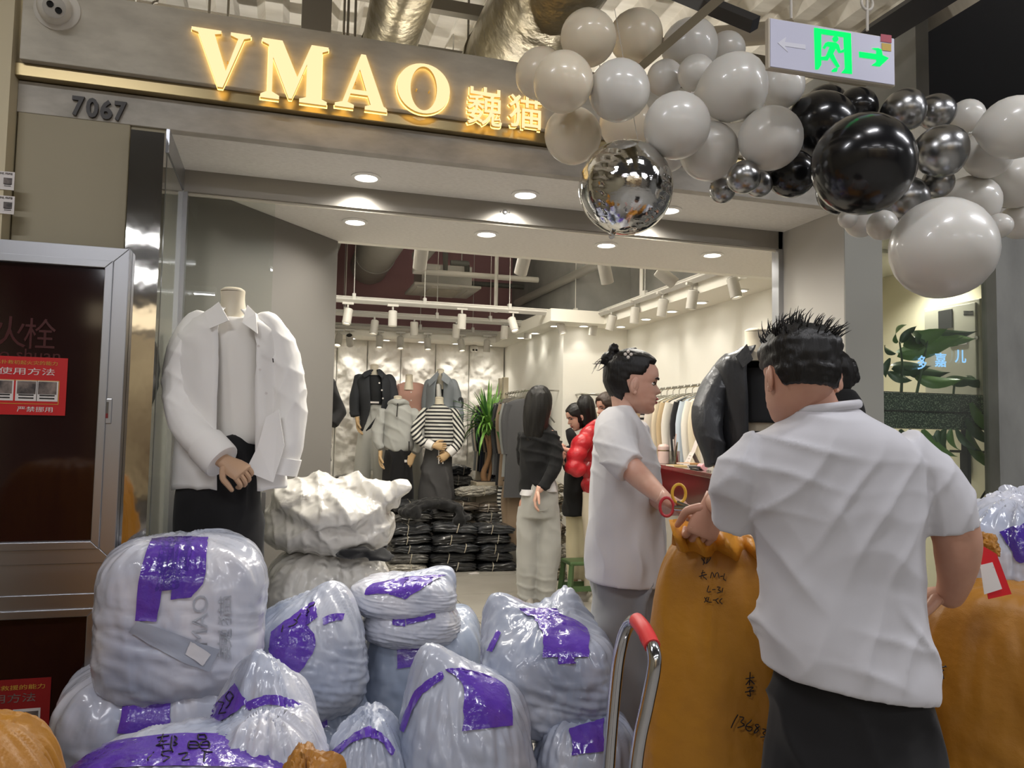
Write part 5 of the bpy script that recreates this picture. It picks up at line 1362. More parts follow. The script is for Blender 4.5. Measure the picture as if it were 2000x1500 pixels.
sil(b, [(1134, 1143, 1305, .17, 0, -.04), (1100, 1144, 1304, .17), (1040, 1147, 1303, .165), (980, 1151, 1296, .165), (920, 1156, 1287, .17), (880, 1160, 1278, .172), (850, 1165, 1268, .17), (825, 1174, 1254, .15), (806, 1190, 1240, .10), (794, 1202, 1232, .07)], DW, 44)
pt(b, [(1205, 830, DW - .06, 40), (1202, 852, DW - .16, 44), (1208, 880, DW - .27, 41), (1222, 903, DW - .33, 36), (1234, 913, DW - .35, 33)], round_=False)
pt(b, [(1230, 840, DW + .10, 36), (1246, 890, DW + .17, 36), (1256, 935, DW + .17, 34)], round_=False)
fused(b, .0065, 2, hemmed(foldmix(folds(.006, (9, 9, 2.5), 3), crease(.020, CU + CV * .4 + AZ * .10, 26, 3, (1.25, .95), w0=.7), crease(.009, AZ + CU * .5, 62, 4, (1.15, 1.28))), P(1225, 1130, D=DW).z)).build('shirt', m_shirtw, wom, 180)
b = MB()
sil(b, [(1572, 1128, 1326, .19), (1560, 1128, 1324, .19), (1500, 1132, 1320, .18), (1350, 1145, 1314, .17), (1200, 1152, 1306, .155), (1120, 1158, 1298, .145)], DW, 56)
fused(b, .009, 3, foldmix(crease(.030, CU + CV * .6, 30, 7, w0=.6), folds(.01, (9, 9, 1.2)))).build('wide_trousers', m_gry, wom, 180)
for dx in (-10, 12):
    q = P(1230 + dx, 1577, D=DW + dx * .006); q.z = 0
    MB().loft([(q.x, q.y, .0, .10, .04, CYAW), (q.x, q.y, .04, .10, .042, CYAW), (q.x - .03, q.y, .08, .05, .036, CYAW)], 18, 3).build('shoe', mat('shoe_white', 'd8d6d0', .5), wom)
# scissors in her hand
sx = thing('scissors', 'scissors with yellow and red handles, held at the sack mouth', 'scissors', P(1340, 992, D=DW - .54))
for (cx, cy, rr_, D_), nm in (((1326, 964, 12, DW - .53), 'handle'), ((1302, 990, 12, DW - .55), 'handle')):
    c = P(cx, cy, D=D_)
    MB().tube([c + CU * (math.cos(t) * rr_ * 1.1 * D_ / F) + AZ * (math.sin(t) * rr_ * 1.5 * D_ / F) for t in (i * math.pi / 10 for i in range(21))], .0045, 8).build(nm, mat('scissor_yellow' if cy < 980 else 'scissor_red', 'd2a83a' if cy < 980 else 'b0323a', .4), sx)
for a, b_ in (((1322, 982), (1364, 1000)), ((1314, 992), (1362, 994))):
    p, q = P(*a, D=DW - .55), P(*b_, D=DW - .60)
    MB().tube([p, p.lerp(q, .5), q], [.007, .008, .001], 6, 1, .25).build('blade', m_chrome, sx)
# ------------------------------------------------------------------ girl in the black sweater, inside
DG = 6.05
girl = thing('person', 'person in black sweater and grey sweatpants inside the shop, back turned', 'person', (P(1050, 1175, Z=0).x, P(1050, 1175, Z=0).y, 0))
MG = headM(1056, 818, DG, YR + .75, 0, 0)
b = MB()
sil(b, [(990, 1022, 1082, .11), (900, 1024, 1080, .11), (850, 1022, 1082, .10), (838, 1035, 1075, .08), (825, 1046, 1068, .05), (800, 1046, 1068, .05)], DG, 24)
pt(b, [(1076, 850, DG - .05, 11), (1084, 895, DG - .10, 10), (1072, 935, DG - .16, 8.5), (1052, 958, DG - .20, 7)])
pt(b, [(1030, 854, DG + .05, 9), (1026, 900, DG + .12, 8), (1050, 910, DG + .25, 8), (1085, 900, DG + .28, 7)])
for xc in (1030, 1070): pt(b, [(xc, 985, DG, 17), (xc, 1090, DG, 12), (xc, 1165, DG, 9)])
hx = head_mesh(MG, .222, nr=28, nt=32); hd_ = MB()
hand(hd_, P(1052, 955, D=DG - .20), -AZ - CU * .3, CU, .35, 1.05, 1, .08, .3)
fused(b, .010, 4, None, hx.merge(hd_)).build('body', m_skin2, girl, 180)
face_bits(MG, .222, girl)
hair_mesh(MG, .222, lambda a: .78 - .2 * ss(.5, 1.0, a) if a < 1.1 else .58 - .5 * ss(1.1, 1.5, a), lambda a, t: .006, 40, 48, 2).build('hair', m_hair, girl, 180)
b = MB()
sil(b, [(872, 1030, 1062, .045, -.05), (850, 1024, 1068, .08, -.04), (818, 1022, 1072, .105, -.03), (788, 1024, 1078, .115, -.01), (768, 1030, 1076, .10, 0), (757, 1040, 1068, .06, 0), (753, 1048, 1060, .03, 0)], DG, 30)
fused(b, .008, 3, folds(.008, (30, 30, 3))).build('long_hair', m_hair, girl, 180)
m_swt = mat('sweater_black', '0d0d0e', .9, sheen=.05)
b = MB()
sil(b, [(962, 1014, 1062, .12), (950, 1013, 1078, .125), (900, 1016, 1084, .125), (865, 1014, 1088, .12), (845, 1020, 1086, .11), (834, 1034, 1078, .08), (828, 1042, 1070, .06)], DG, 32)
pt(b, [(1074, 846, DG - .04, 15), (1086, 880, DG - .09, 14.5), (1084, 910, DG - .13, 13), (1070, 938, DG - .17, 11), (1058, 954, DG - .19, 10)], round_=False)
pt(b, [(1026, 846, DG + .05, 15), (1024, 900, DG + .12, 14), (1050, 912, DG + .22, 12), (1078, 902, DG + .27, 10)], round_=False)
fused(b, .010, 3, foldmix(folds(.010, (10, 10, 9)), crease(.012, AZ + CU * .3, 40, 2))).build('sweater', m_swt, girl, 180)
b = MB(); sil(b, [(966, 1015, 1045, .118), (955, 1015, 1060, .118)], DG - .012, 28); b.build('white_hem', m_shirtw, girl)
b = MB(); sil(b, [(960, 1063, 1088, .05), (935, 1066, 1082, .05), (915, 1070, 1078, .03)], DG - .07, 20); b.build('shirt_tail', m_shirtw, girl)
m_swp = mat('sweatpants_grey', 'a3a29c', .9, sheen=.3, bump=(200, .1, .002, (1, 1, 1)))
b = MB()
sil(b, [(1010, 1012, 1092, .13), (985, 1013, 1092, .135), (950, 1017, 1088, .125), (935, 1022, 1082, .11)], DG, 32)
pt(b, [(1034, 990, DG, 24), (1030, 1060, DG, 21), (1029, 1130, DG, 20), (1028, 1176, DG, 17)], round_=False)
pt(b, [(1070, 990, DG, 24), (1072, 1060, DG, 23), (1068, 1120, DG, 22), (1064, 1172, DG, 18)], round_=False)
fused(b, .011, 3, foldmix(folds(.010, (7, 7, 4), 6), crease(.014, CU + AZ * .35, 20, 5), crease(.010, AZ + CU * .2, 36, 2, (.45, .1), w0=.4))).build('sweatpants', m_swp, girl, 180)
MB().tube([P(1042, 990, D=DG - .155), P(1052, 997, D=DG - .155), P(1066, 996, D=DG - .155), P(1071, 992, D=DG - .155)], .004, 6, 3).build('pocket_seam', m_swp, girl)
for xc, yaw in ((1030, .2), (1084, -1.2)):
    q = P(xc, 1180, Z=0)
    MB().loft([(q.x, q.y, .0, .045, .12, CYAW + yaw), (q.x, q.y, .03, .046, .12, CYAW + yaw), (q.x, q.y, .07, .035, .07, CYAW + yaw)], 18, 3).build('shoe', mat('shoe_grey', '9b958c', .6), girl)
# ------------------------------------------------------------------ person in black looking at a phone
DK = 6.55
pk = thing('person', 'person in a black jacket and cream trousers, looking down at a phone', 'person', (P(1130, 1140, D=DK).x, P(1130, 1140, D=DK).y, 0))
YL = math.atan2(CU.x, -CU.y)
MK = headM(1138, 836, DK, YL + .15, -.45, 0)
b = MB()
sil(b, [(1000, 1108, 1160, .11), (900, 1110, 1162, .11), (875, 1116, 1160, .10), (858, 1128, 1154, .07), (840, 1134, 1152, .05)], DK, 24)
pt(b, [(1120, 880, DK - .08, 11), (1116, 915, DK - .12, 10), (1106, 905, DK - .2, 8), (1094, 880, DK - .22, 6.5)])
pt(b, [(1150, 880, DK + .1, 11), (1130, 920, DK + .1, 10), (1108, 890, DK + .05, 7), (1098, 872, DK, 6.5)])
for xc in (1120, 1144): pt(b, [(xc, 990, DK, 14), (xc, 1080, DK, 11), (xc, 1140, DK, 9)])
hx = head_mesh(MK, .22, nr=28, nt=32); hd_ = MB()
hand(hd_, P(1100, 884, D=DK - .21), -CU + AZ * .4, AZ + CU * .2, .5, 1.0, 1, .03, .4)
hand(hd_, P(1100, 874, D=DK), -CU + AZ * .2, -CV + AZ * .6, .6, 1.0, -1, .03, .4)
fused(b, .012, 4, None, hx.merge(hd_)).build('body', m_skin2, pk, 180)
face_bits(MK, .22, pk)
hair_mesh(MK, .22, lambda a: .80 - .25 * ss(.5, 1.0, a) if a < 1.1 else .55 - .5 * ss(1.1, 1.5, a), lambda a, t: .008, 40, 48, 5).build('hair', m_hair, pk, 180)
b = MB()
sil(b, [(882, 1142, 1166, .05), (850, 1140, 1168, .085), (822, 1132, 1167, .10), (796, 1124, 1163, .105), (780, 1128, 1158, .085), (772, 1136, 1150, .05)], DK, 28)
fused(b, .009, 3, folds(.008, (25, 25, 3))).build('long_hair', m_hair, pk, 180)
m_jk = mat('jacket_black', '0d0d0e', .75, sheen=.05)
b = MB()
sil(b, [(1006, 1098, 1150, .12), (960, 1100, 1160, .125), (910, 1106, 1164, .125), (880, 1110, 1166, .12), (862, 1118, 1164, .10), (850, 1126, 1160, .075)], DK, 30)
pt(b, [(1122, 874, DK - .07, 16), (1116, 910, DK - .12, 15), (1110, 906, DK - .18, 12), (1102, 892, DK - .2, 10)], round_=False)
fused(b, .011, 3, folds(.014, (9, 9, 7))).build('jacket', m_jk, pk, 180)
b = MB(); b.tube([P(1110, 838, D=DK - .1), P(1116, 852, D=DK - .12), P(1124, 872, D=DK - .13)], [.03, .05, .05], 12, 3, .5); b.build('stand_collar', m_jk, pk)
b = MB()
for xc in (1122, 1142): pt(b, [(xc, 985, DK, 17), (xc, 1060, DK, 16), (xc, 1132, DK, 14)], round_=False)
fused(b, .012, 3, folds(.012, (9, 9, 3))).build('cream_trousers', mat('trousers_cream', 'cfc4a2', .8, sheen=.2), pk, 180)
for i, xc in enumerate((1118, 1140)):
    q = P(xc, 1150, D=DK); q.z = 0
    s_ = MB().loft([(q.x, q.y, 0, .12, .045, CYAW), (q.x, q.y, .03, .12, .046, CYAW), (q.x + .03, q.y, .075, .07, .036, CYAW)], 18, 3).build('sneaker', mat('sneaker_cream', 'cfc8b8', .6), pk)
    for k in range(3): MB().tube([q + CU * (-.02 + .03 * k) - CV * .045 + AZ * .02, q + CU * (.0 + .03 * k) - CV * .042 + AZ * .06], .006, 6).build('dark_stripe', m_blk, s_)
ph = thing('phone', 'phone with a lit screen in the hand of the person in black', 'phone', P(1090, 868, D=DK - .12))
quadbox('phone_body', [(1084, 860, DK - .10), (1098, 863, DK - .06), (1096, 870, DK - .14), (1082, 867, DK - .18)], 0, m_lens, ph, .008)
quadbox('screen', [(1085, 860, DK - .10), (1097, 863, DK - .06), (1095, 869, DK - .14), (1083, 866, DK - .18)], 0, emis('phone_screen', 'a9c4dd', .8), ph, .001, -.02)
tag(quadbox('paper_slip', [(1090, 880, DK - .24), (1102, 872, DK - .2), (1108, 886, DK - .2), (1098, 890, DK - .24)], 0, m_wht, None), 'white paper slip held under the phone', 'paper')
# ------------------------------------------------------------------ person in the red puffer jacket
DP = 6.25
pr_ = thing('person', 'person in a red puffer jacket, half hidden behind the white top in profile', 'person', (P(1172, 1130, D=DP).x, P(1172, 1130, D=DP).y, 0))
MP = headM(1192, 822, DP, YL + .3, -.2, 0)
b = MB()
sil(b, [(980, 1140, 1230, .11), (860, 1145, 1228, .11), (840, 1165, 1215, .08), (825, 1182, 1202, .05), (800, 1182, 1202, .05)], DP, 24)
pt(b, [(1150, 855, DP - .1, 12), (1130, 890, DP - .15, 11), (1112, 882, DP - .2, 8)])
for xc in (1160, 1200): pt(b, [(xc, 970, DP, 16), (xc, 1080, DP, 12), (xc, 1160, DP, 9)])
hx = head_mesh(MP, .22, nr=26, nt=30); hd_ = MB()
hand(hd_, P(1110, 880, D=DP - .2), -CU + AZ * .3, AZ, .5, 1.0, 1)
fused(b, .012, 4, None, hx.merge(hd_)).build('body', m_skin2, pr_, 180)
face_bits(MP, .22, pr_)
hair_mesh(MP, .22, lambda a: .8 - .25 * ss(.5, 1, a) if a < 1.1 else .55 - .45 * ss(1.1, 1.5, a), lambda a, t: .02, 36, 40, 8).build('hair', m_hairb, pr_, 180)
b = MB(); sil(b, [(850, 1184, 1204, .05), (800, 1172, 1214, .09), (770, 1178, 1208, .07)], DP, 24); fused(b, .010, 3).build('long_hair', m_hairb, pr_, 180)
m_red_p = mat('puffer_red', 'b9242c', .32, bump=(22, .35, .02, (1, 1, 1)), coat=.15)
b = MB()
for k, (y0, y1, xl, xr) in enumerate(((965, 930, 1136, 1240), (935, 900, 1134, 1250), (904, 870, 1134, 1254), (874, 842, 1142, 1254), (850, 826, 1158, 1240))):
    ym = (y0 + y1) / 2
    sil(b, [(y0, xl + 6, xr - 6, .12), (ym, xl - 2, xr + 2, .155), (y1, xl + 6, xr - 6, .12)], DP, 28, 4)
b.build('puffer_body', m_red_p, pr_, 50)
b = MB()
for (x, y, d, r) in ((1150, 848, DP - .14, 21), (1136, 866, DP - .19, 23), (1126, 888, DP - .22, 22), (1120, 910, DP - .24, 19), (1130, 918, DP - .24, 17)):
    b.ell(P(x, y, D=d), (r * DP / F, r * DP / F * .9, r * DP / F * .78), Matrix.Rotation(CYAW, 3, 'Z') @ Matrix.Rotation(-.6, 3, 'Y'), 18, 12)
fused(b, .010, 6).build('puffer_sleeve', m_red_p, pr_, 180)
b = MB(); b.tube([P(1150, 838, D=DP - .1), P(1165, 828, D=DP - .12), P(1182, 824, D=DP - .08)], .04, 12, 3, .7, round_=True); b.build('hood_roll', m_red_p, pr_)
b = MB()
for xc in (1158, 1196): pt(b, [(xc, 960, DP, 22), (xc, 1060, DP, 19), (xc, 1150, DP, 16)], round_=False)
fused(b, .012, 3, folds(.012, (9, 9, 3))).build('trousers', mat('trousers_pale', 'd8ccb4', .8), pr_, 180)
for xc in (1158, 1200):
    q = P(xc, 1165, D=DP); q.z = 0
    MB().loft([(q.x, q.y, 0, .05, .12, CYAW), (q.x, q.y, .03, .05, .12, CYAW), (q.x, q.y, .075, .036, .07, CYAW)], 18, 3).build('shoe', MATS['sneaker_cream'], pr_)
# ------------------------------------------------------------------ person in black with a low bun behind the man
DB = 2.55
pb = thing('person', 'person in black, mostly hidden behind the white T-shirt, before the pillar', 'person', (P(1610, 1200, D=DB).x, P(1610, 1200, D=DB).y, 0))
MBk = headM(1612, 806, DB, YL + .2, -.2, 0)
b = MB()
sil(b, [(1200, 1545, 1675, .10), (1000, 1545, 1680, .10), (880, 1548, 1678, .10), (845, 1565, 1665, .09), (820, 1590, 1640, .06), (795, 1592, 1632, .05)], DB, 24)
for dx in (-30, 30): pt(b, [(1610 + dx, 1190, DB, 40), (1610 + dx, 1400, DB, 32), (1610 + dx, 1610, DB, 24)])
hx = head_mesh(MBk, .215, nr=26, nt=30); hd_ = MB()
fused(b, .010, 4, None, hx.merge(hd_)).build('body', m_skin2, pb, 180)
face_bits(MBk, .215, pb)
hair_mesh(MBk, .215, line_w, lambda a, t: .012, 36, 40, 4).build('hair', m_hair, pb, 180)
b = MB()
for x, y, r in ((1654, 722, 20), (1660, 738, 18), (1648, 742, 18), (1658, 710, 12)): b.ell(P(x, y, D=DB), (r * DB / F, r * DB / F, r * DB / F))
fused(b, .006, 2, folds(.006, (50, 50, 50))).build('hair_bun', m_hair, pb, 180)
b = MB()
sil(b, [(1210, 1535, 1690, .13), (1000, 1540, 1690, .13), (880, 1548, 1688, .13), (830, 1565, 1686, .12), (790, 1590, 1676, .10), (762, 1610, 1660, .07)], DB, 30)
fused(b, .010, 3, folds(.008, (8, 8, 6))).build('black_top', m_swt, pb, 180)
b = MB(); sil(b, [(1680, 1550, 1680, .12), (1400, 1545, 1682, .13), (1200, 1542, 1684, .13)], DB, 30); fused(b, .012, 2, folds(.015, (9, 9, 1))).build('black_skirt', m_blk, pb, 180)
# ================================================================== MANNEQUINS, RACKS, COUNTER, PLANTS
m_mann = mat('mannequin_cream', 'e0d6c0', .45); m_wood = mat('mannequin_hand_wood', 'd3b184', .5); m_handp = mat('mannequin_hand_flesh', 'bd9a7d', .5)
m_base = mat('base_steel', '9a9a98', .3, .8)
def base(t, px_, D):
    q = P(px_, 900, D=D)
    MB().lathe([(.14, 0), (.14, .008), (.13, .012), (.02, .014), (.02, .2)], (q.x, q.y, 0)).build('base_plate', m_base, t)
    return q
def neck(t, px_, ytop, ybot, r, D, m=m_mann):
    b = MB(); pt(b, [(px_, ybot + 10, D, r * 1.7), (px_, ybot, D, r * 1.25), (px_, (ytop + ybot) / 2, D, r * .98), (px_, ytop + r * .3, D, r)], 24, 4, round_=False)
    o = b.build('neck', m, t)
    pt2 = MB(); pt2.lathe([(r * D / F, 0), (r * D / F * .98, .006), (r * D / F * .7, .014), (.001, .018)], P(px_, ytop + r * .3, D=D)); pt2.build('neck_cap', m, t)
def garment(t, name, m, rows, D, tubes=(), vox=.010, fold=None, smooth=3, e=2.2):
    b = MB()
    if rows: sil(b, rows, D, 36, 3, e)
    for q in tubes: pt(b, q, round_='start')
    return fused(b, vox, smooth, fold).build(name, m, t, 180)
def mhand(t, px_, py_, D, d, palm, m, curl=.4, size=1.0, side=1):
    b = MB(); hand(b, P(px_, py_, D=D), d, palm, curl, size, side); b.build('hand', m, t)
def flat(t, name, pts, D, m, th=.004):
    q = [P(x, y, D=D + dd) for x, y, dd in pts]; n_ = -CV; k = len(q)
    return MB().add(q + [p + n_ * th for p in q], [tuple(range(k)), tuple(range(2 * k - 1, k - 1, -1))] + [(i, (i + 1) % k, (i + 1) % k + k, i + k) for i in range(k)]).build(name, m, t, 0)
# ---- white shirt mannequin beside the mirror column
D0 = 2.99
mw = thing('mannequin', 'headless mannequin in an open white shirt and black trousers beside the mirror column', 'mannequin', (P(450, 900, D=D0).x, P(450, 900, D=D0).y, 0))
base(mw, 430, D0); neck(mw, 455, 563, 618, 23, D0)
m_ws = mat('mannequin_shirt_white', 'f3f1ee', .7, sheen=.1); m_wt = mat('inner_top_white', 'efece6', .75)
garment(mw, 'inner_top', m_wt, [(868, 430, 515, .07), (850, 418, 526, .085), (800, 412, 528, .095), (700, 408, 522, .10), (650, 400, 520, .095), (630, 415, 505, .08), (622, 430, 490, .06)], D0, (), .008, crease(.006, CU + AZ * .15, 34, 2))
b = MB()
sil(b, [(952, 342, 560, .125), (900, 343, 558, .128), (820, 347, 556, .13), (740, 352, 554, .13), (680, 350, 556, .125), (645, 356, 546, .115), (622, 385, 520, .09), (606, 412, 496, .065)], D0, 56, 4, 2.3, a0=math.pi + .02, a1=3 * math.pi - .62)
fn = foldmix(crease(.012, CU + AZ * .25, 30, 4), crease(.008, AZ + CU * .5, 36, 8), folds(.006, (7, 7, 5)))
b.v = [p + (p - P(450, 780, D=D0)).normalized() * fn(p) for p in b.v]
sh = b.build('open_shirt', m_ws, mw, 180)
so = sh.modifiers.new('thick', 'SOLIDIFY'); so.thickness = .004
fs = foldmix(crease(.006, AZ + CU * .6, 38, 3, w0=.2), crease(.007, CU - AZ * .4, 44, 7, w0=.2), folds(.004, (12, 12, 8)))
garment(mw, 'sleeve', m_ws, None, D0, [[(388, 640, D0, 34), (362, 690, D0 - .02, 36), (350, 760, D0 - .05, 33), (362, 820, D0 - .10, 34), (398, 868, D0 - .15, 33), (418, 885, D0 - .17, 33)]], .007, fs)
garment(mw, 'sleeve', m_ws, None, D0, [[(522, 640, D0, 32), (550, 690, D0, 34), (566, 770, D0 - .02, 33), (564, 850, D0 - .04, 32), (552, 905, D0 - .05, 29)]], .007, fs)
b = MB(); pt(b, [(402, 868, D0 - .155, 38), (428, 896, D0 - .18, 38), (434, 902, D0 - .185, 36)], 24, 3, round_=False); b.build('cuff', m_ws, mw)
b = MB(); pt(b, [(556, 893, D0 - .05, 33), (549, 925, D0 - .055, 31)], 24, 3, round_=False); b.build('cuff', m_ws, mw)
flat(mw, 'collar', [(428, 590, -.055), (448, 626, -.125), (410, 642, -.13), (402, 610, -.08)], D0, m_ws, .006)
flat(mw, 'collar', [(484, 596, -.055), (500, 612, -.08), (504, 652, -.125), (474, 630, -.125)], D0, m_ws, .006)
flat(mw, 'shirt_front_flap', [(520, 815, -.13), (545, 800, -.12), (556, 870, -.125), (534, 942, -.13), (480, 920, -.14), (505, 870, -.14)], D0, m_ws, .005)
for y, x in ((676, 505), (722, 508), (768, 520)): MB().lathe([(.001, .002), (.005, .002), (.005, 0)], P(x, y, D=D0 - .135), -CV, 10).build('button', m_wht, mw)
flat(mw, 'pocket_mark', [(532, 700, -.118), (534, 700, -.118), (535, 708, -.118), (533, 708, -.118)], D0, m_ink, .002)
mhand(mw, 436, 900, D0 - .20, CU * .7 - AZ * .35 - CV * .2, CU * .1 - AZ * .6 + CV * .5, m_handp, .85, 1.0, -1)
garment(mw, 'trousers', m_blk, [(1440, 345, 515, .12), (1300, 340, 515, .12), (1060, 340, 513, .125), (940, 350, 508, .115), (880, 395, 510, .10), (850, 415, 510, .09)], D0, (), .010, crease(.016, CU + CV * .4, 26, 5))
MB().cyl((mw.location.x, mw.location.y, .01), (mw.location.x, mw.location.y, .6), .015).build('support_rod', m_base, mw)
# fixed glass leaf behind it with a steel clamp
xg = P(515, 1000, Y=YG).x
struct(MB().bx(-.425, xg, YG - .006, YG + .006, .02, 2.345), 'window_2', m_glass2)
wc = struct(MB().bx(xg - .012, xg + .006, YG - .012, YG + .012, .35, 1.05), 'trim_glass_edge', m_alu)
# ---- the five mannequins at the back
def mannequin(label, px_, D):
    return thing('mannequin', label, 'mannequin', (P(px_, 900, D=D).x, P(px_, 900, D=D).y, 0), 'mannequins at the stone wall')
c1 = lambda a=.018, s=1: foldmix(crease(a * .6, CU + AZ * .3, 22, s, w0=.3), crease(a * .5, AZ + CU * .5, 28, s + 4, w0=.3))
D1 = 8.75
m1 = mannequin('mannequin in a dark charcoal overshirt and pale grey trousers, leftmost of the five', 731, D1)
base(m1, 722, D1); neck(m1, 731, 711, 738, 8, D1)
m_dk = mat('overshirt_charcoal', '35373b', .85); m_lg = mat('trousers_pale_grey', 'c4c4be', .85)
garment(m1, 'black_top', mat('top_black', '1e1f22', .8), [(790, 718, 750, .10), (740, 716, 750, .10), (733, 722, 744, .07)], D1 - .03, (), .012)
b = MB(); sil(b, [(842, 704, 722, .10), (800, 702, 762, .15), (760, 698, 766, .15), (740, 698, 764, .14), (728, 712, 750, .10), (722, 722, 742, .06)], D1, 44, 4, 2.3, a0=math.pi + .12, a1=3 * math.pi - .5)
fn = c1(.02, 3); b.v = [p + (p - P(731, 780, D=D1)).normalized() * fn(p) for p in b.v]
o = b.build('overshirt', m_dk, m1, 180); so = o.modifiers.new('thick', 'SOLIDIFY'); so.thickness = .01
garment(m1, 'sleeve', m_dk, None, D1, [[(702, 740, D1, 11), (694, 770, D1 - .05, 11), (692, 795, D1 - .1, 10), (694, 814, D1 - .12, 10)]], .014, c1(.02, 2))
garment(m1, 'sleeve', m_dk, None, D1, [[(760, 740, D1, 11), (768, 775, D1, 11), (766, 805, D1 - .1, 9)]], .014, c1(.02, 5))
flat(m1, 'collar', [(724, 722, -.12), (726, 730, -.16), (712, 738, -.17), (708, 730, -.14)], D1, m_dk, .012)
flat(m1, 'collar', [(740, 722, -.12), (750, 730, -.14), (748, 740, -.17), (738, 730, -.16)], D1, m_dk, .012)
for y, x in ((748, 741), (762, 746), (778, 748)): MB().lathe([(.001, .004), (.010, .004), (.010, 0)], P(x, y, D=D1 - .165), -CV, 8).build('button', m_wht, m1)
garment(m1, 'trousers', m_lg, [(800, 718, 748, .11), (788, 720, 746, .11)], D1, [[(722, 800, D1, 16), (712, 870, D1, 16), (706, 945, D1, 17), (704, 1060, D1, 17)], [(738, 800, D1, 16), (742, 870, D1, 15), (744, 945, D1, 15), (744, 1060, D1, 15)]], .014, crease(.02, CU, 24, 6))
MB().box(P(731, 786, D=D1 - .13), (.10, .02, .02)).build('waistband_label', m_wht, m1, 0)
mhand(m1, 698, 818, D1 - .13, -AZ + CU * .1, CU, m_wood, .3, 1.15)
D2 = 8.85
m2 = mannequin('mannequin in a dusty pink cardigan, between the charcoal and denim shirts', 800, D2)
base(m2, 800, D2); neck(m2, 799, 731, 752, 7.5, D2); b = MB(); sil(b, [(762, 788, 812, .10), (752, 790, 810, .09), (745, 793, 806, .07)], D2 - .06, 24); b.build('chest', m_mann, m2)
m_pk = mat('cardigan_pink', 'b98f80', .85)
garment(m2, 'cardigan', m_pk, [(850, 778, 828, .13), (800, 772, 832, .14), (770, 772, 834, .14), (752, 778, 830, .12), (747, 786, 818, .09)], D2, [[(776, 760, D2, 9), (768, 795, D2, 9), (768, 830, D2, 8)], [(828, 760, D2, 9), (836, 795, D2, 9), (836, 830, D2, 8)]], .013, c1(.02, 7))
for y in (766, 782): MB().lathe([(.001, .004), (.008, .004), (.008, 0)], P(803, y, D=D2 - .15), -CV, 8).build('button', m_wht, m2)
garment(m2, 'skirt', m_lg, [(1050, 782, 828, .12), (900, 784, 826, .12), (850, 786, 822, .11)], D2, (), .016)
m3 = mannequin('mannequin in a pale denim-grey shirt, right of the pink cardigan', 862, D1)
base(m3, 862, D1); neck(m3, 860, 721, 750, 7, D1)
m_dn = mat('shirt_denim_grey', '8d9398', .85)
garment(m3, 'inner_top', m_wt, [(800, 850, 866, .1), (750, 852, 862, .1)], D1 - .04, (), .012)
b = MB(); sil(b, [(850, 832, 888, .14), (800, 832, 888, .14), (760, 832, 890, .14), (742, 840, 884, .13), (730, 852, 870, .08)], D1, 44, 4, 2.3, a0=math.pi + .25, a1=3 * math.pi - .2)
b.v = [p + (p - P(862, 780, D=D1)).normalized() * fn(p) for p in b.v]
o = b.build('denim_shirt', m_dn, m3, 180); so = o.modifiers.new('thick', 'SOLIDIFY'); so.thickness = .01
garment(m3, 'sleeve', m_dn, None, D1, [[(884, 750, D1, 11), (894, 785, D1 - .03, 11), (897, 815, D1 - .08, 10), (892, 840, D1 - .12, 9)]], .013, c1(.02, 8))
garment(m3, 'sleeve', m_dn, None, D1, [[(838, 750, D1, 10), (832, 790, D1, 10), (834, 830, D1, 9)]], .013, c1(.02, 9))
flat(m3, 'collar', [(856, 724, -.10), (854, 740, -.16), (838, 756, -.16), (836, 744, -.14)], D1, m_dn, .012)
flat(m3, 'collar', [(866, 726, -.10), (880, 738, -.14), (876, 752, -.17), (862, 742, -.16)], D1, m_dn, .012)
MB().tube([P(900 + 4 * math.cos(t), 786 + 9 * math.sin(t), D=D1 - .08) for t in (i * math.pi / 8 for i in range(17))], .012, 8).build('bag_strap', mat('strap_charcoal', '4a4b4e', .6), m3)
garment(m3, 'skirt', m_lg, [(1050, 838, 886, .12), (850, 842, 882, .11)], D1, (), .016)
D4 = 8.2
m4 = mannequin('mannequin in a light grey half-zip hoodie and black trousers, front left', 777, D4)
base(m4, 777, D4); neck(m4, 777, 773, 792, 8, D4)
m_hd = mat('hoodie_grey', 'b1b2ae', .9, sheen=.3)
garment(m4, 'hoodie', m_hd, [(882, 758, 798, .11), (872, 748, 808, .125), (840, 750, 808, .13), (808, 750, 808, .13), (797, 754, 804, .12), (786, 760, 796, .10), (781, 766, 790, .07)], D4, (), .012, c1(.018, 11))
for q_ in ([(748, 808, D4, 12), (738, 838, D4 - .04, 12), (738, 862, D4 - .08, 10), (744, 878, D4 - .1, 7)], [(808, 808, D4, 12), (820, 838, D4, 12), (820, 865, D4, 10), (812, 884, D4, 8)]): garment(m4, 'sleeve', m_hd, None, D4, [q_], .012, c1(.018, 11))
b = MB(); b.tube([P(762, 788, D=D4 - .02), P(770, 784, D=D4 - .10), P(777, 786, D=D4 - .12), P(786, 784, D=D4 - .10), P(794, 788, D=D4 - .02)], .03, 12, 3, round_=True); b.build('hood', m_hd, m4)
flat(m4, 'zip', [(776, 788, -.15), (778, 788, -.15), (776, 814, -.165), (774, 814, -.165)], D4, m_ink, .01)
flat(m4, 'side_zip', [(798, 862, -.15), (800, 862, -.15), (800, 884, -.15), (798, 884, -.15)], D4, m_ink, .01)
garment(m4, 'trousers', m_blk, [(1060, 744, 808, .13), (950, 745, 808, .13), (900, 748, 806, .12), (878, 752, 804, .11)], D4, (), .014, crease(.02, CU, 22, 8))
flat(m4, 'swing_tag', [(790, 898, -.16), (795, 898, -.16), (795, 903, -.16), (790, 903, -.16)], D4, m_wht, .004)
mhand(m4, 743, 884, D4 - .1, -AZ, CU, m_wood, .3, 1.1); mhand(m4, 806, 890, D4 - .06, -AZ - CU * .6, CV, m_wood, .5, 1.1, -1)
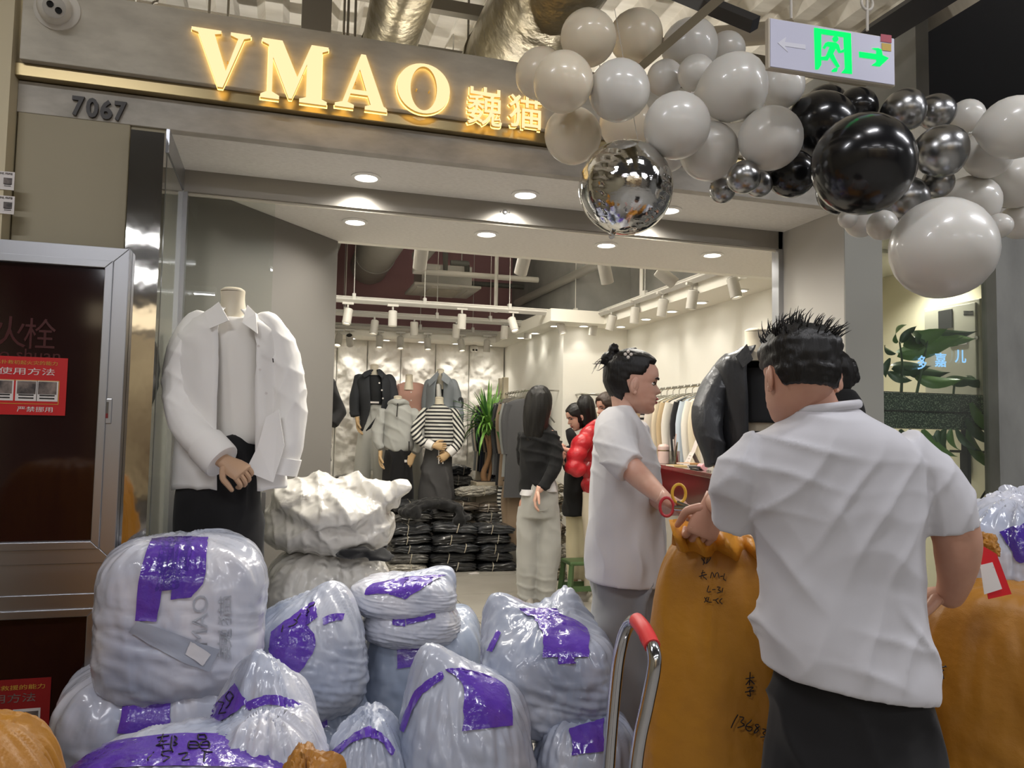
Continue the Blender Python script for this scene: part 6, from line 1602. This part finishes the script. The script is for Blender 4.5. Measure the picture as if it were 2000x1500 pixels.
m5 = mannequin('mannequin in a black and white striped sweater and charcoal skirt, front right', 858, D4)
base(m5, 858, D4); neck(m5, 858, 775, 795, 8.5, D4)
m_st = bpy.data.materials.new('striped_knit'); m_st.use_nodes = True
nt = m_st.node_tree; bs = nt.nodes['Principled BSDF']; bs.inputs['Roughness'].default_value = .85
tc = nt.nodes.new('ShaderNodeTexCoord'); wv = nt.nodes.new('ShaderNodeTexWave'); wv.bands_direction = 'Z'; wv.inputs['Scale'].default_value = 8.2; wv.inputs['Distortion'].default_value = .6; wv.inputs['Detail Scale'].default_value = .4
rp = nt.nodes.new('ShaderNodeValToRGB'); rp.color_ramp.interpolation = 'CONSTANT'; rp.color_ramp.elements[0].color = lin('28282a'); rp.color_ramp.elements[1].position = .48; rp.color_ramp.elements[1].color = lin('dad8d0')
nt.links.new(tc.outputs['Object'], wv.inputs['Vector']); nt.links.new(wv.outputs['Fac'], rp.inputs[0]); nt.links.new(rp.outputs[0], bs.inputs['Base Color'])
m_sts = []
for k_ in (.75, -.9):
    m2_ = m_st.copy(); m2_.name = 'striped_knit_sleeve'; n2 = m2_.node_tree
    mp = n2.nodes.new('ShaderNodeMapping'); mp.inputs['Rotation'].default_value = (0, k_, 0)
    tc2 = [n for n in n2.nodes if n.type == 'TEX_COORD'][0]; wv2 = [n for n in n2.nodes if n.type == 'TEX_WAVE'][0]
    n2.links.new(tc2.outputs['Object'], mp.inputs['Vector']); n2.links.new(mp.outputs[0], wv2.inputs['Vector']); m_sts.append(m2_)
garment(m5, 'striped_sweater', m_st, [(878, 830, 886, .12), (860, 828, 888, .125), (820, 828, 888, .125), (806, 828, 888, .12), (798, 838, 878, .10), (790, 846, 870, .07)], D4, (), .011, c1(.012, 13))
for k_, q_ in enumerate(([(830, 808, D4, 12), (814, 838, D4 - .06, 12), (818, 858, D4 - .14, 10), (836, 868, D4 - .18, 9)], [(886, 808, D4, 12), (896, 842, D4 - .02, 12), (894, 866, D4 - .08, 10), (884, 880, D4 - .14, 8.5)])): garment(m5, 'sleeve', m_sts[k_], None, D4, [q_], .011, c1(.012, 13))
for x0, y0, x1, y1, dd in ((834, 866, 846, 872, -.18), (886, 877, 876, 886, -.14)):
    b = MB(); pt(b, [(x0, y0, D4 + dd, 10), (x1, y1, D4 + dd - .02, 9)], 16, 2, round_=False); b.build('white_cuff', m_ws, m5)
mhand(m5, 846, 870, D4 - .21, CU - AZ * .1, CV, m_wood, .5, 1.0); mhand(m5, 877, 886, D4 - .17, -CU * .8 - AZ * .5, CV, m_wood, .5, 1.0, -1)
m_ck = mat('skirt_charcoal', '4e4d4e', .85)
garment(m5, 'skirt', m_ck, [(1060, 812, 892, .16), (960, 816, 890, .15), (900, 826, 884, .13), (872, 832, 882, .115)], D4, (), .013, crease(.03, CU + CV * .3, 16, 4, w0=.6))
for x in (857, 865): MB().tube([P(x, 872, D=D4 - .15), P(x, 906, D=D4 - .165)], .006, 6).build('drawstring', m_wht, m5)
# black sleeve showing past the grey wall
bl = thing('mannequin', 'mannequin in black, only an elbow showing past the grey wall edge', 'mannequin', (P(630, 900, D=6.2).x, P(630, 900, D=6.2).y, 0))
base(bl, 628, 6.2)
garment(bl, 'black_jacket', m_blk, [(900, 590, 646, .12), (800, 590, 646, .13), (740, 596, 644, .11), (720, 610, 630, .06)], 6.2, [[(640, 745, 6.2, 14), (656, 790, 6.2, 14), (662, 808, 6.18, 13), (648, 830, 6.1, 11)]], .013, c1(.015, 4))
neck(bl, 620, 700, 722, 10, 6.2)
garment(bl, 'black_trousers', m_blk, [(1160, 596, 644, .11), (900, 596, 642, .11)], 6.2, (), .016)
# ---- leather jacket mannequin at the right of the doorway
D6 = 3.75
ml = thing('mannequin', 'mannequin in a black leather jacket, at the right of the doorway', 'mannequin', (P(1478, 900, D=D6).x, P(1478, 900, D=D6).y, 0))
base(ml, 1478, D6); neck(ml, 1478, 641, 695, 23, D6)
m_le = mat('leather_black', '26272a', .36, bump=[(14, .4, .02, (1, 1, .5)), (200, .15, .002, (1, 1, 1))], spec=.6)
garment(ml, 'black_top', mat('top_black', '1e1f22', .8), [(826, 1440, 1530, .10), (760, 1440, 1530, .10), (720, 1450, 1520, .08)], D6 - .02, (), .010)
garment(ml, 'midriff', m_mann, [(850, 1445, 1525, .085), (800, 1448, 1522, .085)], D6, (), .010)
b = MB(); sil(b, [(905, 1396, 1560, .14), (850, 1396, 1560, .14), (780, 1394, 1562, .14), (730, 1390, 1566, .13), (705, 1402, 1552, .12), (684, 1438, 1520, .085), (676, 1450, 1508, .07)], D6, 52, 4, 2.3, a0=math.pi + .35, a1=3 * math.pi - .35)
fn2 = foldmix(crease(.010, CU + AZ * .1, 24, 3), folds(.006, (7, 7, 5)))
b.v = [p + (p - P(1478, 780, D=D6)).normalized() * fn2(p) for p in b.v]
o = b.build('leather_jacket', m_le, ml, 180); so = o.modifiers.new('thick', 'SOLIDIFY'); so.thickness = .005
garment(ml, 'jacket_sleeve', m_le, None, D6, [[(1416, 728, D6, 26), (1392, 770, D6 - .03, 30), (1381, 815, D6 - .06, 31), (1388, 862, D6 - .10, 26), (1399, 908, D6 - .12, 21)]], .008, foldmix(crease(.008, AZ + CU * .3, 34, 5), folds(.004, (9, 9, 9))))
garment(ml, 'jacket_sleeve', m_le, None, D6, [[(1545, 720, D6, 30), (1572, 780, D6, 32), (1578, 850, D6, 30), (1566, 910, D6 - .05, 26)]], .009, foldmix(crease(.012, AZ + CU * .3, 34, 6)))
flat(ml, 'jacket_collar', [(1458, 672, -.07), (1470, 702, -.13), (1450, 718, -.15), (1436, 696, -.11)], D6, m_le, .008)
flat(ml, 'jacket_collar', [(1500, 672, -.07), (1520, 696, -.10), (1508, 716, -.15), (1488, 700, -.13)], D6, m_le, .008)
mhand(ml, 1404, 915, D6 - .13, -AZ + CU * .4, CU, m_wood, .4, 1.05)
garment(ml, 'sequin_skirt', mat('sequin_black', '17171a', .25, bump=(160, 1.0, .01, (1, 1, 1))), [(1300, 1420, 1545, .14), (1000, 1425, 1540, .13), (860, 1440, 1530, .11), (842, 1446, 1524, .10)], D6, (), .012)
# ---- counter with desk things
ZC = 1.12
cA, cB = P(1272, 903, Z=ZC), P(1405, 926, Z=ZC)
ct = thing('counter', 'maroon shop counter with desk things on its glossy top', 'counter', ((cA.x + cB.x) / 2, (cA.y + cB.y) / 2, 0))
m_mar = mat('counter_maroon', '33120f', .3, coat=.3); m_top = mat('counter_top', '4b3a34', .15, coat=.4); m_cg = mat('counter_grey', 'a09a90', .5)
cu = (cB - cA); L_ = V((cu.x, cu.y, 0)).length; cu = V((cu.x, cu.y, 0)).normalized(); cv = V((-cu.y, cu.x, 0))
def cbox(u0, u1, v0, v1, z0, z1): return MB().prism([(u0, v0), (u1, v0), (u1, v1), (u0, v1)], V((cA.x, cA.y, z0)), cu, cv, AZ, z1 - z0)
cbox(0, L_ + .0, .0, .26, .0, ZC - .03).build('carcass', m_cg, ct, 0, bevel=.004)
cbox(.0, L_ + .0, -.012, .0, ZC - .32, ZC - .03).build('front_band', m_mar, ct, 0)
cbox(-.02, L_ + .02, -.03, .28, ZC - .03, ZC).build('worktop', m_top, ct, 0, bevel=.004)
def onct(px_, py_): return P(px_, py_, Z=ZC)
q = onct(1296, 905); DQ = -(R3.transposed() @ (q - CAM)).z; k = DQ / F
cn = thing('canister', 'pink lidded canister on the counter', 'canister', q)
m_cp = mat('canister_pink', 'd9bdb4', .35)
MB().lathe([(.001, 0), (11 * k, 0), (11 * k, 28 * k), (.001, 28 * k)], q).build('body', m_cp, cn, 40, bevel=.002)
MB().lathe([(11.4 * k, 28 * k), (11.4 * k, 33 * k), (8 * k, 37 * k), (.001, 38 * k)], q).build('lid', m_cp, cn)
MB().lathe([(11.2 * k, 24 * k), (11.3 * k, 25 * k), (11.2 * k, 26 * k)], q).build('gold_band', m_trim, cn)
q = onct(1317, 908)
bh = thing('brush_holder', 'clear acrylic holder with brushes beside the pink canister', 'holder', q)
MB().bx(q.x - .03, q.x + .03, q.y - .03, q.y + .03, ZC, ZC + .10).build('acrylic_box', m_glass, bh, 0)
for i in range(4):
    a = q + V((random.uniform(-.02, .02), random.uniform(-.02, .02), .004)); MB().cyl(a, a + V((random.uniform(-.02, .02), 0, .16 + .02 * i)), .004, n=8).build('brush', (m_trim, m_wht, m_pic, m_cp)[i], bh)
q = onct(1338, 911)
ca = thing('desk_calendar', 'white folded card standing on the counter', 'card', q)
m_card = mat('card_white', 'd6cdc8', .5)
MB().add([q + cu * -.06, q + cu * .06, q + cu * .06 + cv * .05 + AZ * .10, q + cu * -.06 + cv * .05 + AZ * .10, q + cu * .06 + cv * .10, q + cu * -.06 + cv * .10], [(0, 1, 2, 3), (3, 2, 4, 5)]).build('folded_card', m_card, ca, 0)
MB().add([q + cu * -.04 + cv * .052 + AZ * .1, q + cu * .06 + cv * .052 + AZ * .1, q + cu * .075 + cv * .08 + AZ * .19, q + cu * -.025 + cv * .08 + AZ * .19], [(0, 1, 2, 3)]).build('raised_leaf', m_card, ca, 0)
for i in range(3): MB().tube([q + cu * -.02 + cv * (.02 + .008 * i) + AZ * (.035 + .02 * i) - cv * .003, q + cu * .03 + cv * (.02 + .008 * i) + AZ * (.035 + .02 * i) - cv * .003], .0012, 4).build('print_line', m_pic, ca)
nb = [(1322, 911, .16, .10, 'c2a878', 'tan notebook lying under the card', .1), (1358, 917, .16, .09, '3a3a3c', 'dark notebook at the counter front', -.2), (1345, 914, .14, .09, 'b88a5a', 'brown folder among the counter papers', .4)]
for i, (x, y, w_, d_, cl_, lb, rz) in enumerate(nb):
    q = onct(x, y) + V((0, 0, .012 * i)); R_ = Matrix.Rotation(rz + math.atan2(cu.y, cu.x), 3, 'Z')
    t = thing('notebook', lb, 'notebook', q, 'papers on the counter')
    MB().box(q + V((0, 0, .005)), (w_, d_, .010), R_).build('cover', mat('notebook_' + cl_, cl_, .5), t, 0)
    MB().box(q + V((0, 0, .005)), (w_ * .98, d_ * 1.01, .006), R_).build('pages', m_wht, t, 0)
q = onct(1372, 918)
tag(MB().tube([q + cu * -.05 + AZ * .02, q + cu * .05 + AZ * .02], .02, 16, 1).build('pink_tube', mat('tube_pink', 'd8a0a4', .4)), 'pink tube lying on the counter beside the leather sleeve', 'tube')
for i, (x, y, rz) in enumerate(((1356, 918.5, .1), (1384, 921, -.1))):
    q = onct(x, y); d_ = Matrix.Rotation(rz, 3, 'Z') @ cu
    tag(MB().tube([q - d_ * .06 + AZ * .006, q + d_ * .06 + AZ * .006, q + d_ * .07 + AZ * .006], [.005, .005, .001], 8).build('pen', (m_ink, m_pic)[i]), ('black pen on the counter edge', 'grey pen beside the pink tube')[i], 'pen')
# ---- clothes rails
m_rackp = mat('rack_post_beige', 'c8bda6', .5); m_rackm = mat('rack_chrome', 'b9b7b0', .25, .9)
def make_garment(L, W_, c, seed, stripe=None):
    me = MB()
    rows = []
    for z, a, b in ((-.06, .05, .02), (-.075, .12, .03), (-.11, W_ * .46, .035), (-.2, W_ * .48, .045), (-.4, W_ * .46, .05), (-L * .8, W_ * .5, .05), (-L, W_ * .52, .05)): rows.append((0, 0, z, a, b))
    me.loft(rows[::-1], 28, 3)
    fz = foldmix(crease(.014, (1, .3, 0), 40, seed), folds(.008, (10, 10, 2), seed))
    me.v = [p + V((0, fz(p), 0)) for p in me.v]
    for s in (-1, 1): me.tube([(s * W_ * .42, 0, -.12), (s * W_ * .5, .01, -.28), (s * W_ * .47, .01, -.5), (s * W_ * .44, .0, -.62)], [.05, .045, .04, .035], 10, 3, .6, round_=False)
    return me.mesh('garment', c, 60)
hg_me = MB().tube([(-.2, 0, -.105), (-.1, 0, -.06), (0, 0, -.035), (.1, 0, -.06), (.2, 0, -.105)], .006, 6, 3).mesh('hanger_arm', m_rackm, 60)
hk_me = MB().tube([(0, 0, -.035), (0, 0, .0), (.018, 0, .018), (0, 0, .038), (-.018, 0, .02)], .003, 5, 3).mesh('hanger_hook', m_rackm, 60)
GM = {k: mat('garment_' + k, v, .85, sheen=.2) for k, v in dict(white='e6e1d6', cream='d9cdb4', tan='c4ae8a', black='1d1d1f', charcoal='4a4a4c', grey='8f918f', brown='8a7660', blue='c3cfda', navy='232938', green='7c8a80').items()}
GM['striped'] = m_st
gcache = {}
def hang(loc, yaw, col, L, label, group, W_=.42):
    k = (col, round(L, 1), random.randrange(2))
    if k not in gcache: gcache[k] = make_garment(L, W_, GM[col], len(gcache) * 3.1)
    t = thing('hanging_garment', label, 'garment', loc, group); t.rotation_euler = (0, 0, yaw)
    for nm, me in (('garment', gcache[k]), ('hanger', hg_me), ('hanger_hook', hk_me)):
        o = bpy.data.objects.new(nm, me); COL.objects.link(o); o.parent = t
# right rail along the right wall
zr = 1.72
rk = thing('clothes_rail', 'chrome clothes rail of pale garments along the right wall', 'clothes rail', (3.1, 6.1, 0))
MB().tube([(3.05, 4.72, zr), (3.05, 6.95, zr)], .012, 10).build('rail', m_rackm, rk)
for y in (4.72, 6.95): MB().tube([(3.05, y, .0), (3.05, y, zr)], .012, 10).build('post', m_rackm, rk); MB().tube([(2.85, y, .012), (3.28, y, .012)], .012, 8).build('foot', m_rackm, rk)
MB().tube([(3.05, 6.3, zr), (3.05, 6.3, zr - .12)], .01, 8).build('clip', m_rackm, rk)
cols = ['white', 'cream', 'white', 'tan', 'white', 'cream', 'white', 'black', 'white', 'tan', 'striped', 'white', 'cream', 'tan', 'white', 'black', 'blue', 'white', 'cream', 'white']
for i, c_ in enumerate(cols):
    hang((3.05, 6.85 - i * .104, zr - .025), random.uniform(-.12, .12), c_, random.choice((.75, .85, .95)), '%s %s garment on the right wall rail, counting from the rear' % ((ORD + ('eleventh', 'twelfth', 'thirteenth', 'fourteenth', 'fifteenth', 'sixteenth', 'seventeenth', 'eighteenth', 'nineteenth', 'twentieth'))[i], c_), 'garments on the right rail')
# rear rail by the plant
rk2 = thing('clothes_rail', 'wall clothes rail of dark garments behind the potted plant', 'clothes rail', (2.4, 8.0, 0))
zr2 = 1.76
MB().tube([(2.36, 7.35, zr2), (2.36, 8.9, zr2)], .012, 10).build('rail', m_rackm, rk2)
for y in (8.28, 8.44): MB().bx(2.33, 2.39, y - .03, y + .03, 0, zr2 + .18).build('upright', m_rackp, rk2, 0, bevel=.004)
MB().tube([(2.36, 7.36, zr2), (2.62, 7.36, zr2 - .32)], .008, 8).build('wall_bracket', m_rackm, rk2); MB().tube([(2.36, 7.36, zr2), (2.66, 7.36, zr2)], .008, 8).build('wall_bracket', m_rackm, rk2)
MB().tube([(2.36, 8.9, zr2), (2.66, 8.9, zr2)], .008, 8).build('wall_bracket', m_rackm, rk2)
cols = ['grey', 'cream', 'black', 'navy', 'black', 'brown', 'black', 'tan', 'grey', 'charcoal', 'black', 'brown', 'grey', 'charcoal']
for i, c_ in enumerate(cols):
    hang((2.36, 8.82 - i * .10, zr2 - .025), random.uniform(-.1, .1), c_, random.choice((.85, .95, 1.05)), '%s %s garment on the rail behind the plant, counting from the rear' % ((ORD + ('eleventh', 'twelfth', 'thirteenth', 'fourteenth'))[i], c_), 'garments on the rear rail')
# lower rail with trousers and striped knit
for i, (y, c_) in enumerate(((7.6, 'brown'), (7.75, 'striped'), (7.95, 'black'), (8.2, 'navy'))):
    hang((2.36, y, .95), 0, c_, .75, '%s garment on the low hanging row behind the plant' % c_, 'garments on the low row', .34)
MB().tube([(2.36, 7.45, .975), (2.36, 8.4, .975)], .01, 8).build('low_rail', m_rackm, rk2)
# facing rail by the jog wall
rk3 = thing('clothes_rail', 'short rail with dark garments against the facing wall', 'clothes rail', (2.95, 7.15, 0))
MB().tube([(2.78, 7.08, 1.72), (3.3, 7.08, 1.72)], .012, 10).build('rail', m_rackm, rk3)
for x in (2.80, 3.28): MB().tube([(x, 7.08, 1.72), (x, 7.25, 1.72)], .01, 8).build('bracket', m_rackm, rk3)
MB().bx(3.16, 3.22, 7.17, 7.24, 0, 1.98).build('upright', m_rackp, rk3, 0)
for i, c_ in enumerate(('black', 'charcoal', 'black')): hang((2.88 + .12 * i, 7.08, 1.695), 1.5, c_, .85, '%s %s garment from the left on the facing wall rail' % (ORD[i], c_), 'garments on the facing rail', .3)
# ---- potted dracaena
pq = P(947, 985, Y=8.0)
pp = thing('potted_plant', 'dracaena with arching green blades in a beige square pot', 'plant', (pq.x, 8.0, 0))
hp = P(947, 940, Y=8.0).z
m_pot = mat('pot_beige', 'a99e8a', .6)
MB().prism([(-.13, -.13), (.13, -.13), (.13, .13), (-.13, .13)], (pq.x, 8.0, 0), AX, (0, 1, 0), AZ, hp).build('pot', m_pot, pp, 0, bevel=.006)
MB().bx(pq.x - .115, pq.x + .115, 7.885, 8.115, hp - .02, hp + .004).build('soil', mat('soil', '3a2f26', .95), pp, 0)
m_trk = mat('trunk_brown', '8a6848', .8, bump=(40, .6, .01, (1, 1, 3)))
crown = P(956, 838, Y=8.0)
MB().tube([(pq.x, 8.0, hp - .02), P(944, 925, Y=8.0), P(955, 895, Y=8.0), P(958, 860, Y=8.0), crown], [.035, .032, .026, .022, .018], 12, 4).build('trunk', m_trk, pp)
MB().tube([(pq.x + .03, 8.02, hp - .02), P(958, 915, Y=8.02), P(953, 870, Y=8.02), P(948, 850, Y=8.02)], [.022, .02, .018, .016], 10, 4).build('trunk', m_trk, pp)
m_leaf = mat('dracaena_leaf', '5f9440', .4, var=('8fbf5a', 30, (1, 1, .1)), sss=.1); m_leaf2 = mat('dracaena_leaf_dark', '3f6e34', .4)
lm = []
for v_ in range(4):
    droop = (.1, .35, .65, .9)[v_]; L = .46
    pts = []; a = 1.0 - .1 * v_; x = z = 0
    pts.append((0, 0))
    for k in range(8):
        x += math.cos(a) * L / 8; z += math.sin(a) * L / 8; a -= droop * .36; pts.append((x, z))
    g = MB(); ws = [.008, .013, .015, .015, .014, .012, .010, .006, .001]
    for (x, z), w_ in zip(pts, ws): g.v += [V((x, -w_, z + .004)), V((x, 0, z)), V((x, w_, z + .004))]
    for k in range(8):
        for j in range(2): g.f.append((k * 3 + j, k * 3 + j + 1, k * 3 + j + 4, k * 3 + j + 3)); g.mi.append(0)
    lm.append((g.mesh('leaf', m_leaf, 180), ))
    lm[-1] += (MB().merge(g).mesh('leaf', m_leaf2, 180),)
for i in range(130):
    v_ = min(3, int(random.random() * 4)); o = bpy.data.objects.new('leaf', lm[v_][1 if random.random() < .3 else 0]); COL.objects.link(o); o.parent = pp
    o.matrix_parent_inverse = Matrix.Translation(-V(pp.location))
    o.location = crown + V((random.uniform(-.02, .02), random.uniform(-.02, .02), random.uniform(-.08, .05)))
    o.rotation_euler = (random.uniform(-.25, .25), random.uniform(-.5, .35), random.uniform(0, 6.28)); s = random.uniform(.75, 1.15); o.scale = (s, s, s)
# ---- green stool
sq = P(1133, 1175, Z=0)
gs = thing('stool', 'small green plastic stool on the tiles by the cream trousers', 'stool', (sq.x, sq.y, 0))
m_gs = mat('stool_green', '4f6840', .4)
MB().prism([(-.13, -.11), (.13, -.11), (.13, .11), (-.13, .11)], (sq.x, sq.y, .30), AX, (0, 1, 0), AZ, .03).build('seat', m_gs, gs, 0, bevel=.01)
for a, b_ in ((-1, -1), (1, -1), (1, 1), (-1, 1)):
    MB().tube([(sq.x + a * .11, sq.y + b_ * .09, .31), (sq.x + a * .135, sq.y + b_ * .11, 0)], [.022, .028], 4).build('leg', m_gs, gs, 0)
for a in (-1, 1): MB().bx(sq.x - .125, sq.x + .125, sq.y + a * .10 - .006, sq.y + a * .10 + .006, .10, .14).build('stretcher', m_gs, gs, 0)
# small white parcel on the tiles and power outlet box
tag(MB().box(P(925, 1120, Z=.006), (.09, .05, .008), Matrix.Rotation(.4, 3, 'Z')).build('paper_scrap', m_wht, None, 0), 'white paper scrap on the floor before the dark packs', 'paper')
# camera inside over the stone wall
q = P(926, 681, Y=9.3)
s2 = thing('security_camera', 'small white twin-lens camera high on the stone wall', 'camera', q)
MB().ell(q, (.05, .045, .05)).build('dome', m_plastic, s2)
for s in (-1, 1): MB().lathe([(.012, .04), (.012, .05), (.001, .051)], q + V((s * .02, 0, -.012)), (0, -1, -.2), 10).build('lens', m_lens, s2)
MB().bx(q.x - .04, q.x + .04, 9.33, 9.42, q.z + .02, q.z + .06).build('bracket', m_plastic, s2, 0)
# ---- behind the right-hand window: electric cabinet, plant, trough and characters put in for reflections
eb = thing('electric_cabinet', 'grey electric meter cabinet on the wall behind the right window', 'cabinet', (3.83, 3.55, 1.5))
m_eb = mat('cabinet_grey', 'c3bfb2', .45)
y0, y1 = P(1930, 588, X=3.80).y, P(1820, 603, X=3.80).y
z1, z0 = P(1875, 594, X=3.80).z, P(1875, 800, X=3.80).z
MB().bx(3.74, 3.848, y0, y1, z0, z1).build('case', m_eb, eb, 0, bevel=.004)
dr = MB().bx(3.728, 3.74, y0 + .02, y1 - .02, z0 + .02, z1 - .02).build('door', m_eb, eb, 0, bevel=.003)
def onx(px_, py_, X): return P(px_, py_, X=X)
a, b_ = onx(1833, 608, 3.725), onx(1860, 640, 3.725)
MB().bx(3.722, 3.729, min(a.y, b_.y), max(a.y, b_.y), b_.z, a.z).build('meter_window', mat('meter_glass', '4a4a4a', .1), dr, 0)
for j in range(2):
    for i in range(7):
        q = onx(1883 + i * 2.8, 609 + j * 5, 3.727); MB().box(q, (.003, .004, .012)).build('vent_slot', m_gap, dr, 0)
a, b_ = onx(1855, 655, 3.724), onx(1888, 672, 3.724)
lb_ = MB().bx(3.722, 3.728, min(a.y, b_.y), max(a.y, b_.y), b_.z, a.z).build('warning_label', m_wht, dr, 0)
MB().bx(3.7205, 3.722, min(a.y, b_.y), max(a.y, b_.y), a.z - .02, a.z).build('red_strip', m_red, lb_, 0)
MB().lathe([(.001, .012), (.012, .01), (.012, 0)], onx(1909, 660, 3.727), (-1, 0, 0), 12).build('lock', m_base, dr)
# speckled trough built in place of a sparkling reflection in the glass
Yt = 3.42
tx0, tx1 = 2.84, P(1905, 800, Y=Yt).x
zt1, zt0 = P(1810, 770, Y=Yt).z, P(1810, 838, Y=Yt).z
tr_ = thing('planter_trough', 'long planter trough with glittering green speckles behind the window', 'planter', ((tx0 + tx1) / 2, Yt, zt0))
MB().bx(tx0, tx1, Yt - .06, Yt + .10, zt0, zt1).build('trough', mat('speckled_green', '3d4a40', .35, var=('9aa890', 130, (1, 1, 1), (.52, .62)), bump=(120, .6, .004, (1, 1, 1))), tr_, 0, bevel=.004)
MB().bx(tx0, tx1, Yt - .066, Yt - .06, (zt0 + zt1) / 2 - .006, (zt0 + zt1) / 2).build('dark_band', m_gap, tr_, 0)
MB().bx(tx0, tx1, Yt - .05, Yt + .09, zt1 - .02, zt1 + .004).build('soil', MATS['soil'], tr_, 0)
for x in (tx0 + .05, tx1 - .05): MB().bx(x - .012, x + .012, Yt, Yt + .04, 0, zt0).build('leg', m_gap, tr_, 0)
mt = thing('potted_plant', 'broad-leaved plant spilling over the trough behind the right window', 'plant', ((tx0 + tx1) / 2, Yt, zt1))
m_pl = mat('broad_leaf', '3c5a34', .35, var=('2c4428', 8)); m_pl2 = mat('broad_leaf_light', '5e8440', .38)
def leafshape(L, W_, bend):
    g = MB(); n_ = 8
    for i in range(n_ + 1):
        t = i / n_; w_ = W_ * math.sin(math.pi * min(1, t * .92 + .06)) ** .8 * (1 if t < .99 else .05)
        a = -bend * t * t
        for s in (-1, -.5, 0, .5, 1): g.v.append(V((L * t * math.cos(a * .5), s * w_, L * t * math.sin(a) + abs(s) * .012)))
    for i in range(n_):
        for j in range(4): g.f.append((i * 5 + j, i * 5 + j + 1, (i + 1) * 5 + j + 1, (i + 1) * 5 + j)); g.mi.append(0)
    return g
bl_me = [leafshape(.17, .032, .5).mesh('leaf', m_pl, 180), leafshape(.20, .042, .8).mesh('leaf', m_pl2, 180), leafshape(.15, .036, .3).mesh('leaf', m_pl, 180)]
def leafat(px_, py_, Y, dpx, dpy, depth, k, s=1.0):
    a = P(px_, py_, Y=Y); b_ = P(px_ + dpx, py_ + dpy, Y=Y + depth); x = (b_ - a).normalized()
    y = x.cross(V((0, -1, .3))).normalized(); z = x.cross(y)
    o = bpy.data.objects.new('leaf', bl_me[k]); COL.objects.link(o); o.parent = mt
    o.matrix_parent_inverse = Matrix.Translation(-V(mt.location)); s *= (b_ - a).length / .19
    o.matrix_basis = Matrix.Translation(a) @ Matrix((x, y, z)).transposed().to_4x4() @ Matrix.Diagonal((s, min(s, 1.0) * random.uniform(.9, 1.3), s, 1))
for q in ((1755, 668, -20, -30), (1760, 668, 20, -28), (1765, 670, 45, -8), (1750, 690, -40, -10), (1755, 690, 70, -5), (1740, 700, -22, 40), (1815, 648, -55, 25), (1815, 646, 70, 18), (1818, 648, 20, 32), (1815, 646, -25, 40), (1815, 645, 45, 32), (1745, 715, 70, 10), (1735, 725, 50, 30), (1770, 720, 80, 20), (1850, 740, 60, 10), (1880, 740, 65, 15), (1890, 735, 40, 25), (1790, 735, 60, 25)):
    leafat(q[0], q[1], Yt + .02, q[2], q[3], random.uniform(-.05, .05), random.choice((0, 0, 1, 2)))
for q in ((1740, 836, 10, 70), (1780, 838, -5, 60), (1805, 838, 25, 60), (1850, 838, -35, 80), (1870, 836, 30, 60), (1895, 838, 15, 90), (1890, 815, 40, 70), (1900, 785, 35, 80), (1905, 830, 40, 55), (1835, 840, 5, 70), (1860, 838, -10, 45), (1760, 838, 20, 45), (1825, 850, 20, 55)):
    leafat(q[0], q[1], Yt - .08, q[2], q[3], random.uniform(-.04, .02), random.choice((0, 0, 2, 1)), .95)
MB().tube([P(1760, 770, Y=Yt), P(1762, 710, Y=Yt), P(1757, 668, Y=Yt)], [.008, .006, .004], 8, 3).build('stem', m_pl, mt); MB().tube([P(1790, 770, Y=Yt), P(1805, 700, Y=Yt), P(1815, 648, Y=Yt)], [.008, .006, .004], 8, 3).build('stem', m_pl, mt)
for x in (1860, 1920): MB().tube([P(x, 790, Y=Yt), P(x + 5, 740, Y=Yt)], .006, 8).build('stem', m_pl, mt)
# glowing blue characters on the glass, standing in for a reflected sign
ls = thing('window_lettering', 'pale blue glowing characters on the right window glass', 'lettering', P(1840, 720, Y=3.155))
m_blu = emis('lettering_blue', '8fc4ee', 1.0)
for ch, x, y, w_, h_ in (('多', 1801, 708, 22, 28), ('嘉', 1837, 703, 28, 28), ('儿', 1876, 696, 28, 26), ('厉', 1985, 699, 26, 17)):
    k = 3.9 / F
    lettering(MB(), curve_mesh(text=ch, extrude=.001, offset=.015), P(x, y, Y=3.153), AX, AZ, FRONT, (w_ * k, h_ * k)).build('character', [m_blu, m_blu], ls, 0)
# cable by the window
tag(MB().tube([P(1970, 880, Y=3.5), P(1955, 920, Y=3.45), P(1925, 960, Y=3.4), P(1910, 985, Y=3.4)], .006, 8, 4).build('black_cable', m_gap), 'black cable hanging down behind the right window', 'cable')
sh_ = thing('wall_shelf', 'thin dark shelf at the right edge behind the window', 'shelf', P(1985, 888, Y=3.6))
q = P(1990, 886, Y=3.6)
MB().bx(q.x - .1, 3.848, 3.5, 3.75, q.z, q.z + .015).build('board', m_gap, sh_, 0); MB().bx(3.80, 3.848, 3.6, 3.63, q.z - .12, q.z).build('bracket', m_gap, sh_, 0)
